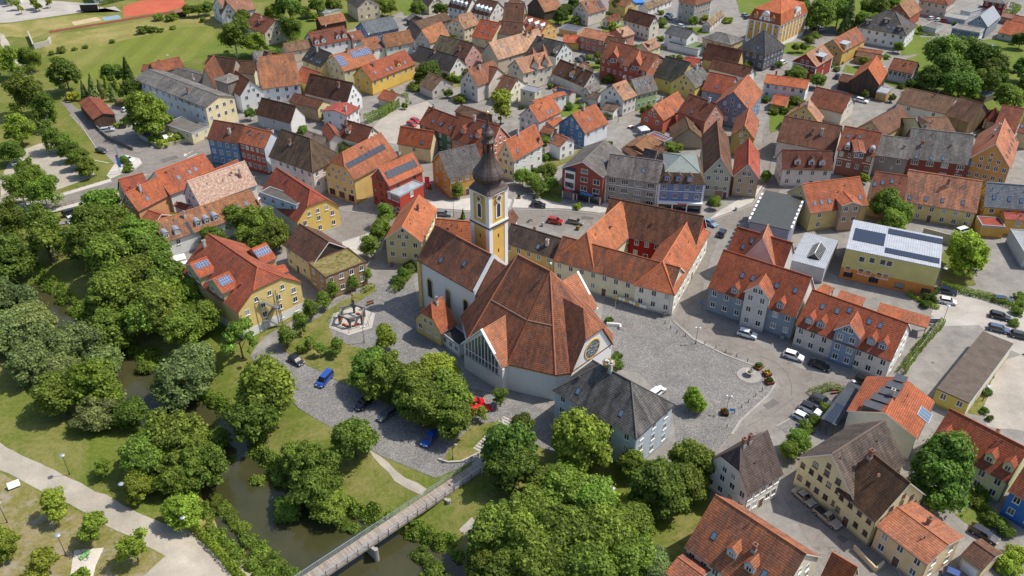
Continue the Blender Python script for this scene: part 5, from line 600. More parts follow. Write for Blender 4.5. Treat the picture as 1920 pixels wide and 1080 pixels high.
def mk_glass():
    q=NT('window_glass',.07,.8); r=q.oi().outputs['Random']
    c=q.ramp(r,(0,(.012,.015,.02)),(.45,(.03,.035,.042)),(.7,(.07,.075,.08)),(.86,(.25,.25,.24)),(1,(.42,.42,.4))); q.col(c)
    q.inp(q.b.inputs['Roughness'],q.ramp(r,(0,.05),(1,.25))); M['glass']=q.m
def mk_leaf():
    q=NT('foliage',.62,.25); oi=q.oi(); c=oi.outputs['Color']; ri=q.n('NewGeometry').outputs['Random Per Island']
    v=q.ramp(ri,(0,.5),(.5,1.0),(1,1.7)); c1=q.mix(1,c,v,'MULTIPLY')
    big=q.ramp(q.noise(.35,q.pos(),3,.6),(.32,.78),(.68,1.22)); c1=q.mix(1,c1,big,'MULTIPLY')
    hs=q.n('HueSaturation'); q.l(c1,hs.inputs['Color']); q.l(q.math('ADD',q.math('MULTIPLY',oi.outputs['Random'],.016),.489),hs.inputs['Hue']); q.l(q.math('ADD',q.math('MULTIPLY',oi.outputs['Random'],.3),.85),hs.inputs['Value'])
    q.col(hs.outputs[0]); tr=q.n('BsdfTranslucent'); tc=q.mix(1,hs.outputs[0],(1.15,1.25,.55),'MULTIPLY'); q.l(tc,tr.inputs[0])
    ms=q.n('MixShader'); ms.inputs[0].default_value=.46; q.l(q.b.outputs[0],ms.inputs[1]); q.l(tr.outputs[0],ms.inputs[2]); q.l(ms.outputs[0],q.t.nodes['Material Output'].inputs[0]); M['leaf']=q.m
def ground_mat(name,fn,rough=.95,bs=0,bsc=3):
    q=NT(name,rough,.15); p=q.pos(); q.col(fn(q,p))
    if bs: q.bump(q.noise(bsc,p,5,.7),bs,.15)
    M[name]=q.m
def grassf(dry,g1,g2,dr,scale=.07):
    def f(q,p):
        a=q.noise(scale,p,6,.7,.5); b=q.noise(1.1,p,5,.75); d=q.noise(5,p,4,.8)
        c=q.mix(q.ramp(b,(.35,0.),(.65,1.)),g1,g2)
        c=q.mix(q.math('MULTIPLY',q.ramp(q.math('ADD',q.math('MULTIPLY',a,.72),q.math('MULTIPLY',b,.28)),(.44,0.),(.62,1.)),dry),c,dr)
        return q.mix(1,c,q.ramp(d,(.3,.68),(.7,1.3)),'MULTIPLY')
    return f
def specklef(c1,c2,s1=.35,s2=4,big=.12):
    def f(q,p):
        c=q.mix(q.ramp(q.noise(s1,p,6,.7),(.35,0.),(.65,1.)),c1,c2)
        c=q.mix(1,c,q.ramp(q.noise(big,p,5,.6),(.3,.84),(.7,1.14)),'MULTIPLY')
        return q.mix(1,c,q.ramp(q.noise(s2,p,4,.8),(.3,.72),(.7,1.26)),'MULTIPLY')
    return f
def cobblef(q,p):
    v=q.n('TexVoronoi'); v.inputs['Scale'].default_value=6.5; q.l(p,v.inputs['Vector'])
    sp=q.n('SeparateColor'); q.l(v.outputs['Color'],sp.inputs[0]); cell=q.ramp(sp.outputs[0],(0,(.135,.132,.13)),(.4,(.185,.18,.175)),(.75,(.235,.225,.212)),(1,(.34,.315,.285)))
    e=q.n('TexVoronoi',feature='DISTANCE_TO_EDGE'); e.inputs['Scale'].default_value=6.5; q.l(p,e.inputs['Vector']); c=q.mix(1,cell,q.ramp(e.outputs[0],(0,.5),(.08,1.)),'MULTIPLY')
    c=q.mix(1,c,q.ramp(q.noise(.16,p,6,.65),(.3,.8),(.7,1.2)),'MULTIPLY')
    return q.mix(q.ramp(q.noise(.28,q.map(p,(1,1,1),(31,7,0)),6,.75),(.58,0.),(.75,.55)),c,(.42,.36,.27))
def asphaltf(q,p):
    c=specklef((.185,.166,.148),(.235,.212,.188),.5,6,.05)(q,p)
    v=q.n('TexVoronoi',feature='DISTANCE_TO_EDGE'); v.inputs['Scale'].default_value=.17; x=q.n('VectorMath',operation='ADD'); q.l(p,x.inputs[0]); nn=q.n('TexNoise'); nn.inputs['Scale'].default_value=.6; q.l(p,nn.inputs[0]); sc=q.n('VectorMath',operation='SCALE'); sc.inputs['Scale'].default_value=2.5; q.l(nn.outputs['Color'],sc.inputs[0]); q.l(sc.outputs[0],x.inputs[1]); q.l(x.outputs[0],v.inputs['Vector'])
    return q.mix(1,c,q.ramp(v.outputs['Distance'],(0,.62),(.007,.8),(.014,1.)),'MULTIPLY')
def gravgrass(q,p):
    a=grassf(1.0,(.14,.14,.03),(.2,.18,.055),(.28,.225,.12),.13)(q,p)
    f=q.ramp(q.noise(.32,p,6,.75),(.50,0.),(.62,.9)); sep=q.n('SeparateXYZ'); q.l(p,sep.inputs[0]); return q.mix(f,a,(.29,.25,.19))
mk_wall(); mk_wood(); mk_roof('roof_tiles',.28,.42,'roof'); mk_seam(); mk_flat(); mk_mottle(); mk_moss(); mk_glass(); mk_leaf()
simple('trim',(.74,.73,.70),.6,var=.06); simple('trimcol',0,.8,.2,obj=True,var=.08); simple('brownframe',(.13,.07,.045),.6); simple('darkmetal',(.045,.047,.05),.45,.5); simple('zinc',(.42,.45,.48),.4,.5,.4,var=.1)
simple('chimbrick',(.26,.13,.09),.9,.1,var=.25); simple('chimplaster',(.46,.42,.37),.9,.1,var=.15); simple('soot',(.02,.02,.02),.9); simple('steel',(.6,.62,.64),.3,.5,.8)
simple('skylight',(.10,.16,.24),.06,.9); simple('solar',(.018,.026,.05),.12,.7); simple('solarblue',(.05,.09,.2),.12,.7); simple('solarframe',(.55,.57,.6),.4); simple('gutter',(.12,.11,.105),.5,.4,.3)
simple('timberbeam',(.05,.035,.028),.8); simple('bark',(.11,.085,.065),.95,.1,var=.3); simple('birchbark',(.5,.49,.46),.9,.1,var=.35)
simple('paint',0,.28,.6,obj=True).b.inputs['Coat Weight'].default_value=.6; simple('carglass',(.012,.014,.018),.05,.9); simple('tyre',(.015,.015,.016),.85,.2); simple('rim',(.45,.46,.48),.35,.5,.6); simple('headlight',(.8,.82,.85),.1,.8); simple('taillight',(.42,.01,.012),.2,.6); simple('blackplastic',(.02,.02,.022),.6)
simple('stone',(.42,.39,.35),.9,.2,var=.18); simple('darkstone',(.17,.16,.15),.9,.2,var=.25); simple('concrete_pier',(.33,.31,.28),.9,.2,var=.2); simple('gold',(.85,.55,.12),.25,.6,.9); simple('redflower',(.45,.03,.03),.8,var=.5); simple('yellowflower',(.6,.42,.04),.8,var=.4)
simple('white_cloth',(.78,.78,.76),.8); simple('red_sign',(.55,.02,.03),.5); simple('blue_sign',(.05,.3,.75),.4); simple('white_paint',(.78,.78,.77),.6,var=.06); simple('redwall',(.42,.05,.035),.8); simple('copper_dome',(.085,.062,.055),.5,.4,.2,var=.3); simple('globe',(.85,.84,.8),.3); simple('flagred',(.6,.02,.03),.8); simple('deckwood',(.33,.28,.235),.85,.2,obj=True,var=.2); simple('rope',(.2,.15,.1),.9); simple('straw',(.3,.2,.11),.95,var=.3); simple('feather',(.85,.84,.8),.8); simple('orange',(.6,.18,.03),.6); simple('green_plastic',(.2,.42,.12),.4); simple('blue_tarp',(.04,.2,.6),.5); simple('lettering',(.05,.045,.04),.7); simple('churchplaster',(.68,.67,.64),.92,.2,var=.08)
ground_mat('ground_grass',grassf(.85,(.088,.122,.017),(.135,.162,.028),(.235,.20,.078)),.95,.4,4)
ground_mat('grass',grassf(.9,(.09,.12,.02),(.13,.15,.032),(.26,.205,.085),.16),.95,.4,5)
ground_mat('lawn',grassf(.4,(.085,.135,.016),(.125,.175,.028),(.22,.205,.07)),.95,.4,5)
def fieldf(q,p):
    c=grassf(.6,(.125,.155,.022),(.155,.18,.034),(.24,.215,.075),.03)(q,p); wv=q.n('TexWave'); wv.inputs['Scale'].default_value=.09; wv.inputs['Distortion'].default_value=.6; q.l(q.map(p,(.35,1.0,1)),wv.inputs[0]); return q.mix(1,c,q.ramp(wv.outputs[1],(.3,.94),(.7,1.05)),'MULTIPLY')
ground_mat('drygrass',grassf(.9,(.16,.17,.035),(.22,.2,.06),(.34,.28,.12),.06),.95,.4,4)
ground_mat('field',fieldf); ground_mat('drypark',gravgrass,.95,.4,4)
ground_mat('pave',specklef((.20,.188,.172),(.28,.262,.238),.35,5),.9); ground_mat('asphalt',asphaltf,.9); ground_mat('concrete',specklef((.36,.335,.30),(.42,.39,.35),.3,6),.9)
ground_mat('gravel',specklef((.33,.30,.26),(.40,.36,.31),.3,7),.95); ground_mat('cobble',cobblef,.85,.35,8); ground_mat('gravelpath',specklef((.34,.305,.25),(.42,.375,.31),.25,8),.95,.2,8)
ground_mat('sand',specklef((.42,.33,.2),(.5,.4,.25),.4,6)); ground_mat('sandwhite',specklef((.55,.49,.42),(.62,.56,.48),.4,6)); ground_mat('sandy',specklef((.44,.37,.25),(.36,.32,.25),1.2,6))
ground_mat('redcourt',specklef((.42,.10,.055),(.46,.12,.07),.2,3)); ground_mat('track',specklef((.18,.05,.035),(.21,.065,.045),.3,3)); ground_mat('bluecourt',specklef((.2,.29,.36),(.24,.33,.4),.3,3)); ground_mat('kerbdark',specklef((.29,.272,.25),(.36,.34,.31),.6,6))
ground_mat('patch',specklef((.125,.115,.105),(.16,.148,.135),.8,7),.9)
ground_mat('kerbstone',specklef((.44,.41,.37),(.5,.47,.42),.6,6))
q=NT('river_water',.07,.5); p=q.pos(); q.col(q.mix(q.ramp(q.noise(.12,p,4),(.35,0.),(.65,1.)),(.040,.042,.017),(.058,.055,.024))); q.bump(q.noise(2.2,q.map(p,(1,1,1)),3),.10,.06); M['water']=q.m
# ---------------- mesh helpers
def link(o): COL.objects.link(o); return o
def mesh_obj(name,me,parent=None,loc=None,rot=None,scale=None,color=None):
    o=bpy.data.objects.new(name,me); COL.objects.link(o)
    if parent is not None: o.parent=parent
    if loc is not None: o.location=loc
    if rot is not None: o.rotation_euler=rot
    if scale is not None: o.scale=scale
    if color is not None: o.color=(*color[:3],color[3] if len(color)>3 else 1.0)
    return o
def tag(o,label=None,cat=None,group=None,kind=None):
    if label: o['label']=label
    if cat: o['category']=cat
    if group: o['group']=group
    if kind: o['kind']=kind
    return o
def empty(name,loc=(0,0,0),rz=0):
    o=bpy.data.objects.new(name,None); COL.objects.link(o); o.location=loc; o.rotation_euler=(0,0,rz); o.empty_display_size=.5; return o
class MB:
    def __init__(s): s.v=[]; s.f=[]; s.mi=[]; s.mats=[]
    def mat(s,m):
        m=M[m] if isinstance(m,str) else m
        if m not in s.mats: s.mats.append(m)
        return s.mats.index(m)
    def poly(s,pts,m):
        i=len(s.v); s.v+= [tuple(p) for p in pts]; s.f.append(list(range(i,i+len(pts)))); s.mi.append(s.mat(m))
    def box(s,x0,y0,z0,x1,y1,z1,m,T=None):
        c=[(x0,y0,z0),(x1,y0,z0),(x1,y1,z0),(x0,y1,z0),(x0,y0,z1),(x1,y0,z1),(x1,y1,z1),(x0,y1,z1)]
        if T is not None: c=[tuple(T@Vector(p)) for p in c]
        i=len(s.v); s.v+=c; k=s.mat(m)
        for f in ((0,3,2,1),(4,5,6,7),(0,1,5,4),(1,2,6,5),(2,3,7,6),(3,0,4,7)): s.f.append([i+j for j in f]); s.mi.append(k)
    def tube(s,p,q,r0,r1,m,n=8,cap=True):
        p=Vector(p); q=Vector(q); d=(q-p); 
        if d.length<1e-6: return
        M_=d.to_track_quat('Z','Y').to_matrix(); i=len(s.v); k=s.mat(m)
        for c,r in ((p,r0),(q,r1)):
            for j in range(n): a=2*math.pi*j/n; s.v.append(tuple(c+M_@Vector((r*math.cos(a),r*math.sin(a),0))))
        for j in range(n): s.f.append([i+j,i+(j+1)%n,i+n+(j+1)%n,i+n+j]); s.mi.append(k)
        if cap: s.f.append([i+n+j for j in range(n)]); s.mi.append(k); s.f.append([i+j for j in range(n)][::-1]); s.mi.append(k)
    def lathe(s,prof,m,n=12,c=(0,0,0),a0=0.0,sq=None):
        i=len(s.v); k=s.mat(m)
        for r,z in prof:
            for j in range(n): a=a0+2*math.pi*j/n; s.v.append((c[0]+r*math.cos(a),c[1]+r*math.sin(a),c[2]+z))
        for t in range(len(prof)-1):
            for j in range(n): s.f.append([i+t*n+j,i+t*n+(j+1)%n,i+(t+1)*n+(j+1)%n,i+(t+1)*n+j]); s.mi.append(k)
        s.f.append([i+j for j in range(n)][::-1]); s.mi.append(k); e=i+(len(prof)-1)*n; s.f.append([e+j for j in range(n)]); s.mi.append(k)
    def slab(s,pts,t,m,me=None):   # polygon (top), extruded down by t along z
        n=len(pts); i=len(s.v); s.v+=[tuple(p) for p in pts]+[(p[0],p[1],p[2]-t) for p in pts]; k=s.mat(m); ke=s.mat(me) if me else k
        s.f.append(list(range(i,i+n))); s.mi.append(k); s.f.append([i+n+j for j in range(n)][::-1]); s.mi.append(ke)
        for j in range(n): a,b=i+j,i+(j+1)%n; s.f.append([a,a+n,b+n,b]); s.mi.append(ke)
    def prism(s,pts,z0,z1,m):
        s.slab([(p[0],p[1],z1) for p in pts],z1-z0,m)
    def mesh(s,name,uv=False,smooth=False,fix=True):
        me=bpy.data.meshes.new(name); me.from_pydata(s.v,[],s.f)
        for m in s.mats: me.materials.append(m)
        me.polygons.foreach_set('material_index',s.mi)
        if fix:
            bm=bmesh.new(); bm.from_mesh(me); bmesh.ops.recalc_face_normals(bm,faces=bm.faces); bm.to_mesh(me); bm.free()
        if smooth: me.polygons.foreach_set('use_smooth',[True]*len(me.polygons))
        if uv: slope_uv(me)
        me.update(); return me
    def obj(s,name,parent=None,uv=False,smooth=False,fix=True,**k): return mesh_obj(name,s.mesh(name,uv,smooth,fix),parent,**k)
def slope_uv(me):
    l=me.uv_layers.new(name='UVMap'); n=len(me.loops); out=np.zeros(n*2)
    for p in me.polygons:
        nn=p.normal; h=Vector((-nn.y,nn.x,0))
        if h.length<1e-3: h=Vector((1,0,0))
        h.normalize(); v=nn.cross(h)
        for li in p.loop_indices:
            c=me.vertices[me.loops[li].vertex_index].co; out[2*li]=c.dot(h); out[2*li+1]=c.dot(v)
    l.data.foreach_set('uv',out)
rng=random.Random(5)
# ---------------- terrain, river
RP=np.array([(a,b) for a,b,_ in RIVER]); RW=np.array([c/2 for *_,c in RIVER]); WATER=-2.6
def catmull(P,Wd,k=6):
    o=[];ww=[]
    for i in range(len(P)-1):
        p0,p1,p2,p3=P[max(i-1,0)],P[i],P[i+1],P[min(i+2,len(P)-1)]
        for t in np.arange(k)/k:
            o.append(.5*((2*p1)+(-p0+p2)*t+(2*p0-5*p1+4*p2-p3)*t*t+(-p0+3*p1-3*p2+p3)*t**3)); ww.append(Wd[i]*(1-t)+Wd[i+1]*t)
    return np.array(o),np.array(ww)
RC,RCW=catmull(RP,RW)
def river_d(x,y):
    x=np.atleast_1d(x).astype(float); y=np.atleast_1d(y).astype(float); best=np.full(x.shape,1e9)
    for i in range(len(RC)-1):
        a,b=RC[i],RC[i+1]; d=b-a; L=d@d; t=np.clip(((x-a[0])*d[0]+(y-a[1])*d[1])/L,0,1)
        dd=np.hypot(x-a[0]-t*d[0],y-a[1]-t*d[1])-(RCW[i]*(1-t)+RCW[i+1]*t); best=np.minimum(best,dd)
    return best
def terr(x,y):
    d=river_d(x,y); wob=.35*np.sin(np.atleast_1d(x)*.7)*np.sin(np.atleast_1d(y)*.6)
    return np.interp(d+wob,[-4,-.6,0,1.2,4,8.5,11.5],[WATER-1.2,WATER-.5,WATER+.1,WATER+.9,WATER+1.3,-.35,0])
def tz(x,y): return float(terr(x,y)[0])
def ground():
    xs=np.concatenate([[-3000,-1500,-700,-350,-200,-150],np.arange(-120,20,.9),[22,40,80,150,350,700,1500,3000]]); ys=np.concatenate([[-600,-200,0,40,55],np.arange(62,190,.9),[195,220,280,400,700,1500,3500]])
    X,Y=np.meshgrid(xs,ys); Z=terr(X.ravel(),Y.ravel()); nx,ny=len(xs),len(ys)
    V=np.stack([X.ravel(),Y.ravel(),Z],1); idx=np.arange(nx*ny).reshape(ny,nx)
    Fc=np.stack([idx[:-1,:-1],idx[:-1,1:],idx[1:,1:],idx[1:,:-1]],-1).reshape(-1,4)
    me=bpy.data.meshes.new('ground'); me.from_pydata(V.tolist(),[],Fc.tolist()); me.materials.append(M['ground_grass']); me.polygons.foreach_set('use_smooth',[True]*len(me.polygons))
    tag(mesh_obj('ground',me),kind='structure')
    b=MB(); L=[];Rr=[]
    for i in range(len(RC)):
        d=RC[min(i+1,len(RC)-1)]-RC[max(i-1,0)]; d/=np.hypot(*d); nn=np.array([-d[1],d[0]]); L.append(RC[i]+nn*(RCW[i]+1.2)); Rr.append(RC[i]-nn*(RCW[i]+1.2))
    for i in range(len(RC)-1): b.poly([(*L[i],WATER),(*Rr[i],WATER),(*Rr[i+1],WATER),(*L[i+1],WATER)],'water')
    me=b.mesh('river',fix=False); 
    bm=bmesh.new(); bm.from_mesh(me); bmesh.ops.remove_doubles(bm,verts=bm.verts,dist=.01); bmesh.ops.recalc_face_normals(bm,faces=bm.faces)
    if bm.faces[0].normal.z<0: bmesh.ops.reverse_faces(bm,faces=bm.faces)
    bm.to_mesh(me); bm.free(); tag(mesh_obj('river',me),kind='structure')
def flat_mesh(name,pts,z,mat,drape=False,thick=0):
    tri=tessellate_polygon([[Vector((*p,0)) for p in pts]]); bm=bmesh.new(); vs=[bm.verts.new((*p,z)) for p in pts]
    for t in tri:
        try: bm.faces.new([vs[i] for i in t])
        except ValueError: pass
    if drape:
        for _ in range(7):
            e=[e for e in bm.edges if e.calc_length()>1.6]
            if not e: break
            bmesh.ops.subdivide_edges(bm,edges=e,cuts=1); bmesh.ops.triangulate(bm,faces=[f for f in bm.faces if len(f.verts)>3])
        co=np.array([v.co[:2] for v in bm.verts]); zz=terr(co[:,0],co[:,1])
        for v,q_ in zip(bm.verts,zz): v.co.z=z+q_
    bmesh.ops.recalc_face_normals(bm,faces=bm.faces)
    for f in bm.faces:
        if f.normal.z<0: f.normal_flip()
    if thick:
        be=[e for e in bm.edges if e.is_boundary]; r=bmesh.ops.extrude_edge_only(bm,edges=be)
        for v in [g for g in r['geom'] if isinstance(g,bmesh.types.BMVert)]: v.co.z-=thick
        bmesh.ops.recalc_face_normals(bm,faces=bm.faces)
    me=bpy.data.meshes.new(name); bm.to_mesh(me); bm.free(); me.materials.append(M[mat]); return me
ground()
def wavy(pts,amp,seed):
    r=random.Random(seed); o=[]
    for i,p in enumerate(pts):
        q=pts[(i+1)%len(pts)]; d=math.dist(p,q); k=max(1,min(14,int(d/2.2))); 
        nx,ny=-(q[1]-p[1])/max(d,.01),(q[0]-p[0])/max(d,.01)
        for j in range(k):
            t=j/k; a=amp*r.uniform(-1,1)*(0 if j==0 else 1); o.append((p[0]+(q[0]-p[0])*t+nx*a,p[1]+(q[1]-p[1])*t+ny*a))
    return o
for i,(nm,mt,z,pts) in enumerate(POLYS):
    dr=nm in('footpath','dirt_patch','front_garden_gravel','park_path','sand_patch','park_ground','dry_bank'); soft=mt in('grass','lawn','gravel','gravelpath','sand','sandwhite','sandy','field','drypark','drygrass')
    tag(mesh_obj(nm,flat_mesh(nm,wavy(pts,.28,i) if soft else pts,z+.0045*(i%11 if nm=='lawn' else 0),mt,dr)),kind='structure')
for pts in SIDEWALKS:
    tag(mesh_obj('pavement',flat_mesh('pavement',pts,.15,'kerbstone',thick=.2)),kind='structure')
# ---------------- windows (shared meshes)
WC={}
def window_mesh(w_,h_,frame,mull,near):
    key=('w',round(w_,2),round(h_,2),frame,mull,near)
    if key in WC: return WC[key]
    b=MB(); s=.09; x0,x1=-w_/2,w_/2
    for (a,c,d,e) in ((x0-s,-s,x1+s,0),(x0-s,h_,x1+s,h_+s),(x0-s,0,x0,h_),(x1,0,x1+s,h_)): b.box(a,-.05,c,d,.02,e,frame)
    for k in range(1,mull+1): xm=x0+w_*k/(mull+1); b.box(xm-.045,-.035,0,xm+.045,.0,h_,frame)
    if near: b.box(x0-.16,-.16,-s-.06,x1+.16,.02,-s+.005,frame)
    else: b.poly([(x0,-.012,0),(x1,-.012,0),(x1,-.012,h_),(x0,-.012,h_)],'glass')
    p=MB(); p.poly([(x0,-.012,0),(x1,-.012,0),(x1,-.012,h_),(x0,-.012,h_)],'glass')
    WC[key]=(b.mesh('window',fix=False),p.mesh('pane',fix=False)); return WC[key]
def put_window(root,T,r,wv,z,face,w_=1.0,h_=1.35,frame='trim',mull=1,near=True,name='window',fcol=None):
    # face: angle (local z-rotation) whose -y is outward
    fm,pm=window_mesh(w_,h_,frame,mull,near)
    p=T@Vector((r,wv,z)); o=mesh_obj(name,fm,root,loc=p,rot=(0,0,T.to_euler().z+face))
    if near: mesh_obj('pane',pm,o)
    return o
def door(root,T,r,wv,face,w_=1.1,h_=2.1,mat='brownframe',name='door'):
    key=('d',w_,h_,mat)
    if key not in WC:
        b=MB(); b.box(-w_/2-.12,-.06,0,w_/2+.12,.02,h_+.12,'trim'); b.box(-w_/2,-.085,0,w_/2,-.055,h_,mat); h=MB(); h.box(w_/2-.2,-.14,1.0,w_/2-.1,-.085,1.08,'steel'); WC[key]=(b.mesh('door',fix=False),h.mesh('handle',fix=False))
    o=mesh_obj(name,WC[key][0],root,loc=T@Vector((r,wv,.05)),rot=(0,0,T.to_euler().z+face)); mesh_obj('handle',WC[key][1],o); return o
def unit(name,fn):
    if name not in WC: b=MB(); fn(b); WC[name]=b.mesh(name,fix=False)
    return WC[name]
def m_sky(b):
    for (a,c,d,e) in ((-.45,-.65,.45,-.57),(-.45,.57,.45,.65),(-.45,-.57,-.37,.57),(.37,-.57,.45,.57)): b.box(a,c,-.02,d,e,.10,'darkmetal')
    b.box(-.37,-.57,-.02,.37,.57,.07,'skylight')
def m_skybig(b):
    for (a,c,d,e) in ((-1.5,-1.3,1.5,-1.2),(-1.5,1.2,1.5,1.3),(-1.5,-1.2,-1.4,1.2),(1.4,-1.2,1.5,1.2),(-.5,-1.2,-.42,1.2),(.42,-1.2,.5,1.2)): b.box(a,c,-.02,d,e,.14,'zinc')
    b.box(-1.4,-1.2,-.02,1.4,1.2,.09,'skylight')
def m_chim(mat,steel=False):
    def f(b):
        if steel: b.tube((0,0,-1),(0,0,1.5),.28,.28,'steel',10); b.tube((0,0,1.5),(0,0,1.75),.36,.3,'steel',10); b.box(-.34,-.34,-1,.34,.34,.4,mat)
        else:
            b.box(-.32,-.32,-1.2,.32,.32,1.25,mat); b.box(-.40,-.40,1.25,.40,.40,1.37,mat); b.box(-.22,-.22,1.37,.22,.22,1.42,'soot'); b.box(-.37,-.37,-.9,.37,.37,-.02,'zinc')
    return f
def m_solar(blue,fr):
    def f(b):
        b.box(-.5,-.5,0,.5,.5,.06,'solarframe' if fr else 'darkmetal'); b.poly([(-.465,-.475,.063),(.465,-.475,.063),(.465,.475,.063),(-.465,.475,.063)],'solarblue' if blue else 'solar')
    return f
# ---------------- houses
def roof_polys(ty,L,W,he,zr):
    h=W/2
    if ty=='G': return [[(0,0,he),(L,0,he),(L,h,zr),(0,h,zr)],[(L,W,he),(0,W,he),(0,h,zr),(L,h,zr)]],[((0,h,zr),(L,h,zr))]
    if ty=='S': return [[(0,0,he),(L,0,he),(L,W,zr),(0,W,zr)]],[]
    if ty in('H','P'):
        k=min(h,L/2); zt=he+(zr-he)*k/h
        return [[(0,0,he),(L,0,he),(L-k,h,zr),(k,h,zr)],[(L,W,he),(0,W,he),(k,h,zr),(L-k,h,zr)],[(0,W,he),(0,0,he),(k,h,zr)],[(L,0,he),(L,W,he),(L-k,h,zr)]],[((k,h,zr),(L-k,h,zr)),((0,0,he),(k,h,zr)),((0,W,he),(k,h,zr)),((L,0,he),(L-k,h,zr)),((L,W,he),(L-k,h,zr))]
    if ty=='H0':
        k=min(h,L/2)
        return [[(0,0,he),(L,0,he),(L,h,zr),(k,h,zr)],[(L,W,he),(0,W,he),(k,h,zr),(L,h,zr)],[(0,W,he),(0,0,he),(k,h,zr)]],[((k,h,zr),(L,h,zr)),((0,0,he),(k,h,zr)),((0,W,he),(k,h,zr))]
    if ty=='HH0':
        c=.55; zc=he+(zr-he)*c; y0=h*c; k=min((h-y0)*.9,L/3)
        return [[(0,0,he),(L,0,he),(L,h,zr),(k,h,zr),(0,y0,zc)],[(L,W,he),(0,W,he),(0,W-y0,zc),(k,h,zr),(L,h,zr)],[(0,W-y0,zc),(0,y0,zc),(k,h,zr)]],[((k,h,zr),(L,h,zr)),((0,y0,zc),(k,h,zr)),((0,W-y0,zc),(k,h,zr))]
    if ty=='M':
        s=1.6; zm=he+(zr-he)*.55; k=min(h,L/2)-s; a=[(0,0,he),(L,0,he),(L,W,he),(0,W,he)]; b=[(s,s,zm),(L-s,s,zm),(L-s,W-s,zm),(s,W-s,zm)]
        P=[[a[i],a[(i+1)%4],b[(i+1)%4],b[i]] for i in range(4)]; c0=(s+k,h,zr); c1=(L-s-k,h,zr)
        P+=[[b[0],b[1],c1,c0],[b[2],b[3],c0,c1],[b[3],b[0],c0],[b[1],b[2],c1]]
        return P,[(c0,c1)]+[(b[0],c0),(b[3],c0),(b[1],c1),(b[2],c1)]
    return [[(0,0,he),(L,0,he),(L,W,he),(0,W,he)]],[]
def roof_z(ty,L,W,he,zr,r,wv):
    m=min(wv,W-wv)
    if ty=='F': return he
    if ty=='S': return he+(zr-he)*wv/W
    if ty in('H','P'): m=min(m,r,L-r)
    if ty=='H0': m=min(m,r)
    if ty=='M':
        m=min(m,r,L-r); s=1.6
        return he+(m/s*(zr-he)*.55 if m<s else (zr-he)*.55+(m-s)*(zr-he)*.45/max(.1,W/2-s))
    return he+(zr-he)*m/(W/2)
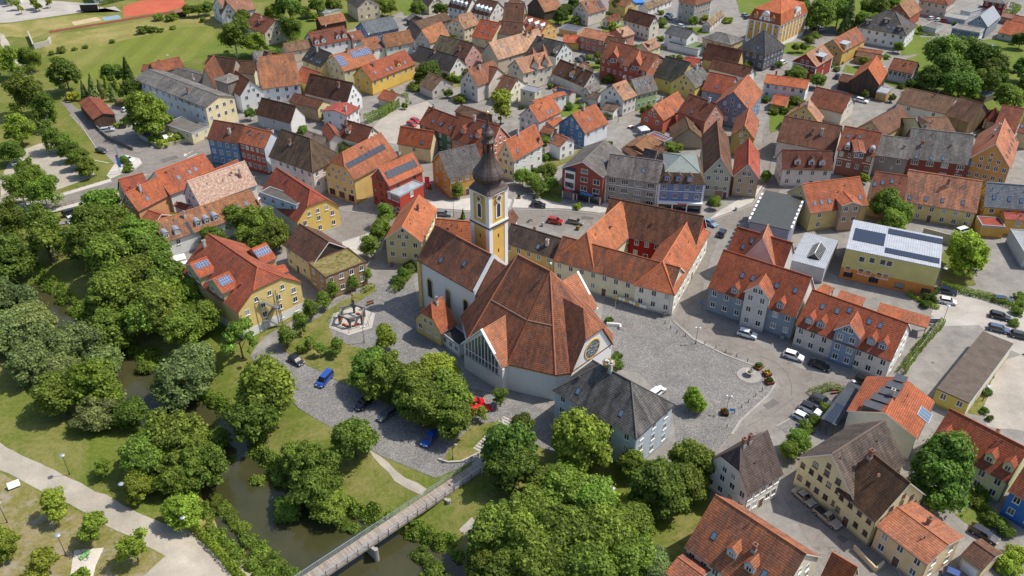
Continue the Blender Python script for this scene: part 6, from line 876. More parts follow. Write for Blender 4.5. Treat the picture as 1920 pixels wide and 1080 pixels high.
def build_volume(root,first,vol,T,idx):
    ox,oy,ang,sw,L,W,he,ty,zr,wall,roofc,op,feats,near=vol
    near=bool(near); wear=min(1,op.get('wear',.45)*.85+.3); h=W/2
    def P(r,wv,z): return (r,wv*sw,z)
    oe,og=(.35,.28) if ty!='F' else (.02,.02)
    if ty in('H','P','M'): og=.35
    slope=(zr-he)/h if ty not in('F','S') else 0
    t=.2; zb=op.get('nobase',0); gw=op.get('gw')
    rot=T.to_euler().z; loc=T.to_translation()
    # ---- walls
    def wz(r,wv): return roof_z(ty,L,W,he,zr,r,wv)-t-.02
    wm='wood' if op.get('wood') else 'wall'
    def wall_mesh(face):
        b=MB(); x0,x1,y0,y1=og,L-og,oe,W-oe
        if ty=='F': top=[(x0,y0,he-.05),(x1,y0,he-.05),(x1,y1,he-.05),(x0,y1,he-.05)]
        def quad(p,q,mid=None):
            pts=[P(p[0],p[1],zb),P(q[0],q[1],zb),P(q[0],q[1],wz(*q) if ty!='F' else he-.05)]
            if mid: pts+=[P(m[0],m[1],wz(*m)) for m in mid]
            pts.append(P(p[0],p[1],wz(*p) if ty!='F' else he-.05)); b.poly(pts,wm)
        gm0=gm1=None
        if ty=='G': gm0=[(x0,h)]; gm1=[(x1,h)]
        if ty=='H0': gm1=[(x1,h)]
        if ty=='HH0': gm1=[(x1,h)]
        if ty=='HH0': 
            c=.55*h; zc=he+(zr-he)*.55-t
            if face in('a','g'): b.poly([P(x0,y1,zb),P(x0,y0,zb),P(x0,y0,wz(x0,y0)),P(x0,c,zc),P(x0,W-c,zc),P(x0,y1,wz(x0,y1))],wm)
        elif face in('a','g'): quad((x0,y1),(x0,y0),gm0)
        if face in('a','e'):
            quad((x0,y0),(x1,y0)); quad((x1,y0),(x1,y1),gm1); quad((x1,y1),(x0,y1))
        return b
    if not op.get('open'):
        if gw:
            wall_mesh('e').obj('wall',root,fix=False,loc=loc,rot=(0,0,rot),color=wall); wall_mesh('g').obj('gable_wall',root,fix=False,loc=loc,rot=(0,0,rot),color=gw)
        else: wall_mesh('a').obj('wall',root,fix=True,loc=loc,rot=(0,0,rot),color=wall)
        if zb==0 and not op.get('wood') and ty!='x':
            ph=op.get('pl',.55); b=MB(); e=.035; pc=op.get('wpl',tuple(c*.62 for c in wall)); x0,x1,y0,y1=og-e,L-og+e,oe-e,W-oe+e
            if op.get('base'): pc,ph=op['base']
            for p_,q_ in (((x0,y0),(x1,y0)),((x1,y0),(x1,y1)),((x1,y1),(x0,y1)),((x0,y1),(x0,y0))): b.poly([P(*p_,0),P(*q_,0),P(*q_,ph),P(*p_,ph)],'trimcol')
            b.poly([P(x0,y0,ph),P(x1,y0,ph),P(x1,y1,ph),P(x0,y1,ph)],'trimcol'); b.obj('plinth',root,loc=loc,rot=(0,0,rot),color=pc)
    else:
        for (r_,w_) in ((.3,.3),(L-.3,.3),(.3,W-.3),(L-.3,W-.3),(L/2,.3),(L/2,W-.3)):
            b=MB(); zt=roof_z(ty,L,W,he,zr,r_,w_)-.2; b.box(-.08,-.08,0,.08,.08,zt,'brownframe'); b.obj('post',root,loc=loc+Matrix.Rotation(rot,3,'Z')@Vector(P(r_,w_,0)),rot=(0,0,rot))
    # ---- roof
    polys,ridges=roof_polys(ty,L,W,he,zr)
    rm='seam' if op.get('metal') else 'mottle' if op.get('mot') else 'moss' if op.get('moss') else 'flat' if ty=='F' else 'roof'
    b=MB()
    if ty=='F':
        b.slab([P(*p) for p in polys[0]],.25,rm)
    else:
        for pl in (polys[:4] if ty=='M' else polys): b.slab([P(*p) for p in pl],t,rm,'brownframe' if not near else None)
        if ty=='M':
            b2=MB()
            for pl in polys[4:]: b2.slab([P(*p) for p in pl],t,'seam' if 'rc2' in op else rm)
            b2.obj('upper_roof',root,uv=True,loc=loc,rot=(0,0,rot),color=(*op.get('rc2',roofc),wear))
    ro=b.obj('roof',root,uv=True,loc=loc,rot=(0,0,rot),color=(*roofc,wear))
    if ty=='F' and not op.get('open') and not op.get('metal') and not op.get('patch'):
        b=MB(); x0,x1,y0,y1=-.03,L+.03,-.03,W+.03
        for (a,c,d,e) in ((x0,y0,x1,y0+.25),(x0,y1-.25,x1,y1),(x0,y0+.25,x0+.25,y1-.25),(x1-.25,y0+.25,x1,y1-.25)): b.box(a,sw*c,he-.3,d,sw*e,he+.22,'zinc' if not op.get('moss') else 'brownframe')
        b.obj('parapet',root,loc=loc,rot=(0,0,rot))
    if ridges and ty!='S' and not op.get('metal'):
        b=MB()
        for p,q_ in ridges:
            p=Vector(P(*p))+Vector((0,0,.02)); q_=Vector(P(*q_))+Vector((0,0,.02)); b.tube(p,q_,.14,.14,'trimcol',6)
        b.obj('ridge_cap',ro,color=tuple(min(1,c*1.12) for c in op.get('rc2',roofc)))
    if near and ty not in('F',):
        b=MB(); b.tube(P(0,-.06,he-.12),P(L,-.06,he-.12),.08,.08,'gutter',6); b.obj('gutter',root,loc=loc,rot=(0,0,rot))
        if zb==0 and ty in('G','HH0','H','H0') and not op.get('open'):
            b=MB(); b.tube(P(.2,oe-.07,.1),P(.2,oe-.07,he-.2),.05,.05,'gutter',6); b.obj('downpipe',root,loc=loc,rot=(0,0,rot))
        if ty=='G' and near:
            for rr in (0,):
                for a_,c_ in ((0,h),(W,h)):
                    b=MB(); za=he-.02; p0=Vector(P(-.03,a_,he-.06)); p1=Vector(P(-.03,h,zr-.06)); b.poly([p0+Vector((0,0,-.17)),p1+Vector((0,0,-.17)),p1+Vector((0,0,.1)),p0+Vector((0,0,.1))],'trim'); b.obj('bargeboard',root,fix=False,loc=loc,rot=(0,0,rot))
    Rz=Matrix.Rotation(rot,4,'Z'); TT=Matrix.Translation(loc)@Rz
    # ---- windows.  eave facade: outward -w ; gable facade: outward -r
    fe=0 if sw>0 else math.pi; fg=-math.pi/2
    frame='brownframe' if op.get('brownwin') else 'trim'
    ww,wh,mu=(1.8,1.3,2) if op.get('wide') else (.98,1.3,1)
    if op.get('brownwin'): ww,wh=.75,1.0
    def rows(n,top): 
        st=max(2.55,min(3.1,(top-.3)/max(1,n))); return [ (top-.55-wh)-st*k for k in range(n)]
    ne=op.get('e',(max(1,int(L/3.2)),max(1,int(he/2.9)))); ng=op.get('g',(max(1,int(W/3.2)),max(1,int(he/2.9))))
    if ne[0]*ne[1]:
        for k,z in enumerate(rows(ne[1],he)):
            for c in range(ne[0]):
                r_=og+(L-2*og)*(c+.5)/ne[0]+rng.uniform(-.08,.08)
                if z<.35+zb: continue
                if near and k==ne[1]-1 and z<2.2 and ne[0]>2 and c==ne[0]//2 and ne[1]>1: door(root,TT,r_,sw*oe,fe); continue
                put_window(root,TT,r_,sw*(oe),z,fe,ww,wh,frame,mu,near)
    if ng[0]*ng[1]:
        for k,z in enumerate(rows(ng[1],he)):
            for c in range(ng[0]):
                w_=oe+(W-2*oe)*(c+.5)/ng[0]
                if z<.3+zb: continue
                put_window(root,TT,og,sw*w_,z,fg,ww,wh,frame,mu,near)
    if ng[0]*ng[1] and ty in('G','HH0') and zr-he>2.6 and zb==0:
        n2=2 if zr-he<4.2 else 3 if W>11 else 2
        for c in range(n2): put_window(root,TT,og,sw*(h+(c-(n2-1)/2)*W*.2),he+.45,fg,.85,1.15,frame,1,near)
        if zr-he>4.0 and ty=='G': put_window(root,TT,og,sw*h,he+2.35,fg,.7,.9,frame,0,near)
    for (r_,z) in op.get('win',[]): put_window(root,TT,r_,sw*oe,z-.7,fe,1.15,1.35,'trim',0,near)
    if op.get('base'):
        for r_ in np.linspace(1.5,L-2,4): put_window(root,TT,float(r_),sw*(oe-.035),.9,fe,2.0,1.3,'brownframe',2,near)
    if op.get('shop'):
        for c in range(3): put_window(root,TT,og,sw*(oe+(W-2*oe)*(c+.5)/3),.7,fg,2.0,1.7,'redwall',1,near,'shop_window')
    if op.get('gd'):
        b=MB(); b.box(-1.25,-.05,0,1.25,.02,2.1,'white_paint'); me=b.mesh('garage_door',fix=False)
        mesh_obj('garage_door',me,root,loc=TT@Vector((L*.5,sw*oe,.02)),rot=(0,0,rot+fe))
    if op.get('trim'):
        b=MB(); 
        st_=max(2.55,min(3.1,(he-.3)/max(1,ne[1])))
        for z in ((he-.35,) if not near or ne[1]<2 else (he-.35,he-.55-wh-(st_-wh)/2-.1)):
            b.box(og-.04,sw*(oe-.06),z,L-og+.04,sw*(oe+.02),z+.22,'trim'); b.box(og-.06,sw*(oe-.04),z,og+.02,sw*(W-oe),z+.22,'trim')
        for r_ in (og,L-og): b.box(r_-.3,sw*(oe-.05),0,r_+.3,sw*(oe+.02),he-.36,'trim')
        b.box(og-.05,sw*(W-oe-.6),0,og+.02,sw*(W-oe),he-.36,'trim'); b.obj('stone_trim',root,loc=loc,rot=(0,0,rot))
    if op.get('timber'):
        z0=he-2.6; 
        for k in range(7):
            w_=oe+(W-2*oe)*k/6; b=MB(); b.box(og-.05,-.09,max(.3,z0),og+.01,.09,he-.1,'timberbeam'); b.obj('timber_beam',root,loc=TT@Vector((0,sw*w_,0)),rot=(0,0,rot))
        for k in range(9):
            r_=og+(L-2*og)*k/8; b=MB(); b.box(-.09,-.05,max(.3,z0),.09,.01,he-.35,'timberbeam'); b.obj('timber_beam',root,loc=TT@Vector((r_,sw*oe,0)),rot=(0,0,rot+fe))
    if op.get('panes'):
        for k in range(7):
            for s_ in (0,1):
                b=MB(); b.box(-.7,-.25,-.5,.7,.25,.5,'globe'); b.obj('roof_pane',root,loc=TT@Vector((-.3 if not s_ else L+.3,sw*(W*(k+.8)/8),he-.4)),rot=(0,0,rot+math.pi/2))
    if op.get('glassridge'):
        c=Vector((L*.42,sw*W*.42,he)); b=MB(); l_,w2,hh=3.2,1.7,1.6
        for k in range(9):
            x=-l_+2*l_*k/8; b.tube((x,-w2,0),(x,0,hh),.07,.07,'trim',5); b.tube((x,w2,0),(x,0,hh),.07,.07,'trim',5)
        b.tube((-l_,0,hh),(l_,0,hh),.1,.1,'trim',6); fr=b.obj('glazing_bars',root,loc=TT@c,rot=(0,0,rot+math.pi/2))
        b=MB(); b.poly([(-l_,-w2,-.02),(l_,-w2,-.02),(l_,0,hh-.05),(-l_,0,hh-.05)],'carglass'); b.poly([(-l_,w2,-.02),(l_,w2,-.02),(l_,0,hh-.05),(-l_,0,hh-.05)],'carglass'); b.poly([(-l_,-w2,0),(-l_,w2,0),(-l_,0,hh-.05)],'carglass'); b.poly([(l_,-w2,0),(l_,w2,0),(l_,0,hh-.05)],'carglass'); b.obj('glass_ridge',root,fix=False,loc=TT@c,rot=(0,0,rot+math.pi/2))
    # ---- roof features
    def frame_at(r,wv):
        z=roof_z(ty,L,W,he,zr,r,wv)
        if ty=='F': n_=Vector((0,0,1)); x=Vector((1,0,0))
        else:
            e=.05; dr=(roof_z(ty,L,W,he,zr,r+e,wv)-roof_z(ty,L,W,he,zr,r-e,wv))/(2*e); dw=(roof_z(ty,L,W,he,zr,r,wv+e)-roof_z(ty,L,W,he,zr,r,wv-e))/(2*e)
            n_=Vector((-dr,-dw*sw,1)).normalized(); x=Vector((-n_.y,n_.x,0)); x=x.normalized() if x.length>1e-3 else Vector((1,0,0))
        y=n_.cross(x); return Matrix(((x.x,y.x,n_.x,r),(x.y,y.y,n_.y,wv*sw),(x.z,y.z,n_.z,z),(0,0,0,1)))
    if ty in('G','HH0','H','H0') and L>6 and zb==0 and not op.get('metal'):
        for _ in range(rng.choice([1,2,3])):
            r_,w_=rng.uniform(1,L-1),rng.uniform(.25,.45)*W; b=None
            o=mesh_obj('vent_pipe',unit('vent',lambda b:(b.tube((0,0,-.2),(0,0,.5),.07,.07,'darkmetal',6),b.tube((0,0,.5),(0,0,.6),.12,.1,'darkmetal',6))),ro,loc=P(r_,w_,roof_z(ty,L,W,he,zr,r_,w_)))
        if rng.random()<.3: mesh_obj('antenna',unit('antenna',lambda b:(b.tube((0,0,-.3),(0,0,2.2),.03,.025,'zinc',5),[b.tube((-.5+.06*k_,-.02,1.3+.2*k_),(.5-.06*k_,-.02,1.3+.2*k_),.015,.015,'zinc',4) for k_ in range(4)])),ro,loc=P(rng.uniform(.2,.8)*L,W/2,zr))
        if rng.random()<.3: r_,w_=rng.uniform(1,L-1),rng.uniform(.2,.42)*W; mesh_obj('satellite_dish',unit('dish',lambda b:(b.tube((0,0,-.2),(0,0,.7),.03,.03,'zinc',5),b.tube((0,-.08,.8),(0,-.14,.85),.40,.32,'chimbrick',12))),ro,loc=P(r_,w_,roof_z(ty,L,W,he,zr,r_,w_)),rot=(.3,0,rng.uniform(-.5,.5)-rot))
    for f in feats:
        k=f[0]
        if k=='c':
            r_,w_=min(max(f[1],.7),L-.7),min(max(f[2],.7),W-.7); z=roof_z(ty,L,W,he,zr,r_,w_); v=rng.choice(['chimbrick','chimplaster','chimbrick']); st=rng.random()<.22
            mesh_obj('chimney',unit('chim_%s%d'%(v,st),m_chim(v,st)),ro,loc=P(r_,w_,z+.35),scale=(1,1,rng.uniform(.85,1.25)))
        elif k in('s','S'):
            r_,w_=min(max(f[1],.6),L-.6),min(max(f[2],.6),W-.6); o=mesh_obj('roof_window',unit('sky_'+k,m_sky if k=='s' else m_skybig),ro); o.matrix_local=frame_at(r_,w_)
        elif k=='p':
            _,r0,w0,r1,w1,nx,ny=f; dr,dw=(r1-r0)/nx,(w1-w0)/ny
            if dr<.05 or dw<.05: continue
            flatf=ty=='F'; blue=bool(op.get('pvb')); fm=frame_at((r0+r1)/2,(w0+w1)/2); cs=max(.3,fm[2][2]); me=unit('solar%d%d'%(blue,near),m_solar(blue,blue))
            sl_=(Vector((dw,))[0] if False else dw)/(cs if not flatf else 1)
            for i in range(nx):
                for j in range(ny):
                    m_=frame_at(r0+dr*(i+.5),w0+dw*(j+.5)); x=m_.col[0].to_3d(); along_r=abs(x.x)>.5; o=mesh_obj('solar_panel',me,ro)
                    o.matrix_local=m_@Matrix.Translation((0,0,.07))@Matrix.Diagonal((dr*.97,sl_*.97,1,1) if along_r else (dw*.97,dr*.97,1,1))
        elif k in 'damkbB':
            dormer(root,TT,rot,sw,vol,k,f[1],f[2],near,wear)
def dormer(root,TT,rot,sw,vol,k,r,wv,near,wear):
    ox,oy,ang,_,L,W,he,ty,zr,wall,roofc,op,feats,_n=vol
    flip=wv>W/2; wl=W-wv if flip else wv
    wid,fh,gh={'d':(1.7,1.45,.85),'a':(1.5,1.2,.0),'m':(1.5,1.4,.7),'k':(1.9,1.3,0),'b':(2.4,1.5,0),'B':(4.5,2.3,0)}[k]
    wl=max(.45,min(wl,W/2-1.2)); r=min(max(r,wid/2+.2),max(L-wid/2-.2,wid/2+.2))
    if k=='B': wl=max(.4,min(wl-1.2,W/2-2.5))
    s_=(zr-he)/(W/2)
    if ty=='M': s_=(zr-he)*.55/1.6; wl=.35
    z0=roof_z('G',L,W,he,zr,r,wl) if ty!='M' else he+s_*wl
    dmax=W/2-wl if ty!='M' else 4
    dep=min((fh)/max(s_,.25),dmax+.3); depr=min((fh+gh)/max(s_,.25),dmax+.5)
    hw=wid/2; wc=op.get('dcol',wall if k in('d','B') else (.5,.53,.58) if k in('m','a') else (.1,.1,.11) if k=='k' else tuple(c*.8 for c in wall))
    if k=='b': wc=tuple(c*.75 for c in roofc)
    b=MB(); b.poly([(-hw,0,-.3),(hw,0,-.3),(hw,0,fh),(0,0,fh+gh),(-hw,0,fh)] if gh else [(-hw,0,-.3),(hw,0,-.3),(hw,0,fh),(-hw,0,fh)],'wall')
    for x in (-hw,hw): b.poly([(x,0,-.3),(x,dep,fh),(x,0,fh)],'wall')
    face=(0 if sw>0 else math.pi)+(math.pi if flip else 0); yy=sw*(wl if not flip else W-wl)
    o=b.obj('dormer',root,fix=False,loc=TT@Vector((r,yy,z0)),rot=(0,0,rot+face),color=wc)
    b=MB(); e=.16; rc=roofc if k in 'db' else (.33,.38,.44) if k in 'am' else (.09,.09,.1) if k=='k' else (.42,.46,.5)
    mt='roof' if k in 'db' else 'seam'
    if gh:
        for sx in (-1,1): b.slab([(sx*(hw+e),-e*1.3,fh-.12),(0,-e*1.3,fh+gh+.06),(0,depr,fh+gh+.06),(sx*(hw+e),dep,fh-.12)],.09,mt)
    elif k=='a':
        n_=6
        for i in range(n_):
            a0,a1=math.pi*i/n_,math.pi*(i+1)/n_; b.slab([(-(hw+.1)*math.cos(a0),-.15,fh-.25+.75*math.sin(a0)),(-(hw+.1)*math.cos(a1),-.15,fh-.25+.75*math.sin(a1)),(-(hw+.1)*math.cos(a1),dep+.9,fh-.25+.75*math.sin(a1)),(-(hw+.1)*math.cos(a0),dep+.6,fh-.25+.75*math.sin(a0))],.06,mt)
        b.poly([(-hw,-.02,fh-.3)]+[(-hw*math.cos(math.pi*i/n_),-.02,fh-.3+.72*math.sin(math.pi*i/n_)) for i in range(n_+1)],'zinc')
    else:
        b.slab([(-hw-e,-e*1.5,fh),(hw+e,-e*1.5,fh),(hw+e,depr+.3,fh+.12+ (s_*.25 if k=='k' else 0)),(-hw-e,depr+.3,fh+.12+(s_*.25 if k=='k' else 0))],.12,mt)
    b.obj('dormer_roof',o,uv=True,color=(*rc,wear*.6))
    nw=1 if wid<3 else 3
    for i in range(nw):
        fm,_=window_mesh(.85 if nw==1 else 1.0,.95 if nw==1 else 1.4,'trim',1,False); mesh_obj('window',fm,o,loc=((i-(nw-1)/2)*1.4,0,.12))
CATS={'house':'house','barn':'barn','shed':'shed','garage':'garage','inn':'inn','workshop':'workshop','hall':'hall','shop':'shop','bank':'bank','cafe':'cafe','annexe':'annexe','outhouse':'outhouse','hotel':'hotel','carport':'carport','hut':'hut','town_hall':'town hall','villa':'villa','apartment_house':'apartment house','bungalow':'bungalow','farmhouse':'farmhouse','cottage':'cottage','tower':'tower','row_house':'row house','office':'office','courtyard_building':'building'}
ROOT={}
for nm,label,vols in HOUSES:
    v0=vols[0]; root=empty(nm,(v0[0],v0[1],0),v0[2]); tag(root,label,CATS.get(nm,'house')); ROOT[label]=(root,v0)
    T0=Matrix.Translation((v0[0],v0[1],0))@Matrix.Rotation(v0[2],4,'Z'); inv=T0.inverted()
    for i,v in enumerate(vols):
        T=inv@(Matrix.Translation((v[0],v[1],.004*(i%3)))@Matrix.Rotation(v[2],4,'Z')); build_volume(root,i==0,v,T,i)
# ---------------- church
def text_obj(name,body,size,mat,parent,loc,rot,ext=.03,align='CENTER'):
    cu=bpy.data.curves.new(name,'FONT'); cu.body=body; cu.size=size; cu.extrude=ext; cu.align_x=align; cu.align_y='CENTER'
    to=bpy.data.objects.new(name,cu); COL.objects.link(to); dg=bpy.context.evaluated_depsgraph_get(); me=bpy.data.meshes.new_from_object(to.evaluated_get(dg)); bpy.data.objects.remove(to)
    me.materials.clear(); me.materials.append(M[mat]); return mesh_obj(name,me,parent,loc=loc,rot=rot)
TILE=(.30,.105,.052,.95)
def arch_pts(w_,z0,z1,n=8):
    r=w_/2; return [(-r,z0),(r,z0)]+[(r*math.cos(math.pi*i/n),z1-r+r*math.sin(math.pi*i/n)) for i in range(n+1)]
simple('leadglass',(.10,.12,.135),.15,.7)
def church():
    ang=math.atan2(-.697,.717); ch=empty('church',(7.85,147,0),ang); tag(ch,'baroque parish church with yellow onion-domed tower, white nave and folded red hall roof','church')
    # --- modern hall: roof
    E=[(-18.2,-8.8,7),(-11,-13.6,7),(.9,-13.6,7),(10.4,-9.3,7),(12.1,-6.7,7)]; E2=[(a,-b,z) for a,b,z in E]; P0=(-9.3,0,23); P1=(0,0,23)
    faces=[[P0,P1,E[2],E[1]],[P0,E[1],E[0]],[P1,E[3],E[2]],[P1,E[4],E[3]]]; faces+=[[P1,P0,E2[1],E2[2]],[P0,E2[0],E2[1]],[P1,E2[2],E2[3]],[P1,E2[3],E2[4]]]; faces+=[[P0,E[0],E2[0]],[P1,E2[4],E[4]]]
    b=MB()
    for f in faces: b.slab(f,.22,'roof')
    hr=b.obj('hall_roof',ch,uv=True,color=TILE)
    b=MB()
    for p,q_ in [(P0,P1)]+[(P1,e) for e in E[2:4]+E2[2:4]]+[(P0,e) for e in E[:2]+E2[:2]]+[(P0,E[2]) if 0 else (P1,E[2])]: b.tube(Vector(p)+Vector((0,0,.03)),Vector(q_)+Vector((0,0,.03)),.16,.16,'trimcol',6)
    b.obj('ridge_cap',hr,color=(.42,.16,.09))
    # kink line of lighter battens
    b=MB(); K=lambda p,q_,t=.47:tuple(Vector(p).lerp(Vector(q_),1-t)+Vector((0,0,.05)))
    ring=[K(P0,E[1]),K(P1,E[2]),K(P1,E[3])]; ring2=[K(P0,E2[1]),K(P1,E2[2]),K(P1,E2[3])]
    for rr in (ring,ring2):
        for p,q_ in zip(rr,rr[1:]): b.tube(p,q_,.09,.09,'trimcol',5)
    b.obj('snow_guard',hr,color=(.3,.22,.18))
    # wings
    for s in (-1,1):
        b=MB(); y0,y1=s*15.3,s*8.0
        b.slab([(-5,y0,13.6),(-5,y1,13.6),(-11.2,s*13.4,6.9),(-11.2,y0,6.9)],.2,'roof'); b.slab([(-5,y0,13.6),(1.2,y0,6.9),(1.2,s*13.4,6.9),(-5,y1,13.6)],.2,'roof'); b.obj('wing_roof',ch,uv=True,color=(.42,.16,.08,.55))
        b=MB(); yy=s*14.9; b.poly([(-10.8,yy,0),(.8,yy,0),(.8,yy,6.8),(-5,yy,13.25),(-10.8,yy,6.8)],'churchplaster'); 
        for x in (-10.8,.8): b.poly([(x,yy,0),(x,s*12.5,0),(x,s*12.5,6.9),(x,yy,6.8)],'churchplaster')
        b.obj('gable_wall',ch,fix=False)
        b=MB()
        for x0,z0,x1,z1 in ((-11.3,6.7,-5,13.75),(1.3,6.7,-5,13.75)): b.slab([(x0,yy+s*.45,z0),(x1,yy+s*.45,z1),(x1,yy-s*.1,z1),(x0,yy-s*.1,z0)],.35,'white_paint')
        b.obj('verge',ch)
        g=MB(); gy=yy+s*.05; pts=[(-10.2,4.4),(-.3,4.4),(-.3,7.0),(-5,12.1),(-10.2,7.0)]; g.poly([(x,gy,z) for x,z in pts],'glass'); go=g.obj('glazed_gable',ch,fix=False)
        def topz(x): return 7.0+(x+10.2)*(5.1/5.2) if x<-5 else 7.0+(-.3-x)*(5.1/4.7)
        for k in range(11):
            x=-10.2+9.9*k/10; b=MB(); b.box(x-.07,gy,4.4,x+.07,gy+s*.12,topz(x),'trim'); b.obj('mullion',go)
        for z in (5.9,): b=MB(); b.box(-10.2,gy,z-.06,-.3,gy+s*.1,z+.06,'trim'); b.obj('transom',go)
        b=MB(); b.box(-10.5,gy-s*.02,4.15,0,gy+s*.25,4.4,'zinc'); b.obj('sill',go)
    # round window wing
    b=MB(); r0,r1=(2.9,0,18.2),(9.1,0,18.2)
    for s in (-1,1): b.slab([r0,r1,(12.45,s*2.75,13.5),(12.45,s*6.95,6.8),(10.6,s*6.95,6.8)],.2,'roof')
    b.slab([r1,(12.45,-2.75,13.5),(12.45,2.75,13.5)],.2,'roof'); b.obj('wing_roof',ch,uv=True,color=(.36,.125,.062,.75))
    b=MB(); b.poly([(12.05,-6.5,0),(12.05,6.5,0),(12.05,6.5,7),(12.05,2.65,13.2),(12.05,-2.65,13.2),(12.05,-6.5,7)],'churchplaster')
    for s in (-1,1): b.poly([(12.05,s*6.5,0),(10,s*6.5,0),(10,s*6.5,7),(12.05,s*6.5,7)],'churchplaster')
    b.obj('gable_wall',ch,fix=False)
    rw=MB(); n_=32; zc=9.5; rr=2.15
    rw.poly([(12.09,rr*math.cos(2*math.pi*i/n_),zc+rr*math.sin(2*math.pi*i/n_)) for i in range(n_)],'leadglass'); ro=rw.obj('round_window',ch,fix=False)
    b=MB()
    for i in range(n_):
        a0,a1=2*math.pi*i/n_,2*math.pi*(i+1)/n_
        for (ra,rb,x) in ((rr,rr+.3,12.2),): b.poly([(x,ra*math.cos(a0),zc+ra*math.sin(a0)),(x,rb*math.cos(a0),zc+rb*math.sin(a0)),(x,rb*math.cos(a1),zc+rb*math.sin(a1)),(x,ra*math.cos(a1),zc+ra*math.sin(a1))],'trimcol'); b.poly([(x,rb*math.cos(a0),zc+rb*math.sin(a0)),(12.05,rb*math.cos(a0),zc+rb*math.sin(a0)),(12.05,rb*math.cos(a1),zc+rb*math.sin(a1)),(x,rb*math.cos(a1),zc+rb*math.sin(a1))],'trimcol')
    b.obj('window_surround',ro,fix=False,color=(.68,.42,.09))
    b=MB()
    for i in range(9):
        a=2*math.pi*i/9; b.tube((12.13,.75*math.cos(a),zc+.75*math.sin(a)),(12.13,rr*math.cos(a+.2),zc+rr*math.sin(a+.2)),.045,.045,'zinc',5); a2=2*math.pi*(i+1)/9; b.tube((12.13,.75*math.cos(a),zc+.75*math.sin(a)),(12.13,.75*math.cos(a2),zc+.75*math.sin(a2)),.045,.045,'zinc',5); b.tube((12.13,1.5*math.cos(a),zc+1.5*math.sin(a)),(12.13,1.5*math.cos(a2),zc+1.5*math.sin(a2)),.03,.03,'zinc',5)
    b.obj('tracery',ro)
    b=MB(); poly=[(a*.985,b_*.985) for a,b_,_ in E]+[(a*.985,b_*.985) for a,b_,_ in E2[::-1]]
    for i in range(len(poly)): p,q_=poly[i],poly[(i+1)%len(poly)]; b.poly([(*p,0),(*q_,0),(*q_,6.85),(*p,6.85)],'churchplaster')
    b.obj('hall_wall',ch,fix=False)
    b=MB(); o=[(a*.993,b_*.993) for a,b_,_ in E]; 
    for i in range(1,4):
        for sg in (1,-1): p,q_=(o[i][0],sg*o[i][1]),(o[(i+1)%5][0],sg*o[(i+1)%5][1]); b.poly([(*p,6.45),(*q_,6.45),(*q_,6.84),(*p,6.84)],'trimcol')
    b.obj('cornice',ch,fix=False,color=(.62,.45,.14))
    b=MB(); b.tube((0,0,22.9),(0,0,24.6),.05,.04,'darkmetal',6); b.lathe([(.02,0),(.3,.2),(.38,.45),(.3,.7),(.02,.9)],'zinc',10,(0,0,24.3)); b.obj('finial',ch,smooth=True)
    # --- nave
    a0,a1,b0,b1=-35.6,-16.6,-6.3,5.9; zc_=13.0; zr=19.8; bm=(b0+b1)/2
    b=MB(); b.poly([(a0+.3,b0+.4,0),(a1,b0+.4,0),(a1,b0+.4,zc_),(a0+.3,b0+.4,zc_)],'churchplaster'); b.poly([(a0+.3,b1-.4,0),(a1,b1-.4,0),(a1,b1-.4,zc_),(a0+.3,b1-.4,zc_)],'churchplaster')
    for x in (a0+.3,a1): b.poly([(x,b0+.4,0),(x,b1-.4,0),(x,b1-.4,zc_),(x,bm,zr-.3),(x,b0+.4,zc_)],'churchplaster')
    b.obj('nave_wall',ch,fix=True)
    b=MB(); b.slab([(a0,b0,zc_),(a1,b0,zc_),(a1,bm,zr),(a0,bm,zr)],.22,'roof'); b.slab([(a0,b1,zc_),(a1,b1,zc_),(a1,bm,zr),(a0,bm,zr)],.22,'roof'); nr=b.obj('nave_roof',ch,uv=True,color=(.28,.105,.055,.9))
    for a,w_ in ((-29,1.8),(-22.5,3.0)): o=mesh_obj('roof_hatch',unit('sky_s',m_sky),nr); o.location=(a,b0+w_,zc_+w_*1.115+.1); o.rotation_euler=(math.atan(1.115),0,0)
    b=MB(); b.tube((a0,bm,zr+.03),(a1,bm,zr+.03),.16,.16,'trimcol',6); b.obj('ridge_cap',nr,color=(.4,.15,.09))
    b=MB()
    for s,bb in ((-1,b0),(1,b1)): b.slab([(a1-.1,bb,zc_+.45),(a1+.45,bb,zc_+.45),(a1+.45,bm,zr+.5),(a1-.1,bm,zr+.5)],1.1,'white_paint')
    b.obj('gable_parapet',ch)
    b=MB(); c0,c1=a1+.4,-7; 
    for bb in (b0+.5,b1-.5): b.slab([(c0,bb,12.3),(c1,bb,12.3),(c1,bm,18.9),(c0,bm,18.9)],.22,'roof')
    b.obj('choir_roof',ch,uv=True,color=(.3,.115,.07,.7))
    b=MB(); 
    for bb in (b0+.9,b1-.9): b.poly([(c0,bb,0),(c1,bb,0),(c1,bb,12.2),(c0,bb,12.2)],'churchplaster')
    b.obj('choir_wall',ch,fix=False)
    for bb in (b0+.35,b1-.35): b=MB(); b.box(a0+.1,bb-.45,0,a0+1.1,bb+.45,12.7,'trimcol'); b.obj('corner_pilaster',ch,color=(.62,.47,.17))
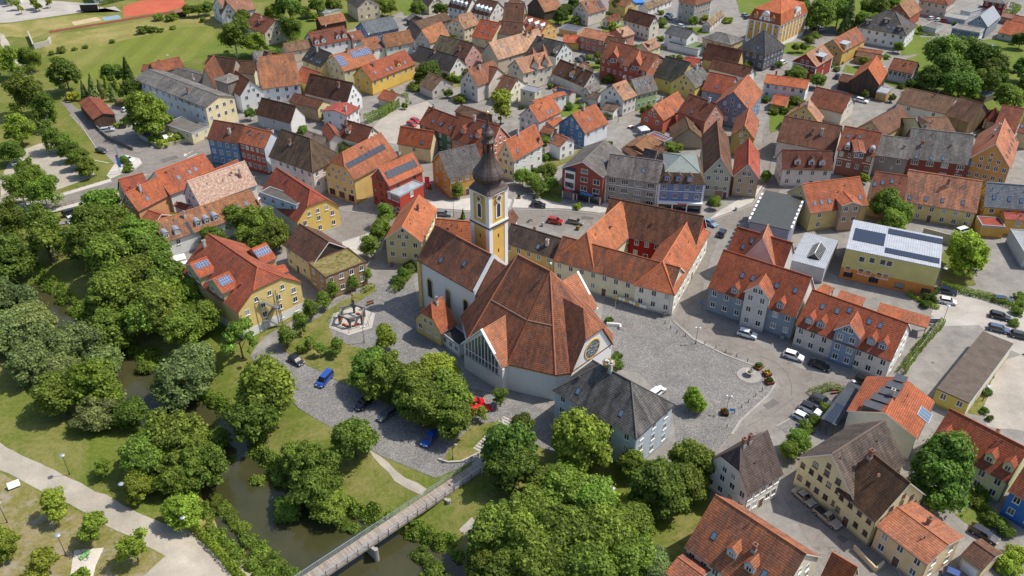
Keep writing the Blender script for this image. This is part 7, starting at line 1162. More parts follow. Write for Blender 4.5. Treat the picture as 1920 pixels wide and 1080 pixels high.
    for a in (-31.8,-25.5,-19.6):
        w_=MB(); w_.poly([(a+x,b0+.36,z) for x,z in arch_pts(1.5,4.2,9.2)],'glass'); wo=w_.obj('arched_window',ch,fix=False)
        b=MB(); pin=arch_pts(1.5,4.2,9.2); pout=arch_pts(2.1,3.9,9.6)
        for i in range(len(pin)): j=(i+1)%len(pin); b.poly([(a+pin[i][0],b0+.28,pin[i][1]),(a+pout[i][0],b0+.28,pout[i][1]),(a+pout[j][0],b0+.28,pout[j][1]),(a+pin[j][0],b0+.28,pin[j][1])],'trimcol')
        b.obj('window_surround',wo,fix=False,color=(.62,.47,.17))
    # --- tower (same axes), centre in local coords
    ca,cb=-26.9,8.9; s=2.95; tw=lambda x,y,z:(ca+x,cb+y,z)
    b=MB(); b.box(ca-s,cb-s,0,ca+s,cb+s,29.2,'wall'); b.obj('tower_shaft',ch,color=(.72,.46,.13))
    def facade(fi):   # faces looking -y (fi=0) and +x (fi=1)
        return (lambda u,z,d:(ca+u,cb-s-d,z)) if fi==0 else (lambda u,z,d:(ca+s+d,cb+u,z)) if fi==1 else (lambda u,z,d:(ca-u,cb+s+d,z)) if fi==2 else (lambda u,z,d:(ca-s-d,cb-u,z))
    def fbox(b,f,u0,z0,u1,z1,d,m):
        p=[f(u0,z0,d),f(u1,z0,d),f(u1,z1,d),f(u0,z1,d)]; q_=[f(u0,z0,-.05),f(u1,z0,-.05),f(u1,z1,-.05),f(u0,z1,-.05)]; b.poly(p,m)
        for i in range(4): j=(i+1)%4; b.poly([p[i],p[j],q_[j],q_[i]],m)
    for fi in range(4):
        f=facade(fi); b=MB()
        fbox(b,f,-s-.06,0,-s+1.0,28.7,.12,'white_paint'); fbox(b,f,s-1.0,0,s+.06,28.7,.12,'white_paint'); b.obj('corner_pilaster',ch,fix=False)
        b=MB(); fbox(b,f,-s-.25,20.75,s+.25,21.1,.32,'darkmetal'); fbox(b,f,-s-.18,21.1,s+.18,21.6,.22,'white_paint'); b.obj('string_course',ch,fix=False)
        b=MB(); fbox(b,f,-s-.2,28.75,s+.2,29.2,.25,'white_paint')
        fbox(b,f,-1.5,28.9,1.5,29.3,.4,'white_paint'); b.obj('cornice',ch,fix=False)
        w_=MB(); w_.poly([f(x,z,.03) for x,z in arch_pts(1.1,22.9,26.3)],'darkmetal'); wo=w_.obj('louvre_window',ch,fix=False); b=MB(); pin=arch_pts(1.1,22.9,26.3); pout=arch_pts(1.8,22.6,26.75)
        for i in range(len(pin)): j=(i+1)%len(pin); b.poly([f(*pin[i],.14),f(*pout[i],.14),f(*pout[j],.14),f(*pin[j],.14)],'white_paint')
        b.obj('window_surround',wo,fix=False)
        c=MB(); c.poly([f(.95*math.cos(2*math.pi*i/24),27.72+.95*math.sin(2*math.pi*i/24),.36) for i in range(24)],'white_paint'); cl=c.obj('clock_face',ch,fix=False)
        c=MB(); c.poly([f(.55*math.cos(2*math.pi*i/16),27.72+.55*math.sin(2*math.pi*i/16),.38) for i in range(16)],'trimcol'); c.obj('clock_centre',cl,fix=False,color=(.05,.09,.035))
        for i in range(12):
            a=2*math.pi*i/12; c=MB(); c.poly([f(r_*math.cos(a+da),27.72+r_*math.sin(a+da),.385) for r_,da in ((.62,-.09),(.9,-.07),(.9,.07),(.62,.09))],'lettering'); c.obj('numeral',cl,fix=False)
        for a,l_ in ((1.05,.8),(2.6,.55)): c=MB(); dx,dz=math.cos(a),math.sin(a); c.poly([f(-dz*.06,27.72+dx*.06,.40),f(dz*.06,27.72-dx*.06,.40),f(dx*l_+dz*.03,27.72+dz*l_-dx*.03,.40),f(dx*l_-dz*.03,27.72+dz*l_+dx*.03,.40)],'gold'); c.obj('clock_hand',cl,fix=False)
        for z in (17.5,13.5): c=MB(); fbox(c,f,-.18,z,.18,z+.9,.04,'darkmetal'); c.obj('slit_window',ch,fix=False)
    # curved dome: square skirt morphing to octagon
    prof=[(s+.45,29.2,1),(s+.5,29.4,1),(s+.1,29.9,1),(2.75,30.5,.9),(2.5,31.0,.5),(2.6,31.3,.2)]
    bulb=[(2.6,31.3),(3.15,31.55),(3.5,32.1),(3.58,32.7),(3.35,33.4),(2.9,34.1),(2.3,34.9),(1.8,35.8),(1.45,36.8),(1.3,37.8),(1.35,38.0)]
    def ringp(r,z,sq,n_=32):
        o=[]
        for i in range(n_):
            a=2*math.pi*i/n_+math.pi/n_; c_,s2=math.cos(a),math.sin(a); k=1/max(abs(c_),abs(s2)); ko=1/max(abs(math.cos(((a+math.pi/8)%(math.pi/4))-math.pi/8)),.92)
            f=(k*sq+ko*(1-sq)) ; zz=z+(.55*max(0,math.cos(4*a))*sq*(1 if z<29 else 0) if False else 0); o.append((ca+r*f*c_,cb+r*f*s2,zz))
        return o
    def loft(rings,name,mat):
        b=MB(); n_=len(rings[0]); k=b.mat(mat)
        for r_ in rings: b.v+=r_
        for t in range(len(rings)-1):
            for j in range(n_): b.f.append([t*n_+j,t*n_+(j+1)%n_,(t+1)*n_+(j+1)%n_,(t+1)*n_+j]); b.mi.append(k)
        b.f.append(list(range(n_))[::-1]); b.mi.append(k); b.f.append([(len(rings)-1)*n_+j for j in range(n_)]); b.mi.append(k); return b.obj(name,ch)
    loft([ringp(r,z,q_) for r,z,q_ in prof],'tower_skirt_roof','copper_dome'); do=loft([ringp(r,z,0) for r,z in bulb],'onion_dome','copper_dome')
    for i in range(16):
        a=2*math.pi*i/16; b=MB()
        for (r0_,z0_),(r1_,z1_) in zip(bulb,bulb[1:]): b.tube((ca+r0_*1.01*math.cos(a),cb+r0_*1.01*math.sin(a),z0_),(ca+r1_*1.01*math.cos(a),cb+r1_*1.01*math.sin(a),z1_),.05,.05,'copper_dome',4,False)
        b.obj('dome_seam',do)
    for i in range(8):
        a=2*math.pi*i/8+.39; b=MB(); b.box(-.16,-.16,37.9,.16,.16,40.4,'trimcol',Matrix.Translation((ca+1.1*math.cos(a),cb+1.1*math.sin(a),0))@Matrix.Rotation(a,4,'Z')); b.obj('lantern_post',ch,color=(.16,.075,.05))
    b=MB(); b.tube((ca,cb,37.9),(ca,cb,40.4),.35,.35,'darkmetal',8); b.obj('lantern_core',ch)
    sp=[(1.55,40.3),(1.6,40.6),(1.15,41.1),(.9,41.5),(1.25,41.8),(1.42,42.2),(1.25,42.7),(.8,43.2),(.45,43.9),(.28,44.8),(.14,46.0),(.08,46.8)]
    loft([ringp(r,z,0,16) for r,z in sp],'spire','copper_dome')
    b=MB(); b.lathe([(.02,-.4),(.3,-.25),(.4,0),(.3,.25),(.02,.4)],'gold',12,(ca,cb,47.1)); b.obj('golden_ball',ch,smooth=True)
    return ch
CH=church()
# stork nest on the hipped roof with three storks
hp=next(v[2][0] for v in HOUSES if 'stork nest' in v[1])
nx_,ny_=12.0,125.2
def at_px(px,py,z):
    dx=(px-960)/1600; dy=-(py-540)/1600; c,s=math.cos(R(34)),math.sin(R(34)); d=(dx,c+dy*s,-s+dy*c); t=(z-118)/d[2]; return (d[0]*t,d[1]*t)
zr_=hp[8]; nx_,ny_=at_px(1141,684,zr_+.6)
b=MB(); rg=random.Random(2)
b.lathe([(.3,-.9),(.9,-.5),(1.15,0),(1.2,.35),(.9,.42),(.5,.25),(.05,.22)],'straw',14)
for i in range(140):
    a=rg.uniform(0,6.28); r_=rg.uniform(.75,1.2); p=Vector((r_*math.cos(a),r_*math.sin(a),rg.uniform(-.2,.45))); d=Vector((-math.sin(a),math.cos(a),rg.uniform(-.3,.3)))*rg.uniform(.3,.6); b.tube(p-d,p+d,.022,.018,'straw',4,False)
tag(b.obj('stork_nest',loc=(nx_,ny_,zr_+.9)),'round stork nest of twigs on the roof ridge of the tall pale blue house','nest')
for k,(dx,dy,rz) in enumerate(((-.5,.25,2.5),(-.1,.1,.4),(.6,-.05,1.2))):
    b=MB(); b.lathe([(.02,-.42),(.12,-.34),(.2,-.12),(.21,.1),(.14,.3),(.05,.4)],'feather',10); me=b.mesh('stork',smooth=True)
    e=empty('stork',(nx_+dx,ny_+dy,zr_+1.3),rz); tag(e,('white stork sitting at the left of the nest','white stork sitting in the middle of the nest','white stork sitting at the right of the nest')[k],'stork','storks in the nest')
    c=MB(); mesh_obj('body',me,e,loc=(0,0,.1),rot=(R(75),0,0)); c.tube((0,-.32,.2),(0,-.42,.5),.06,.045,'feather',6); c.lathe([(.01,-.07),(.06,0),(.05,.07),(.01,.11)],'feather',8,(0,-.44,.54)); c.obj('neck',e,smooth=True); c=MB(); c.tube((0,-.48,.54),(0,-.72,.5),.025,.008,'orange',5); c.obj('bill',e); c=MB(); c.box(-.16,.1,.12,.16,.42,.2,'soot'); c.obj('wing_tip',e)
# ---------------- footbridge
def bridge():
    A=Vector((-53,70.7,.5)); B=Vector((-6.6,113.9,.5)); d=(B-A).normalized(); L=(B-A).length; ang=math.atan2(d.y,d.x); br=empty('footbridge',A,ang); tag(br,'long wooden footbridge with steel railings crossing the river','footbridge')
    n_=int(L/.26); pm=MB(); pm.box(-.11,-1.12,-.06,.11,1.12,0,'deckwood'); me=pm.mesh('plank'); rg=random.Random(8)
    for i in range(n_): k=rg.uniform(.75,1.15)*(.8 if rg.random()<.1 else 1); mesh_obj('plank',me,br,loc=((i+.5)*.26,0,rg.uniform(-.006,.006)),color=(.36*k,.305*k,.255*k))
    for s in (-1,1):
        b=MB(); b.box(0,s*1.18-.1,-.62,L,s*1.18+.1,-.08,'deckwood'); b.obj('girder',br,color=(.3,.26,.22))
        b=MB(); b.tube((0,s*1.24,1.12),(L,s*1.24,1.12),.06,.06,'steel',6); b.obj('handrail',br)
        for z in (.25,.55,.85): b=MB(); b.tube((0,s*1.22,z),(L,s*1.22,z),.018,.018,'steel',4); b.obj('rail_wire',br)
        pk=MB(); pk.box(-.04,-.04,-.5,.04,.04,1.1,'darkmetal'); mp=pk.mesh('railing_post')
        for i in range(int(L/2.1)+1): mesh_obj('railing_post',mp,br,loc=(i*2.1+.1,s*1.3,0))
    for x in np.arange(1,L,3.0): b=MB(); b.box(x-.08,-1.1,-.55,x+.08,1.1,-.3,'darkmetal'); b.obj('cross_beam',br)
    for x,w_ in ((38.6,1.55),(54.6,1.55),(18,1.55)):
        b=MB(); b.tube((x,-2.35,-4.4),(x,-2.35,-.2),.45,.42,'concrete_pier',8); pts=[(-2.35,-.66),(1.9,-.66),(.2,-4.4),(-2.35,-4.4)]
        for xx in (x-.28,x+.28): b.poly([(xx,y,z) for y,z in pts],'concrete_pier')
        for i in range(4): (y0,z0),(y1,z1)=pts[i],pts[(i+1)%4]; b.poly([(x-.28,y0,z0),(x+.28,y0,z0),(x+.28,y1,z1),(x-.28,y1,z1)],'concrete_pier')
        b.obj('pier',br)
    b=MB(); b.box(L-.2,-1.6,-2.5,L+2.6,1.6,-.07,'concrete_pier'); b.obj('abutment',br)
bridge()
# steps beside the bridge end
p0=Vector((*at_px(897,846,0),0)); p1=Vector((*at_px(956,786,0),0)); d=p1-p0; ang=math.atan2(d.y,d.x); st=empty('outdoor_steps',p0,ang); tag(st,'pale stone steps climbing from the bridge end beside the small lawn','steps')
n_=15
for i in range(n_): b=MB(); x=d.length*i/n_; b.box(x,-1.3,.02,x+d.length/n_*.62,1.3,.10+.022*i,'stone'); b.obj('step',st)
for i in range(n_): b=MB(); x=d.length*(i+.62)/n_; b.box(x,-1.3,.02,x+d.length/n_*.36,1.3,.085+.022*i,'darkstone'); b.obj('landing',st)
# ---------------- monument: hexagonal arcade
def monument():
    cx,cy=at_px(661,602,0); mo=empty('fountain_monument',(cx,cy,0)); tag(mo,'hexagonal stone arcade monument with golden figure on the church forecourt','monument')
    r_=3.0; pt=lambda i,rr=r_:(rr*math.cos(math.pi/3*i+.52),rr*math.sin(math.pi/3*i+.52)); H_=2.9
    b=MB(); b.prism([pt(i,5.7) for i in range(6)],.0,.16,'stone'); b.obj('platform',mo); b=MB(); b.prism([pt(i,3.7) for i in range(6)],.16,.26,'stone'); b.obj('platform_step',mo)
    for i in range(6):
        b=MB(); x,y=pt(i); b.box(-.24,-.24,.25,.24,.24,H_+.15,'darkstone',Matrix.Translation((x,y,0))@Matrix.Rotation(math.pi/3*i+.52,4,'Z')); b.obj('pillar',mo)
        a=Vector((*pt(i),0)); c=Vector((*pt(i+1),0)); dd=c-a; l_=dd.length; u=dd/l_; nn=Vector((-u.y,u.x,0))*.17; b=MB(); k=8; R_=l_/2-.24
        for j in range(k):
            t0,t1=-R_+2*R_*j/k,-R_+2*R_*(j+1)/k; z0=1.5+math.sqrt(max(0,1-(t0/R_)**2))*1.05; z1=1.5+math.sqrt(max(0,1-(t1/R_)**2))*1.05; m=(a+c)/2
            q=[m+u*t0+Vector((0,0,z0)),m+u*t1+Vector((0,0,z1)),m+u*t1+Vector((0,0,H_)),m+u*t0+Vector((0,0,H_))]
            for sg in (1,-1): b.poly([v+nn*sg for v in q],'darkstone')
            b.poly([q[0]+nn,q[1]+nn,q[1]-nn,q[0]-nn],'darkstone'); b.poly([q[2]+nn,q[3]+nn,q[3]-nn,q[2]-nn],'darkstone')
        b.obj('arch',mo,fix=False)
        if i!=1:
            b=MB(); Tm=Matrix.Translation((a+c)/2*.97)@Matrix.Rotation(math.atan2(u.y,u.x),4,'Z'); b.box(-.85,-.2,.26,.85,.2,.5,'brownframe',Tm); fb=b.obj('flower_box',mo); b=MB(); rg=random.Random(i)
            for _ in range(60): p=Tm@Vector((rg.uniform(-.8,.8),rg.uniform(-.22,.22),rg.uniform(.5,.68))); b.box(p.x-.06,p.y-.06,p.z-.05,p.x+.06,p.y+.06,p.z+.05,'redflower' if rg.random()<.8 else 'yellowflower')
            b.obj('flowers',fb,fix=False)
    x,y=pt(1,3.0); b=MB(); b.box(x-.32,y-.32,H_,x+.32,y+.32,H_+1.3,'darkstone'); b.obj('column',mo); b=MB(); b.lathe([(.22,0),(.3,.15),(.2,.5),(.26,.9),(.3,1.1),(.12,1.3),(.17,1.5),(.12,1.7),(.02,1.78)],'gold',10,(x,y,H_+1.3)); b.tube((x-.3,y,H_+2.2),(x+.05,y,H_+2.4),.07,.06,'gold',6); b.tube((x+.3,y-.1,H_+2.7),(x,y,H_+2.4),.06,.07,'gold',6); b.obj('golden_figure',mo,smooth=True)
    b=MB(); b.lathe([(.7,.2),(.75,.8),(.6,.82),(.5,.7)],'darkstone',12); b.obj('basin',mo)
    for i in (2,3,4,5):
        a,c=Vector((*pt(i,4.8),.16)),Vector((*pt(i+1,4.8),.16)); b=MB(); b.tube(a+Vector((0,0,.9)),c+Vector((0,0,.9)),.04,.04,'darkmetal',5); b.tube(a,a+Vector((0,0,.9)),.04,.04,'darkmetal',5); b.tube(c,c+Vector((0,0,.9)),.04,.04,'darkmetal',5); b.obj('railing',mo)
monument()
# ---------------- fountain bowl on the square
fx,fy=at_px(1405,704,0); b=MB(); fo=empty('fountain_bowl',(fx,fy,0)); tag(fo,'round stone fountain bowl with small bronze figure on the cobbled square','fountain')
b.lathe([(2.6,.06),(2.6,.12),(1.5,.12)],'kerbdark',28); b.obj('stone_ring',fo); b=MB(); b.lathe([(.35,.1),(.4,.5),(.95,.95),(1.0,1.15),(.85,1.15),(.7,.95),(.05,.9)],'stone',20); b.obj('bowl',fo,smooth=True); b=MB(); b.lathe([(.3,.95),(.45,1.1),(.3,1.35),(.05,1.4)],'moss',10); b.obj('planting',fo); b=MB(); b.tube((.1,.1,1.2),(.35,.2,1.9),.12,.06,'darkmetal',6); b.tube((.25,.15,1.5),(.9,-.1,1.45),.08,.03,'darkmetal',6); b.tube((.25,.15,1.6),(-.2,.4,1.7),.07,.03,'darkmetal',6); b.obj('bronze_figure',fo)
# ---------------- bollards, planters, lamps
bm_=MB(); bm_.lathe([(.11,0),(.09,.1),(.075,.8),(.1,.85),(.08,.95),(.02,1.0)],'darkmetal',8); BME=bm_.mesh('bollard')
for i,(x,y) in enumerate(BOLLARDS): tag(mesh_obj('bollard',BME,loc=(x,y,.05)),'dark iron bollard, number %s along the cobbled square kerb from the courtyard building'%'one two three four five six seven eight nine ten eleven twelve thirteen fourteen fifteen'.split()[i],'bollard','bollards round the cobbled square')
for x,y,l,sz,c in PLANTERS:
    e=empty('flower_tub',(x,y,.06),rng.uniform(0,1.5)); tag(e,l,'planter'); b=MB(); s=sz/2; b.slab([(-s,-s,.65),(s,-s,.65),(s,s,.65),(-s,s,.65)],.6,'trimcol'); b.box(-s-.05,-s-.05,.58,s+.05,s+.05,.66,'trimcol'); b.obj('tub',e,color=c)
    b=MB(); rg=random.Random(int(x*7)); fl='redflower' if 'red' in l else 'yellowflower' if 'yellow' in l else 'leaf'
    for _ in range(170):
        a=rg.uniform(0,6.28); r_=s*.9*math.sqrt(rg.random()); z=.65+rg.uniform(.05,.75)*(1-r_/s*.5); p=Vector((r_*math.cos(a),r_*math.sin(a),z)); u=Vector((rg.gauss(0,1),rg.gauss(0,1),rg.gauss(0,.5))).normalized()*.12; v=u.cross(Vector((rg.gauss(0,1),rg.gauss(0,1),1))).normalized()*.1; b.poly([p-u-v,p+u-v,p+u+v,p-u+v],fl if rg.random()<.4 else 'leaf')
    b.obj('flowers',e,fix=False,color=(.07,.12,.025))
for x,y,h_,k,l in LAMPS:
    e=empty('street_lamp',(x,y,tz(x,y)+.03),rng.uniform(-.4,.4)); tag(e,l,'street lamp','street lamps'); b=MB(); b.tube((0,0,0),(0,0,.9),.11,.09,'darkmetal',8); b.tube((0,0,.9),(0,0,h_),.06,.045,'darkmetal',8); b.obj('post',e)
    if k=='disc':
        b=MB(); b.lathe([(.05,-.12),(.5,-.03),(.52,.02),(.3,.1),(.02,.13)],'zinc',16,(0,0,h_)); b.obj('lamp_head',e,smooth=True)
    elif k=='twin':
        b=MB(); b.tube((-.45,0,h_-.15),(.45,0,h_-.15),.035,.035,'darkmetal',6); b.obj('arm',e)
        for sx in (-.45,.45): b=MB(); b.lathe([(.02,0),(.16,.06),(.22,.2),(.16,.36),(.02,.42)],'globe',10,(sx,0,h_-.12)); b.obj('globe',e,smooth=True)
    else:
        b=MB(); b.tube((0,0,h_),(.7,0,h_+.18),.04,.035,'darkmetal',6); b.obj('arm',e); b=MB(); b.box(.5,-.14,h_+.12,1.1,.14,h_+.24,'zinc'); b.obj('lamp_head',e)
# ---------------- trees
HUE=[(.112,.172,.026),(.165,.232,.034),(.235,.300,.036),(.205,.250,.085),(.32,.355,.05)]
def crown_mesh(kind,seed):
    r=np.random.default_rng(seed)
    P={'broad':(105,150,.066,1.0,.92,.21),'linden':(125,140,.062,1.0,1.05,.185),'willow':(130,120,.058,1.1,.8,.18),'birch':(90,80,.055,.85,1.35,.19),'pear':(34,190,.085,.78,1.35,.3),'ball':(26,200,.10,1.0,.88,.34),'bush':(34,130,.09,1.05,.62,.28),'young':(44,70,.085,1.0,1.0,.22),'conifer':(0,0,0,0,0,0)}[kind]
    C=[];Nn=[]
    if kind=='conifer':
        for t in np.linspace(0,1,26):
            rad=.62*(1-t)**.9+.03; z=-1.1+2.7*t; nb=int(14*(1-t))+5
            for j in range(nb):
                a=r.uniform(0,6.283); m=14
                rr=rad*r.uniform(.35,1.08,m); zz=z-.18*rr/rad*.8+r.normal(0,.04,m); aa=a+r.normal(0,.16,m); C.append(np.stack([rr*np.cos(aa),rr*np.sin(aa),zz],1)); Nn.append(np.stack([np.cos(aa)*.7,np.sin(aa)*.7,.7+0*aa],1)+r.normal(0,.35,(m,3)))
        ls=.10
    else:
        nc,nl,ls,sx,sz,cr=P
        d=r.normal(size=(nc,3)); d/=np.linalg.norm(d,axis=1)[:,None]; d[:,2]=np.where(d[:,2]<-.55,-d[:,2],d[:,2])
        rad=np.where(r.random(nc)<.22,r.uniform(.3,.6,nc),r.uniform(.62,.92,nc))[:,None]; cc=d*rad*np.array([sx,sx,sz]); cc*= (1+.16*np.sin(3*d[:,:1]+seed)+.14*np.sin(4*d[:,1:2]+2*seed)+.08*np.sin(5*d[:,2:]+seed))
        if kind=='birch': cc[:,2]-=.25*np.hypot(cc[:,0],cc[:,1])
        if kind=='pear': f=np.clip(1.15-.55*(cc[:,2]/sz+.3),.25,1.2); cc[:,0]*=f; cc[:,1]*=f
        for c in cc:
            k=cr*np.clip(r.lognormal(0,.4),.45,1.9); m=int(nl*(k/cr)**1.6*r.uniform(.7,1.2))+20; e=r.normal(size=(m,3)); e/=np.linalg.norm(e,axis=1)[:,None]; e[:,2]=np.where((e[:,2]<-.2)&(r.random(m)<.6),-e[:,2],e[:,2])
            q_=c+e*k*np.array([1,1,.78])*np.where(r.random(m)<.14,r.uniform(1.0,1.45,m),r.uniform(.6,1.06,m))[:,None]
            if kind in('birch','willow'): q_[:,2]-=r.exponential(.07 if kind=='birch' else .03,m)
            C.append(q_); Nn.append(e*.9+r.normal(0,.36,(m,3))+np.array([0,0,.4]))
    C=np.concatenate(C); Nn=np.concatenate(Nn); Nn/=np.linalg.norm(Nn,axis=1)[:,None]; n_=len(C)
    t=np.cross(Nn,r.normal(size=(n_,3))); t/=np.linalg.norm(t,axis=1)[:,None]+1e-9; u=np.cross(Nn,t); s=ls*r.uniform(.55,1.2,(n_,1)); a=t*s; c=u*s*r.uniform(.5,.95,(n_,1))
    V=np.stack([C-a-c*.4,C+a*.2-c,C+a+c*.3,C-a*.1+c],1).reshape(-1,3)
    me=bpy.data.meshes.new('crown_'+kind); me.vertices.add(4*n_); me.vertices.foreach_set('co',V.astype(np.float32).ravel()); me.loops.add(4*n_); me.loops.foreach_set('vertex_index',np.arange(4*n_,dtype=np.int32)); me.polygons.add(n_); me.polygons.foreach_set('loop_start',np.arange(0,4*n_,4,dtype=np.int32)); me.materials.append(M['leaf']); me.update(calc_edges=True); return me
def trunk_mesh(seed,bark,limbs):
    r=random.Random(seed); b=MB(); b.tube((0,0,-.15),(.01,.0,.45),.075,.05,bark,8,False); b.tube((.01,0,.45),(.03,.02,1.0),.05,.032,bark,8,False)
    for i in range(limbs):
        a=r.uniform(0,6.28); z=r.uniform(.45,1.0); p=Vector((.02,.01,z)); q_=p+Vector((math.cos(a)*r.uniform(.3,.55),math.sin(a)*r.uniform(.3,.55),r.uniform(.25,.55))); b.tube(p,q_,.028,.014,bark,6,False); b.tube(q_,q_+Vector((math.cos(a+.5)*.2,math.sin(a+.5)*.2,.2)),.014,.006,bark,5,False)
    return b.mesh('trunk',smooth=True)
CR={k:[crown_mesh(k,i*7+hash_) for i in range(nv)] for k,nv,hash_ in (('broad',7,1),('linden',3,2),('willow',3,3),('birch',2,4),('pear',2,5),('ball',2,6),('bush',3,7),('young',3,8),('conifer',2,9))}
TRK=[trunk_mesh(i,'bark',6) for i in range(3)]; TRB=[trunk_mesh(9,'birchbark',4)]
FAC={'pear':1.5,'conifer':1.0,'bush':.55,'ball':1.5,'young':1.4,'birch':1.35,'willow':1.0,'linden':1.15,'broad':1.25}
NTH='second third fourth fifth sixth seventh eighth ninth tenth eleventh twelfth thirteenth fourteenth fifteenth sixteenth seventeenth eighteenth nineteenth twentieth twenty-first twenty-second'.split()
def nth(l,i,n_): return l if n_<2 else l+', leftmost' if i==0 else l+', rightmost' if i==n_-1 else l+', %s from left'%NTH[i-1]
i=-1
for x,y,r_,k,h,l,g in [(*p,k,h,nth(l,j,len(P_)),g) for k,h,l,g,P_ in TREES+[(k,h,'leafy garden shrub beside the '+HOUSES[a][1].split(',')[0],'garden shrubs',[(x,y,r_)]) for a,x,y,r_,k,h in SHRUBS] for j,p in enumerate(P_)]:
    i+=1
    z=tz(x,y); e=empty('shrub' if k=='bush' else 'tree',(x,y,z),rng.uniform(0,6.28)); tag(e,l,'shrub' if k=='bush' else 'tree',g)
    c=HUE[h]; j=rng.uniform(.78,1.24); c=(c[0]*j*rng.uniform(.86,1.1),c[1]*j,c[2]*j)
    r_=r_*(1.25 if k=='pear' else 1); zc=r_*FAC[k]; s=r_*(1.02 if k in('ball','pear','conifer') else 1.03)
    o=mesh_obj('crown',rng.choice(CR[k]),e,loc=(0,0,zc),rot=(rng.uniform(-.08,.08),rng.uniform(-.08,.08),rng.uniform(0,6.28)),scale=(s*rng.uniform(.93,1.07),s*rng.uniform(.93,1.07),s*rng.uniform(.92,1.08)),color=c)
    if k!='bush': mesh_obj('trunk',(TRB if k=='birch' else TRK)[i%(1 if k=='birch' else 3)],e,scale=(r_*.85,r_*.85,zc*1.0 if k!='conifer' else zc))
    else: mesh_obj('stem',TRK[i%3],e,scale=(r_*.6,r_*.6,zc*.8))
def hedge(pts,w_,h_,hu,l,seed,stuff=False):
    r=np.random.default_rng(seed); C=[];N=[]
    for p,q_ in zip(pts,pts[1:]):
        p,q_=np.array(p),np.array(q_); L=np.linalg.norm(q_-p); d=(q_-p)/L; nn=np.array([-d[1],d[0]]); m=int(L*(w_+2*h_)*30)
        t=r.uniform(-.02,1.02,m); side=r.random(m); u=np.where(side<w_/(w_+2*h_),r.uniform(-1,1,m),np.sign(r.uniform(-1,1,m))*r.uniform(.86,1.06,m)); z=np.where(side<w_/(w_+2*h_),h_*r.uniform(.9,1.07,m),h_*r.uniform(0,1,m))
        bul=1+.12*np.sin(t*L*1.3)+.08*np.sin(t*L*3.1+1)
        xy=p+d*(t*L)[:,None]+nn*(u*w_/2*bul)[:,None]; C.append(np.stack([xy[:,0],xy[:,1],z*(1+.06*np.sin(t*L*1.9))+.02],1)); N.append(np.stack([nn[0]*u,nn[1]*u,.8+0*u],1)+r.normal(0,.5,(m,3)))
    C=np.concatenate(C); N=np.concatenate(N); N/=np.linalg.norm(N,axis=1)[:,None]; n_=len(C); t=np.cross(N,r.normal(size=(n_,3))); t/=np.linalg.norm(t,axis=1)[:,None]; u=np.cross(N,t); s=.17*r.uniform(.6,1.2,(n_,1)); a=t*s; c=u*s*.75
    o0=np.array([pts[0][0],pts[0][1],0]); C[:,2]+=terr(C[:,0],C[:,1]); V=np.stack([C-a-c*.4,C+a*.2-c,C+a+c*.3,C-a*.1+c],1).reshape(-1,3)-o0
    me=bpy.data.meshes.new('hedge'); me.vertices.add(4*n_); me.vertices.foreach_set('co',V.astype(np.float32).ravel()); me.loops.add(4*n_); me.loops.foreach_set('vertex_index',np.arange(4*n_,dtype=np.int32)); me.polygons.add(n_); me.polygons.foreach_set('loop_start',np.arange(0,4*n_,4,dtype=np.int32)); me.materials.append(M['leaf']); me.update(calc_edges=True)
    tag(mesh_obj('bank_scrub' if stuff else 'hedge',me,loc=tuple(o0),color=HUE[hu]),l,None if stuff else 'hedge',kind='stuff' if stuff else None)
for i,hh in enumerate(HEDGES): hedge(*hh,i+20)
def bank_scrub():      # overgrown water edge: one leafy mass
    r=np.random.default_rng(77); C=[];N=[];rr=random.Random(9)
    for i in range(1,len(RC)-1):
        d=RC[i+1]-RC[i-1]; d/=np.hypot(*d); nn=np.array([-d[1],d[0]])
        for s in (-1,1):
            for k in range(5):
                if rr.random()<.12: continue
                off=RCW[i]+rr.uniform(-.3,2.6); p=RC[i]+d*rr.uniform(-2.2,2.2)+nn*s*off; rad=rr.uniform(.6,1.5); h_=rr.uniform(.7,1.7); m=int(60*rad*rad+70)
                e=r.normal(size=(m,3)); e/=np.linalg.norm(e,axis=1)[:,None]; e[:,2]=np.abs(e[:,2]); q_=e*np.array([rad,rad,h_])*r.uniform(.7,1.05,m)[:,None]; q_[:,0]+=p[0]; q_[:,1]+=p[1]; C.append(q_); N.append(e+r.normal(0,.5,(m,3)))
    C=np.concatenate(C); N=np.concatenate(N); N/=np.linalg.norm(N,axis=1)[:,None]; C[:,2]+=np.maximum(terr(C[:,0],C[:,1]),WATER); n_=len(C); t=np.cross(N,r.normal(size=(n_,3))); t/=np.linalg.norm(t,axis=1)[:,None]; u=np.cross(N,t); s=.2*r.uniform(.6,1.2,(n_,1)); a=t*s; c=u*s*.75
    V=np.stack([C-a-c*.4,C+a*.2-c,C+a+c*.3,C-a*.1+c],1).reshape(-1,3); me=bpy.data.meshes.new('bank_scrub'); me.vertices.add(4*n_); me.vertices.foreach_set('co',V.astype(np.float32).ravel()); me.loops.add(4*n_); me.loops.foreach_set('vertex_index',np.arange(4*n_,dtype=np.int32)); me.polygons.add(n_); me.polygons.foreach_set('loop_start',np.arange(0,4*n_,4,dtype=np.int32)); me.materials.append(M['leaf']); me.update(calc_edges=True)
    tag(mesh_obj('bank_scrub',me,color=HUE[1]),'dense green scrub and reeds lining both river banks','scrub',kind='stuff')
bank_scrub()
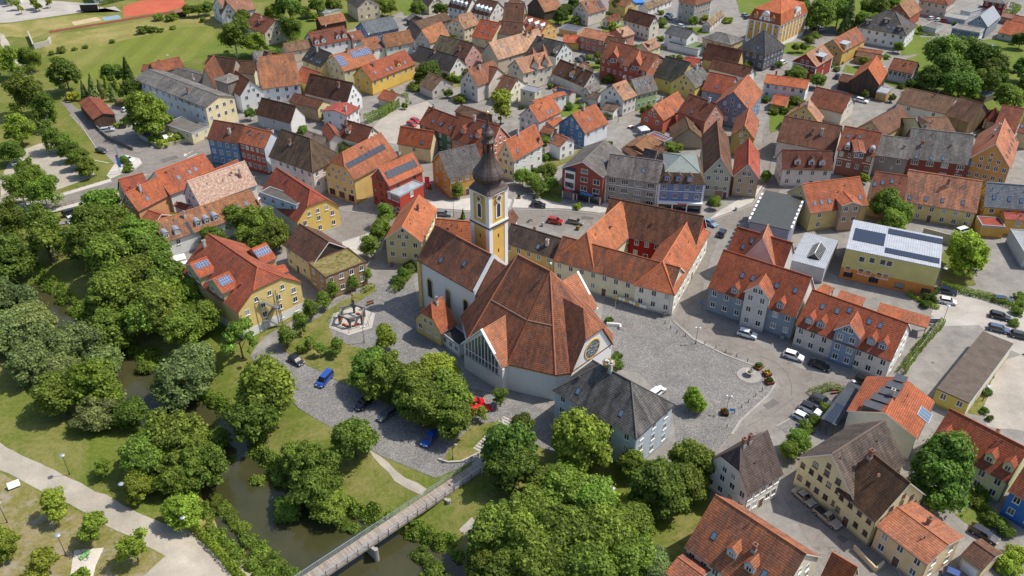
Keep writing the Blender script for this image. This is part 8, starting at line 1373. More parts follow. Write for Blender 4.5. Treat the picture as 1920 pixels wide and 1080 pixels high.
# ---------------- cars
def car_proto(ty):
    L,W,H_={'hatch':(4.0,1.76,1.48),'sedan':(4.6,1.82,1.45),'wagon':(4.65,1.82,1.5),'suv':(4.45,1.86,1.66),'van':(4.75,1.88,1.88),'pickup':(5.2,1.9,1.78)}[ty]
    hl=L/2; belt={'van':1.12,'suv':1.05,'pickup':1.08}.get(ty,.93); hood=belt-.06
    # side stations of lower body: x, z_top
    st={'sedan':[(-hl,.62),(-hl+.08,.9),(-hl+.75,.98),(-.9,belt+.02),(.85,belt),(hl-.35,hood-.12),(hl-.05,.66),(hl,.5)],'pickup':[(-hl,.7),(-hl+.03,1.08),(-.6,1.08),(-.55,belt),(.95,belt),(hl-.3,hood-.05),(hl-.05,.7),(hl,.55)]}.get(ty,[(-hl,.6),(-hl+.06,belt-.05),(-hl+.3,belt),(-.9,belt),(.9,belt),(hl-.35,hood-.12),(hl-.05,.68),(hl,.5)])
    b=MB(); k=b.mat('paint'); n_=len(st); sec=[]
    for x,z in st:
        f=1-.10*(abs(x)/hl)**4; w_=W/2*f; sec.append([(x,-w_*.9,.24),(x,-w_,.45),(x,-w_,z*.72+.1),(x,-w_*.93,z),(x,w_*.93,z),(x,w_,z*.72+.1),(x,w_,.45),(x,w_*.9,.24)])
    for s in sec: b.v+=s
    for i in range(n_-1):
        for j in range(8): b.f.append([i*8+j,i*8+(j+1)%8,(i+1)*8+(j+1)%8,(i+1)*8+j]); b.mi.append(k)
    b.f.append(list(range(8))); b.mi.append(k); b.f.append([(n_-1)*8+j for j in range(8)][::-1]); b.mi.append(k); body=b.mesh('car_body',smooth=False)
    # greenhouse
    cab={'hatch':(-hl+.12,-hl+.55,.35,1.05),'sedan':(-hl+.85,-hl+1.45,.3,1.05),'wagon':(-hl+.12,-hl+.5,.35,1.1),'suv':(-hl+.12,-hl+.5,.35,1.05),'van':(-hl+.06,-hl+.25,.75,1.55),'pickup':(-.5,-.3,.45,1.15)}[ty]
    x0,x1,x2,x3=cab; wb,wt=W/2*.9,W/2*.73; zt=H_-.05
    g=MB(); B=[(x0,-wb,belt-.02),(x3,-wb,belt-.02),(x3,wb,belt-.02),(x0,wb,belt-.02)]; T=[(x1,-wt,zt),(x2,-wt,zt),(x2,wt,zt),(x1,wt,zt)]
    g.v=B+T; kk=g.mat('carglass')
    for f in ((0,1,5,4),(1,2,6,5),(2,3,7,6),(3,0,4,7),(4,5,6,7)): g.f.append(list(f)); g.mi.append(kk)
    glass=g.mesh('glass')
    r=MB(); r.slab([(x1-.05,-wt-.02,H_-.03),(x2+.06,-wt-.02,H_-.03),(x2+.06,wt+.02,H_-.03),(x1-.05,wt+.02,H_-.03)],.05,'paint')
    for s in (-1,1):
        for (xb,xt) in ((x0,x1),(x3,x2)): r.tube((xb,s*(wb+.0),belt-.02),(xt,s*(wt+.01),zt),.045,.04,'paint',5)
        xm=(x1+x2)/2-.1; r.tube((xm-.05,s*(wb+.01),belt-.02),(xm,s*(wt+.015),zt),.04,.035,'blackplastic' if ty!='van' else 'paint',5)
    roofm=r.mesh('roof_panel')
    wv=MB(); R_=.33 if ty not in('suv','pickup') else .37
    def wheel(b,m,ra,rb,wd): 
        n2=14; i=len(b.v); kq=b.mat(m)
        for y in (-wd,wd):
            for j in range(n2): a=2*math.pi*j/n2; b.v.append((ra*math.cos(a),y,ra*math.sin(a)))
        for j in range(n2): b.f.append([i+j,i+(j+1)%n2,i+n2+(j+1)%n2,i+n2+j]); b.mi.append(kq)
        b.f.append([i+j for j in range(n2)]); b.mi.append(kq); b.f.append([i+n2+j for j in range(n2)]); b.mi.append(kq)
    wheel(wv,'tyre',R_,0,.11); wm=wv.mesh('wheel'); rv=MB(); wheel(rv,'rim',R_*.62,0,.125); rmh=rv.mesh('rim')
    hb=MB(); hb.box(-.03,-.2,-.08,.03,.2,.08,'headlight'); tb=MB(); tb.box(-.03,-.17,-.12,.03,.17,.12,'taillight'); pb=MB(); pb.box(-.02,-.26,-.06,.02,.26,.06,'white_paint')
    parts=[('body',body,(0,0,0)),('window_glass',glass,(0,0,0)),('roof_panel',roofm,(0,0,0))]
    hm,tm,pm=hb.mesh('headlight'),tb.mesh('taillight'),pb.mesh('number_plate')
    for s in (-1,1): parts+=[('headlight',hm,(hl-.02,s*W*.34,.66)),('taillight',tm,(-hl+.01,s*W*.36,.8))]
    parts.append(('number_plate',pm,(hl,0,.42)))
    wh=[(sx*(hl-.82),s*(W/2-.1),R_) for sx in (-1,1) for s in (-1,1)]
    if ty=='pickup':
        bd=MB(); bd.box(-hl+.12,-W/2+.18,1.085,-.62,W/2-.18,1.10,'blackplastic'); parts.append(('load_bed',bd.mesh('load_bed'),(0,0,0)))
    mir=MB(); mir.box(-.1,-.1,-.06,.1,.1,.08,'blackplastic'); mm=mir.mesh('mirror')
    for s in (-1,1): parts.append(('mirror',mm,(x3-.25,s*(W/2+.06),belt+.06)))
    return parts,wh,wm,rmh
CP={t:car_proto(t) for t in ('hatch','sedan','wagon','suv','van','pickup')}
for x,y,a,c,ty,l in CARS:
    e=empty('car' if ty not in('van','pickup') else 'van' if ty=='van' else 'pickup_truck',(x,y,tz(x,y)+.07),a); tag(e,l,'car' if ty not in('van','pickup') else 'van' if ty=='van' else 'pickup','parked vehicles')
    parts,wh,wm,rm_=CP[ty]
    for n_,me,p in parts:
        o=mesh_obj(n_,me,e,loc=p,color=c)
        if n_=='roof_panel' and 'black roof' in l: o.color=(.01,.01,.012,1)
    for p in wh: o=mesh_obj('wheel',wm,e,loc=p); mesh_obj('rim',rm_,o)
# ---------------- signs, flags, small things on buildings
def worn_letters(name,groups,size,mat,parent,loc,rot,ext=.03):
    # lettering too small in the photograph to read: rows of uneven strokes, one per letter
    r=random.Random(len(groups)*7+groups[0]); b=MB(); n_=sum(groups)+len(groups)-1; x=-n_*size*.33
    for g in groups:
        for _ in range(g):
            h_=size*r.choice([.55,.6,.62,.9]); b.box(x,-h_/2 if h_<size*.8 else -size*.3,0,x+size*.13,h_/2,ext,mat); k=r.choice([-1,0,1]); b.box(x+size*.13,k*size*.22-.05*size,0,x+size*.45,k*size*.22+.06*size,ext,mat)
            if r.random()<.6: b.box(x+size*.38,-size*.28,0,x+size*.5,size*.28,ext,mat)
            x+=size*.66
        x+=size*.6
    return b.obj(name,parent,loc=loc,rot=rot)
root,v=ROOT[next(k for k in ROOT if 'brewery inn with' in k)]; worn_letters('wall_lettering',[6,10,1,5],.8,'lettering',root,(v[4]*.22,v[3]*.28,v[6]-.9),(math.pi/2,0,0 if v[3]>0 else math.pi))
def shop_weber():
    root,v=ROOT[next(k for k in ROOT if 'weber sign' in k)]; L,W,sw=v[4],v[5],v[3]; X=lambda wv:sw*wv
    T=Matrix.Identity(4)
    def box(n_,w0,w1,z0,z1,d0,d1,m,**k): b=MB(); b.box(.28-d1,min(X(w0),X(w1)),z0,.28-d0,max(X(w0),X(w1)),z1,m); return b.obj(n_,root,**k)
    # A side is w=W (left), B side w=0 (right)
    for z in (3.6,6.4):
        for wv in (W*.16,W*.45): put_window(root,T,.28,X(wv),z,-math.pi/2,1.9,1.35,'trim',1,True)
    put_window(root,T,.28,X(W*.45),9.1,-math.pi/2,1.9,1.2,'trim',0,True)
    box('bay_frame',W*.66,W*.90,3.0,9.3,0,.35,'white_paint')
    for z in (3.7,6.5): box('bay_window',W*.68,W*.88,z,z+1.6,.35,.42,'glass')
    b=MB(); b.slab([(-.5,X(W*.64),9.3),(-.5,X(W*.92),9.3),(.3,X(W*.92),9.9),(.3,X(W*.64),9.9)],.1,'darkmetal'); b.obj('bay_roof',root)
    box('canopy',.5,W-.6,2.75,3.0,0,1.5,'darkmetal'); box('shop_front',.6,W*.6,.3,2.6,0,.06,'glass'); box('shop_front',W*.66,W*.92,.2,2.6,0,.8,'glass')
    for wv in (.6,W*.3,W*.6,W*.66,W*.92): box('shop_pillar',wv-.12,wv+.12,0,2.75,.02,.9 if wv>W*.62 else .14,'white_paint')
    face=-math.pi/2
    text_obj('sign_lettering','weber',1.6,'blue_sign',root,(-1.3,X(W*.32),3.62),(math.pi/2,0,face),.08)
    for s in (-1,1): b=MB(); b.box(-.08,0,-.22,.08,1.5,.22,'red_sign'); o=b.obj('red_chevron_sign',root,loc=(-1.4,X(W*.76),3.2)); o.rotation_euler=(s*.5,0,0 if s>0 else 0); o.scale=(1,s,1)
shop_weber()
def red_shop():
    root,v=ROOT[next(k for k in ROOT if 'blue mansard' in k)]; L,sw=v[4],v[3]; y=sw*.35; d=-sw
    def box(n_,r0,r1,z0,z1,t,m): b=MB(); b.box(r0,min(y,y+d*t),z0,r1,max(y,y+d*t),z1,m); b.obj(n_,root)
    box('canopy',.2,L-.2,2.55,3.1,1.2,'white_paint'); box('shop_front',.6,L-.6,.2,2.4,.07,'glass')
    b=MB(); b.box(L*.35,min(y+d*1.2,y+d*1.27),2.65,L*.55,max(y+d*1.2,y+d*1.27),3.0,'red_sign'); b.obj('red_sign',root)
    for k in range(4): box('shop_pillar',.4+(L-.8)*k/3-.15,.4+(L-.8)*k/3+.15,0,2.55,1.1,'white_paint')
red_shop()
def old_shop():
    root,v=ROOT[next(k for k in ROOT if 'old beige gable' in k)]; W,sw=v[5],v[3]
    worn_letters('faded_lettering',[7,9],.5,'straw',root,(.25,sw*W*.5,3.25),(math.pi/2,0,-math.pi/2),.02)
    b=MB(); b.box(.2,min(sw*W*.25,sw*W*.5),.7,.27,max(sw*W*.25,sw*W*.5),2.4,'straw'); b.obj('shop_window',root); door(root,Matrix.Identity(4),.28,sw*W*.17,-math.pi/2)
old_shop()
def orange_shop():
    root,v=ROOT[next(k for k in ROOT if 'large orange gable' in k)]; W,sw=v[5],v[3]
    worn_letters('sign_lettering',[8],.7,'red_sign',root,(.2,sw*W*.42,2.95),(math.pi/2,0,-math.pi/2),.05)
    for k in range(3): put_window(root,Matrix.Identity(4),.22,sw*(W*(.25+.2*k)),.5,-math.pi/2,1.9,1.9,'trim',1,True,'shop_window')
orange_shop()
simple('darkzinc',(.2,.21,.225),.5,.4,.3,var=.1)
def fire_stair():
    x0,y0=at_px(497,622,0); x1,y1=at_px(531,612,0); d=Vector((x1-x0,y1-y0,0)); l_=d.length; e=empty('fire_stair',(x0,y0,0),math.atan2(d.y,d.x)); tag(e,'grey steel zigzag fire stair against the yellow hotel gable','stair')
    for x in (0,l_):
        for y in (0,1.6): b=MB(); b.tube((x,y,0),(x,y,9.2),.10,.10,'darkzinc',6); b.obj('post',e)
    for k,z in enumerate((2.7,5.2,7.7)):
        b=MB(); xx=(0,1.3) if k%2==0 else (l_-1.3,l_)
        b.box(xx[0],0,z-.08,xx[1],1.7,z,'darkzinc'); b.obj('landing',e)
        xa,xb=((l_-.9,.9) if k%2==0 else (.9,l_-.9)); za=z-2.5; ys=.1 if k%2==0 else .9
        for i in range(12): t=i/12; b=MB(); xc=xa+(xb-xa)*t; b.box(xc-.15,ys,za+2.5*t+.15,xc+.15,ys+.75,za+2.5*t+.19,'darkzinc'); b.obj('tread',e)
        for yy in (ys,ys+.75): b=MB(); b.tube((xa,yy,za),(xb,yy,z),.05,.05,'darkzinc',5); b.tube((xa,yy,za+1),(xb,yy,z+1),.03,.03,'darkzinc',5); b.obj('stringer',e)
        b=MB()
        for yy in (0,1.7): b.tube((xx[0],yy,z+1),(xx[1],yy,z+1),.03,.03,'darkzinc',5)
        b.obj('landing_rail',e)
fire_stair()
def parasol(px,py,r_,l,h_=2.6):
    x,y=at_px(px,py,h_-.2); e=empty('parasol',(x,y,.03),.5); tag(e,l,'parasol','parasols'); b=MB(); b.tube((0,0,0),(0,0,h_),.03,.03,'steel',6); b.obj('pole',e); b=MB(); b.lathe([(r_*1.2,h_-.55),(r_*1.2,h_-.42),(.03,h_)],'white_cloth',4,(0,0,0),math.pi/4); b.obj('canopy',e); b=MB(); b.lathe([(.3,0),(.3,.08),(.05,.1)],'darkmetal',10); b.obj('base',e)
parasol(336,481,1.7,'white square parasol nearest the cafe terrace'); parasol(342,494,1.6,'white square parasol beside the hotel corner'); parasol(316,254,2.0,'white parasol in the beer garden of the inn')
for k,(px,py) in enumerate(((798,366),(802,366))):
    x,y=at_px(px,py,0); e=empty('flag_pole',(x,y,.02)); tag(e,('left','right')[k]+' flagpole with hanging red banner in front of the red bank','flag pole','red bank flags'); b=MB(); b.tube((0,0,0),(0,0,6.2),.05,.03,'steel',6); b.obj('pole',e); b=MB()
    for i in range(6): b.poly([(.06,.04*math.sin(i),6-i*.55),(.75,.12*math.sin(i*1.7),6-i*.55),(.75,.12*math.sin((i+1)*1.7),5.45-i*.55),(.06,.04*math.sin(i+1),5.45-i*.55)],'flagred')
    b.obj('banner',e,fix=False)
for k,(px,py,m) in enumerate(((224,322,'flagred'),(226,326,'blue_sign'),(223,305,'white_cloth'))):
    x,y=at_px(px,py,0); e=empty('flag_pole',(x,y,.02)); tag(e,('flagpole with red banner on the traffic island','flagpole with blue banner on the traffic island','flagpole with white banner on the traffic island')[k],'flag pole'); b=MB(); b.tube((0,0,0),(0,0,6),.05,.03,'steel',6); b.obj('pole',e); b=MB(); b.box(.06,-.02,2.2,.85,.02,5.6,m); b.obj('banner',e)
# bench swing on the white sand, play seat
x,y=at_px(160,1043,0); e=empty('play_seat',(x,y,tz(x,y)+.05),.9); tag(e,'green play lounger in a round frame on the white sand','play seat'); b=MB(); b.slab([(-.9,-.45,.25),(.9,-.45,.55),(.9,.45,.55),(-.9,.45,.25)],.1,'green_plastic'); b.obj('seat',e); b=MB()
for i in range(20):
    a0,a1=2*math.pi*i/20,2*math.pi*(i+1)/20; b.tube((0,1.3*math.cos(a0),.75+.75*math.sin(a0)),(0,1.3*math.cos(a1),.75+.75*math.sin(a1)),.05,.05,'darkmetal',5)
b.obj('ring_frame',e)
x,y=at_px(28,914,0); e=empty('notice_board',(x,y,tz(x,y)),.6); tag(e,'white slanted notice board on the grass by the park path','notice board'); b=MB(); b.slab([(-1,-.5,.5),(1,-.5,.5),(1,.5,1.2),(-1,.5,1.2)],.1,'white_paint'); b.obj('board',e); b=MB(); b.box(-.8,-.1,0,-.7,.1,.8,'darkmetal'); b.box(.7,-.1,0,.8,.1,.8,'darkmetal'); b.obj('stand',e)
# road railings, walls
def wall_line(name,label,cat,pts,h_,t,mat,z0=0,col=None):
    P_=[Vector((*at_px(*p,0),z0)) for p in pts]; b=MB(); o=P_[0].copy()
    for p,q_ in zip(P_,P_[1:]):
        d=(q_-p).normalized(); n_=Vector((-d.y,d.x,0))*t/2; b.slab([p-o+n_+Vector((0,0,h_)),q_-o+n_+Vector((0,0,h_)),q_-o-n_+Vector((0,0,h_)),p-o-n_+Vector((0,0,h_))],h_,mat)
    tag(b.obj(name,loc=tuple(o),color=col or (.6,.58,.54)),label,cat)
wall_line('garden_wall','low plastered wall round the beer garden of the inn','wall',[(250,225),(262,258),(300,278),(345,268),(390,262)],1.3,.3,'wall',col=(.55,.5,.4))
wall_line('garden_wall','stone wall beside the dark yard at the road bend','wall',[(170,230),(205,262),(250,282)],1.2,.35,'darkstone')
wall_line('boundary_wall','grey plaster wall behind the yellow salmon-roofed house','wall',[(1727,445),(1792,462),(1786,470)],3.0,.3,'wall',col=(.42,.4,.3))
wall_line('boundary_wall','long white wall beside the carports of the terraced row','wall',[(1640,600),(1760,605),(1700,690)],1.2,.25,'wall',col=(.5,.52,.55))
wall_line('retaining_wall','concrete wing wall of the sports ground','wall',[(55,68),(65,92),(92,85),(96,78)],2.2,.5,'stone')
wall_line('lawn_kerb','curved stone kerb of the small lawn by the steps','kerb',[(822,862),(840,868),(865,867),(900,850),(925,825),(945,790)],.4,.35,'stone')
wall_line('courtyard_wall','cream forecourt wall beside the beige two-storey house','wall',[(1600,1030),(1640,1072),(1655,1060)],1.1,.3,'wall',col=(.6,.5,.32))
def railing(label,pts,h_=1.0,z0=.05,red=True):
    P_=[Vector((*at_px(*p,0),z0)) for p in pts]; e=empty('railing',tuple(P_[0])); tag(e,label,'railing'); o=P_[0]; m='brownframe' if red else 'darkmetal'
    pk=MB(); pk.box(-.04,-.04,0,.04,.04,h_,m); pm=pk.mesh('post')
    for p,q_ in zip(P_,P_[1:]):
        b=MB(); b.tube(p-o+Vector((0,0,h_)),q_-o+Vector((0,0,h_)),.04,.04,m,5); b.tube(p-o+Vector((0,0,h_*.5)),q_-o+Vector((0,0,h_*.5)),.025,.025,m,5); b.obj('rail',e); l_=(q_-p).length; n_=max(1,int(l_/2))
        for i in range(n_+1): mesh_obj('post',pm,e,loc=p-o+(q_-p)*i/n_)
railing('red-brown railing on the river side of the bridge road',[(-10,432),(95,394),(222,362)]); railing('red-brown railing on the parking side of the bridge road',[(-10,402),(90,372),(200,338)])
# low concrete pavement edge strip of the bridge road
tag(mesh_obj('pavement',flat_mesh('pavement',[at_px(*p,0) for p in ((-30,398),(90,370),(207,336),(210,341),(92,376),(-30,405))],.16,'kerbstone',thick=.2)),kind='structure')
tag(mesh_obj('pavement',flat_mesh('pavement',[at_px(*p,0) for p in ((-30,430),(95,393),(222,362),(224,367),(97,399),(-30,437))],.16,'kerbstone',thick=.2)),kind='structure')
# kerb ring of the cobbled square
KP=[(1262,602),(1300,636),(1360,666),(1425,690),(1447,706),(1453,722),(1440,742),(1388,790),(1372,815)]
def strip(pts,w_):
    P_=[Vector(at_px(*p,0)) for p in pts]; L=[];Rr=[]
    for i,p in enumerate(P_): d=(P_[min(i+1,len(P_)-1)]-P_[max(i-1,0)]).normalized(); n_=Vector((-d.y,d.x))*w_/2; L.append(tuple(p+n_)); Rr.append(tuple(p-n_))
    return L+Rr[::-1]
tag(mesh_obj('kerb',flat_mesh('kerb',strip(KP,.5),.16,'kerbdark',thick=.15)),kind='structure')
# manholes
mh=MB(); mh.lathe([(.38,0),(.38,.02),(.02,.02)],'darkstone',16); MH=mh.mesh('manhole_cover')
for i,(px,py) in enumerate(sorted(((1236,614),(1283,612),(1257,664),(1328,689),(1209,698),(775,655),(1359,412),(1055,407),(1019,406),(1480,681),(1749,680),(1518,979),(953,776)))):
    x,y=at_px(px,py,0); tag(mesh_obj('manhole_cover',MH,loc=(x,y,.065)),nth('round iron manhole cover set in the paving',i,13),'manhole cover','manhole covers')
# parking bay lines (right lot)
for k,(p,q_) in enumerate((((1798,550),(1795,597)),((1856,562),(1852,610)),((1755,580),(1795,585)),((1758,592),(1795,598)))):
    tag(mesh_obj('parking_line',flat_mesh('parking_line',strip([p,q_],.16),.058,'sandy')),kind='structure')
# road dashes by the bend
for p,q_ in (((345,292),(362,283)),((265,330),(275,327)),((175,300),(205,306)),((352,296),(370,288))): tag(mesh_obj('road_marking',flat_mesh('road_marking',strip([p,q_],.18),.053,'white_paint')),kind='structure')
# timber piles by the shed, tank, blue pool cover
rg=random.Random(4)
for k,(px,py) in enumerate(((226,190),(232,193),(222,196))):
    x,y=at_px(px,py,0); e=empty('timber_pile',(x,y,.03),rg.uniform(0,1.5)); tag(e,('middle','rightmost orange','leftmost')[k]+' stack of sawn logs in the yard behind the red-roofed shed','timber pile','timber piles'); lg=MB(); lg.tube((-1.1,0,0),(1.1,0,0),.14,.13,'orange' if k==1 else 'straw',7); lm=lg.mesh('log')
    for r_ in range(4):
        for c in range(5-r_): mesh_obj('log',lm,e,loc=(rg.uniform(-.08,.08),(c-(4-r_)/2)*.29,.14+r_*.25))
x,y=at_px(1189,6,0); tag(mesh_obj('pool_cover',flat_mesh('pool_cover',[(x-4,y-4),(x+5,y-3),(x+4,y+5),(x-3,y+4)],1.2,'blue_tarp',thick=1.2)),'bright blue pool cover near the small yellow house','pool cover')
x,y=at_px(170,20,0); e=empty('climbing_shelter',(x,y,0),.1); tag(e,'dark slatted shelter at the end of the school lawn','shelter'); b=MB(); b.box(-4,-1.2,0,4,-.9,3.2,'timberbeam'); b.obj('back_wall',e); b=MB(); b.slab([(-4.3,-1.5,3.3),(4.3,-1.5,3.3),(4.3,1.5,3.0),(-4.3,1.5,3.0)],.15,'zinc'); b.obj('roof',e)
for s in (-4,4): b=MB(); b.box(s-.1,1.1,0,s+.1,1.3,3,'darkmetal'); b.obj('post',e)
def block(name,label,cat,pxs,h_,wc,rc):
    P_=[at_px(*p,0) for p in pxs]; o=P_[0]; e=empty(name,(*o,0)); tag(e,label,cat); Q=[(p[0]-o[0],p[1]-o[1]) for p in P_]; b=MB()
    for i in range(len(Q)): p,q_=Q[i],Q[(i+1)%len(Q)]; b.poly([(*p,0),(*q_,0),(*q_,h_),(*p,h_)],'wall')
    b.obj('wall',e,color=wc); b=MB(); b.slab([(*p,h_+.1) for p in Q],.3,'flat'); b.obj('roof',e,color=rc)
    d=Vector(Q[1])-Vector(Q[0]); a=math.atan2(d.y,d.x); n_=int(d.length/3)
    for i in range(n_):
        for z in (1,4): 
            if z+1.4<h_: p=Vector(Q[0])+d*(i+.5)/n_; put_window(e,Matrix.Identity(4),p.x,p.y,z,a,1.6,1.4,'trim',1,False)
block('school_building','white school building cut by the top left edge','school',[(15,9),(40,7),(45,-18),(0,-18)],7,(.6,.6,.58),(.4,.4,.4))
block('school_hall','pale green school hall at the top edge beside the red court','school',[(178,6),(222,2),(215,-20),(160,-20)],7,(.5,.54,.5),(.5,.52,.52))
tag(mesh_obj('sports_shed',MB().mesh('x')) ,None) if False else None
x,y=at_px(340,30,0); e=empty('garden_shed',(x,y,0),.4); tag(e,'small dark wooden shed below the red court','shed'); b=MB(); b.box(-2.2,-1.6,0,2.2,1.6,2.2,'timberbeam'); b.obj('wall',e); b=MB(); b.slab([(-2.6,-2,2.3),(2.6,-2,2.3),(2.6,0,3.2),(-2.6,0,3.2)],.15,'chimbrick'); b.slab([(-2.6,2,2.3),(2.6,2,2.3),(2.6,0,3.2),(-2.6,0,3.2)],.15,'chimbrick'); b.obj('roof',e)

def town_hall():
    root,v=ROOT[next(k for k in ROOT if 'baroque yellow' in k)]; L,W,he,sw=v[4],v[5],v[6],v[3]
    def fbox(f,n_,u0,z0,u1,z1,d,m,**k):
        b=MB(); p=[f(u0,z0,d),f(u1,z0,d),f(u1,z1,d),f(u0,z1,d)]; q_=[f(u0,z0,-.05),f(u1,z0,-.05),f(u1,z1,-.05),f(u0,z1,-.05)]; b.poly(p,m)
        for i in range(4): j=(i+1)%4; b.poly([p[i],p[j],q_[j],q_[i]],m)
        return b.obj(n_,root,fix=False,**k)
    fe=lambda u,z,d:(u,sw*(.35-d),z); fg=lambda u,z,d:(.35-d,sw*u,z)
    for f,l_,n_,gc,gw_ in ((fe,L,5,.5,5.2),(fg,W,8,.62,6.4)):
        for i in range(n_+1): u=.5+(l_-1)*i/n_; fbox(f,'pilaster',u-.32,0,u+.32,he-.4,.09,'white_paint')
        fbox(f,'base_band',.3,0,l_-.3,1.5,.11,'white_paint'); fbox(f,'cornice',.1,he-.5,l_-.1,he-.1,.3,'white_paint')
        c=l_*gc; prof=[(-gw_/2,-.1),(gw_/2,-.1),(gw_/2-.2,1.4),(gw_/2-.9,2.0),(gw_/2-1.0,2.9)]; prof+=[( (gw_/2-1.0)*math.cos(math.pi*i/8),2.9+1.3*math.sin(math.pi*i/8)) for i in range(1,8)]; prof+=[(-x,z) for x,z in prof[4:1:-1]]
        b=MB(); b.poly([f(c+x,he+z,.12) for x,z in prof],'white_paint'); b.poly([f(c+x,he+z,-1.2) for x,z in prof],'white_paint')
        for i in range(len(prof)): j=(i+1)%len(prof); b.poly([f(c+prof[i][0],he+prof[i][1],.12),f(c+prof[j][0],he+prof[j][1],.12),f(c+prof[j][0],he+prof[j][1],-3.5 if prof[i][1]>2.5 else -1.2),f(c+prof[i][0],he+prof[i][1],-3.5 if prof[i][1]>2.5 else -1.2)],'zinc' if prof[i][1]>2.5 else 'white_paint')
        b.obj('curved_gable',root,fix=False)
        for x in (-.9,.9) if f is fe else (-1.6,0,1.6): fbox(f,'gable_window',c+x-.35,he+.5,c+x+.35,he+1.9,.16,'glass')
        fbox(f,'gable_panel',c-gw_/2+.6,he+2.1,c+gw_/2-.6,he+2.5,.15,'trimcol',color=(.66,.38,.06))
town_hall()

# ---------------- street clutter
def bench(px,py,rz,l):
    x,y=at_px(px,py,0); e=empty('bench',(x,y,tz(x,y)+.06),rz); tag(e,l,'bench','benches'); b=MB(); b.box(-.9,-.22,.42,.9,.22,.48,'deckwood'); b.obj('seat',e,color=(.2,.09,.06)); b=MB(); b.box(-.9,.2,.5,.9,.26,.9,'deckwood'); b.obj('backrest',e,color=(.2,.09,.06))
    for s in (-.7,.7): b=MB(); b.box(s-.05,-.2,0,s+.05,.24,.42,'darkmetal'); b.obj('leg',e)
bench(695,571,.6,'long dark bench on the church forecourt by the flower hedge'); bench(1690,985,.7,'dark bench beside the beige two-storey house'); bench(1830,990,-.5,'bench behind the garage fence'); bench(1566,738,.2,'bench before the flower bed at the road bend')
def sign(px,py,h_,w_,hh,m,l,rz=0):
    x,y=at_px(px,py,0); e=empty('sign_post',(x,y,.05),rz); tag(e,l,'sign'); b=MB(); b.tube((0,0,0),(0,0,h_),.04,.04,'zinc',6); b.obj('post',e); b=MB(); b.box(-w_/2,-.06,h_-hh,w_/2,-.03,h_,m); b.obj('panel',e)
sign(1370,784,2.6,1.0,.7,'blue_sign','blue information panel beside the red flower box'); sign(1312,580,2.2,.5,.7,'blue_sign','small blue sign at the corner of the terraced block',.4); sign(1255,590,2.0,.7,.6,'darkmetal','dark direction sign at the corner of the courtyard building'); sign(870,365,2.4,.4,.4,'white_paint','small white street sign near the mustard yellow house'); sign(1010,372,2.2,.6,.9,'yellowflower','yellow timetable post by the clipped trees'); sign(300,262,2.5,.6,.6,'blue_sign','blue guidepost at the beer garden')
a_=Vector(at_px(1153,566,0)); c_=Vector(at_px(1211,586,0)); d_=c_-a_; e=empty('display_case',(a_.x,a_.y,.06),math.atan2(d_.y,d_.x)); tag(e,'row of white notice panels along the courtyard building wall','notice board'); l_=d_.length
for i in range(9):
    b=MB(); x=l_*i/9; b.box(x,-.05,1.0,x+l_/9*.86,.05,1.75,'white_paint' if i%3 else 'yellowflower'); b.obj('notice_panel',e)
    if i%3==0: b=MB(); b.box(x-.04,-.04,0,x+.04,.04,1.8,'darkmetal'); b.obj('post',e)
for px,py,l in ((1151,608,'tall bare flagpole by the church steps'),(1195,752,'thin lightning mast behind the tall pale blue house')):
    x,y=at_px(px,py,0); b=MB(); b.tube((0,0,0),(0,0,8.5),.06,.03,'steel',6); tag(b.obj('flag_pole',loc=(x,y,.05)),l,'flag pole')
wall_line('church_terrace_wall','low white terrace wall at the right foot of the church','wall',[(1137,610),(1163,612),(1163,618)],.8,.4,'churchplaster')
def bin_(px,py,c,l):
    x,y=at_px(px,py,0); e=empty('waste_bin',(x,y,.06),rng.uniform(0,3)); tag(e,l,'waste bin','waste bins'); b=MB(); b.slab([(-.3,-.35,1.0),(.3,-.35,1.0),(.3,.35,1.05),(-.3,.35,1.05)],.95,'trimcol'); b.obj('body',e,color=c); b=MB(); b.box(-.33,-.38,1.0,.33,.38,1.08,'trimcol'); b.obj('lid',e,color=tuple(q_*.7 for q_ in c))
for px,py,c,l in ((1466,636,(.3,.3,.3),'grey waste bin at the archway of the terraced block'),(1648,440,(.03,.1,.3),'blue waste bin behind the ribbed roof hall'),(1612,512,(.04,.12,.04),'green waste bin beside the office entrance'),(1245,594,(.2,.2,.2),'dark waste bin at the corner of the cobbled square'),(735,500,(.15,.15,.15),'dark waste bin by the forecourt planting'),(1018,424,(.4,.42,.44),'grey machine box behind the ochre wing'),(1710,1050,(.25,.18,.1),'brown waste bin at the courtyard wall'),(770,195,(.3,.3,.3),'grey waste bin by the small white outbuilding'),(560,455,(.2,.2,.22),'dark waste bin under the cafe trees'),(1380,395,(.5,.5,.48),'pale waste bin by the pavement tree')): bin_(px,py,c,l)
x,y=at_px(993,417,0); e=empty('motorcycle',(x,y,.06),.6); tag(e,'dark motorcycle parked behind the ochre wing','motorcycle')
for s in (-.7,.7):
    b=MB(); 
    for i in range(14): a0,a1=2*math.pi*i/14,2*math.pi*(i+1)/14; b.tube((s+.3*math.cos(a0),0,.32+.3*math.sin(a0)),(s+.3*math.cos(a1),0,.32+.3*math.sin(a1)),.06,.06,'tyre',5,False)
    b.obj('wheel',e)
b=MB(); b.lathe([(.05,-.6),(.2,-.3),(.24,.1),(.12,.5)],'darkmetal',8); b.obj('body',e,loc=(0,0,.65),rot=(0,R(90),0)); b=MB(); b.tube((.55,0,.6),(.35,0,1.05),.04,.04,'steel',5); b.tube((.35,-.35,1.08),(.35,.35,1.08),.025,.025,'darkmetal',5); b.obj('handlebar',e)
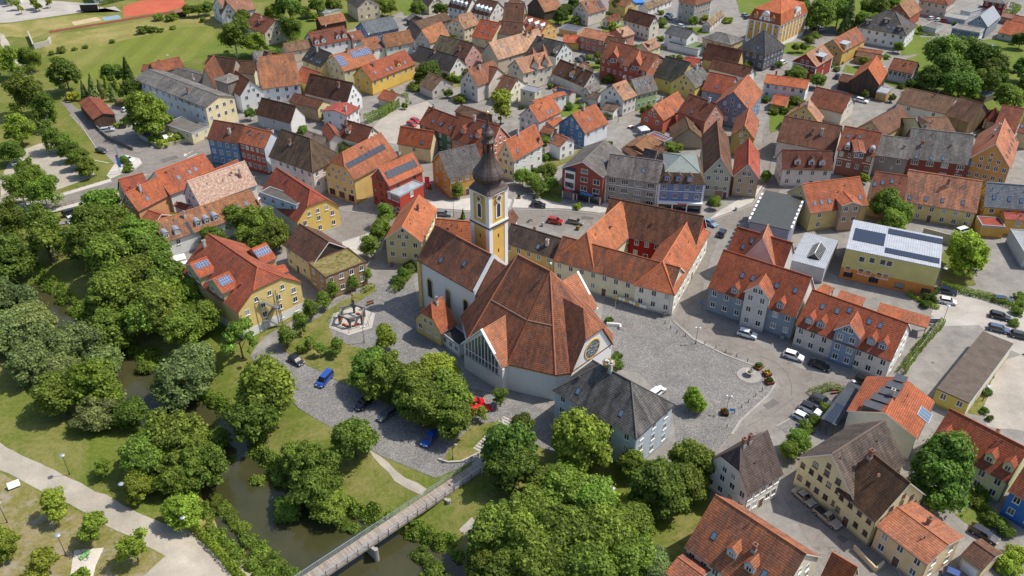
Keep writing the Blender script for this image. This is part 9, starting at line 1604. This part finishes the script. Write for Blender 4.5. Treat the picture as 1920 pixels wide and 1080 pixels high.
x,y=at_px(1125,197,0); e=empty('trampoline',(x,y,.06)); tag(e,'round trampoline with dark net beside the white terraced house','trampoline'); b=MB(); b.lathe([(1.6,.75),(1.6,.82),(.02,.8)],'blackplastic',20); b.obj('mat',e); b=MB()
for i in range(20): a0,a1=2*math.pi*i/20,2*math.pi*(i+1)/20; b.tube((1.7*math.cos(a0),1.7*math.sin(a0),.8),(1.7*math.cos(a1),1.7*math.sin(a1),.8),.08,.08,'blue_tarp',5,False); b.tube((1.7*math.cos(a0),1.7*math.sin(a0),2.3),(1.7*math.cos(a1),1.7*math.sin(a1),2.3),.03,.03,'darkmetal',4,False)
b.obj('ring',e)
for i in range(6): a0=math.pi/3*i; b=MB(); b.tube((1.7*math.cos(a0),1.7*math.sin(a0),0),(1.7*math.cos(a0),1.7*math.sin(a0),2.3),.03,.03,'darkmetal',5); b.obj('post',e)
x,y=at_px(1206,254,0); e=empty('party_tent',(x,y,.06),.3); tag(e,'white party tent in the yard beside the brick-orange house','tent'); b=MB(); b.lathe([(2.3,2.2),(2.3,2.5),(.05,3.5)],'white_cloth',4,(0,0,0),math.pi/4); b.obj('canopy',e)
for sx in (-1.5,1.5):
    for sy in (-1.5,1.5): b=MB(); b.tube((sx,sy,0),(sx,sy,2.3),.04,.04,'steel',5); b.obj('pole',e)
rg=random.Random(21)
for k,(px,py,l) in enumerate(((322,268,'wooden beer table nearest the inn parasol'),(308,258,'wooden beer table by the inn hedge'),(330,500,'wooden terrace table below the cafe'),(485,378,'terrace table on the roof-terrace house side'),(1182,240,'garden table in the yard by the lane'),(1655,128,'garden table on the small green lawn'))):
    x,y=at_px(px,py,0); e=empty('garden_table',(x,y,.06),rg.uniform(0,3)); tag(e,l,'table','garden tables'); b=MB(); b.box(-.9,-.35,.7,.9,.35,.75,'orange' if k<3 else 'white_paint'); b.obj('table_top',e)
    for sx in (-.75,.75): b=MB(); b.box(sx-.04,-.3,0,sx+.04,.3,.7,'darkmetal'); b.obj('leg',e)
    for sy in (-.6,.6): b=MB(); b.box(-.9,sy-.13,.4,.9,sy+.13,.45,'orange' if k<3 else 'redwall'); b.box(-.7,sy-.1,0,-.64,sy+.1,.4,'darkmetal'); b.box(.64,sy-.1,0,.7,sy+.1,.4,'darkmetal'); b.obj('bench_seat',e)

# kerb lines, tar seams and road patches
for pts in ([(598,372),(645,396),(720,403),(800,393),(890,399),(960,393),(1060,395),(1125,403)],[(650,450),(730,433),(800,431),(890,426)],[(1330,415),(1410,386),(1436,346)],[(1505,815),(1545,900),(1620,985),(1690,1080)],[(150,232),(185,285),(240,291)],[(1455,800),(1520,765),(1560,758)]):
    tag(mesh_obj('kerb',flat_mesh('kerb',strip(pts,.35),.13,'kerbdark',thick=.12)),kind='structure')
for pts,w_ in (([(1425,668),(1455,680),(1476,700),(1484,722),(1484,742)],.22),([(1330,640),(1365,652),(1400,668)],.1),([(1400,800),(1450,775),(1490,745)],.12),([(700,410),(760,415),(830,412)],.12),([(980,400),(1060,405),(1120,412)],.12),([(1500,720),(1540,735),(1570,750)],.1)):
    tag(mesh_obj('tar_seam',flat_mesh('tar_seam',strip(pts,w_),.051,'patch')),kind='structure')
for q_ in ([(1345,655),(1375,663),(1368,670),(1340,661)],[(1430,760),(1450,748),(1462,756),(1440,769)],[(760,415),(790,414),(790,421),(760,422)],[(1090,405),(1115,407),(1113,412),(1088,411)],[(300,300),(330,291),(336,296),(306,306)],[(1530,940),(1545,955),(1536,962),(1521,947)],[(1575,1000),(1590,1012),(1582,1020),(1568,1008)]):
    tag(mesh_obj('asphalt_patch',flat_mesh('asphalt_patch',[at_px(*p,0) for p in q_],.0485,'patch')),kind='structure')
for i,(px,py) in enumerate(((1302,683),(1263,682))):
    x,y=at_px(px,py,0); b=MB(); b.box(-.6,-.6,0,.6,.6,.02,'darkstone'); tag(b.obj('drain_grate',loc=(x,y,.066),rot=(0,0,.4)),('square iron drain grate in the middle of the cobbled square','square iron drain grate left of the other on the cobbled square')[i],'drain grate')
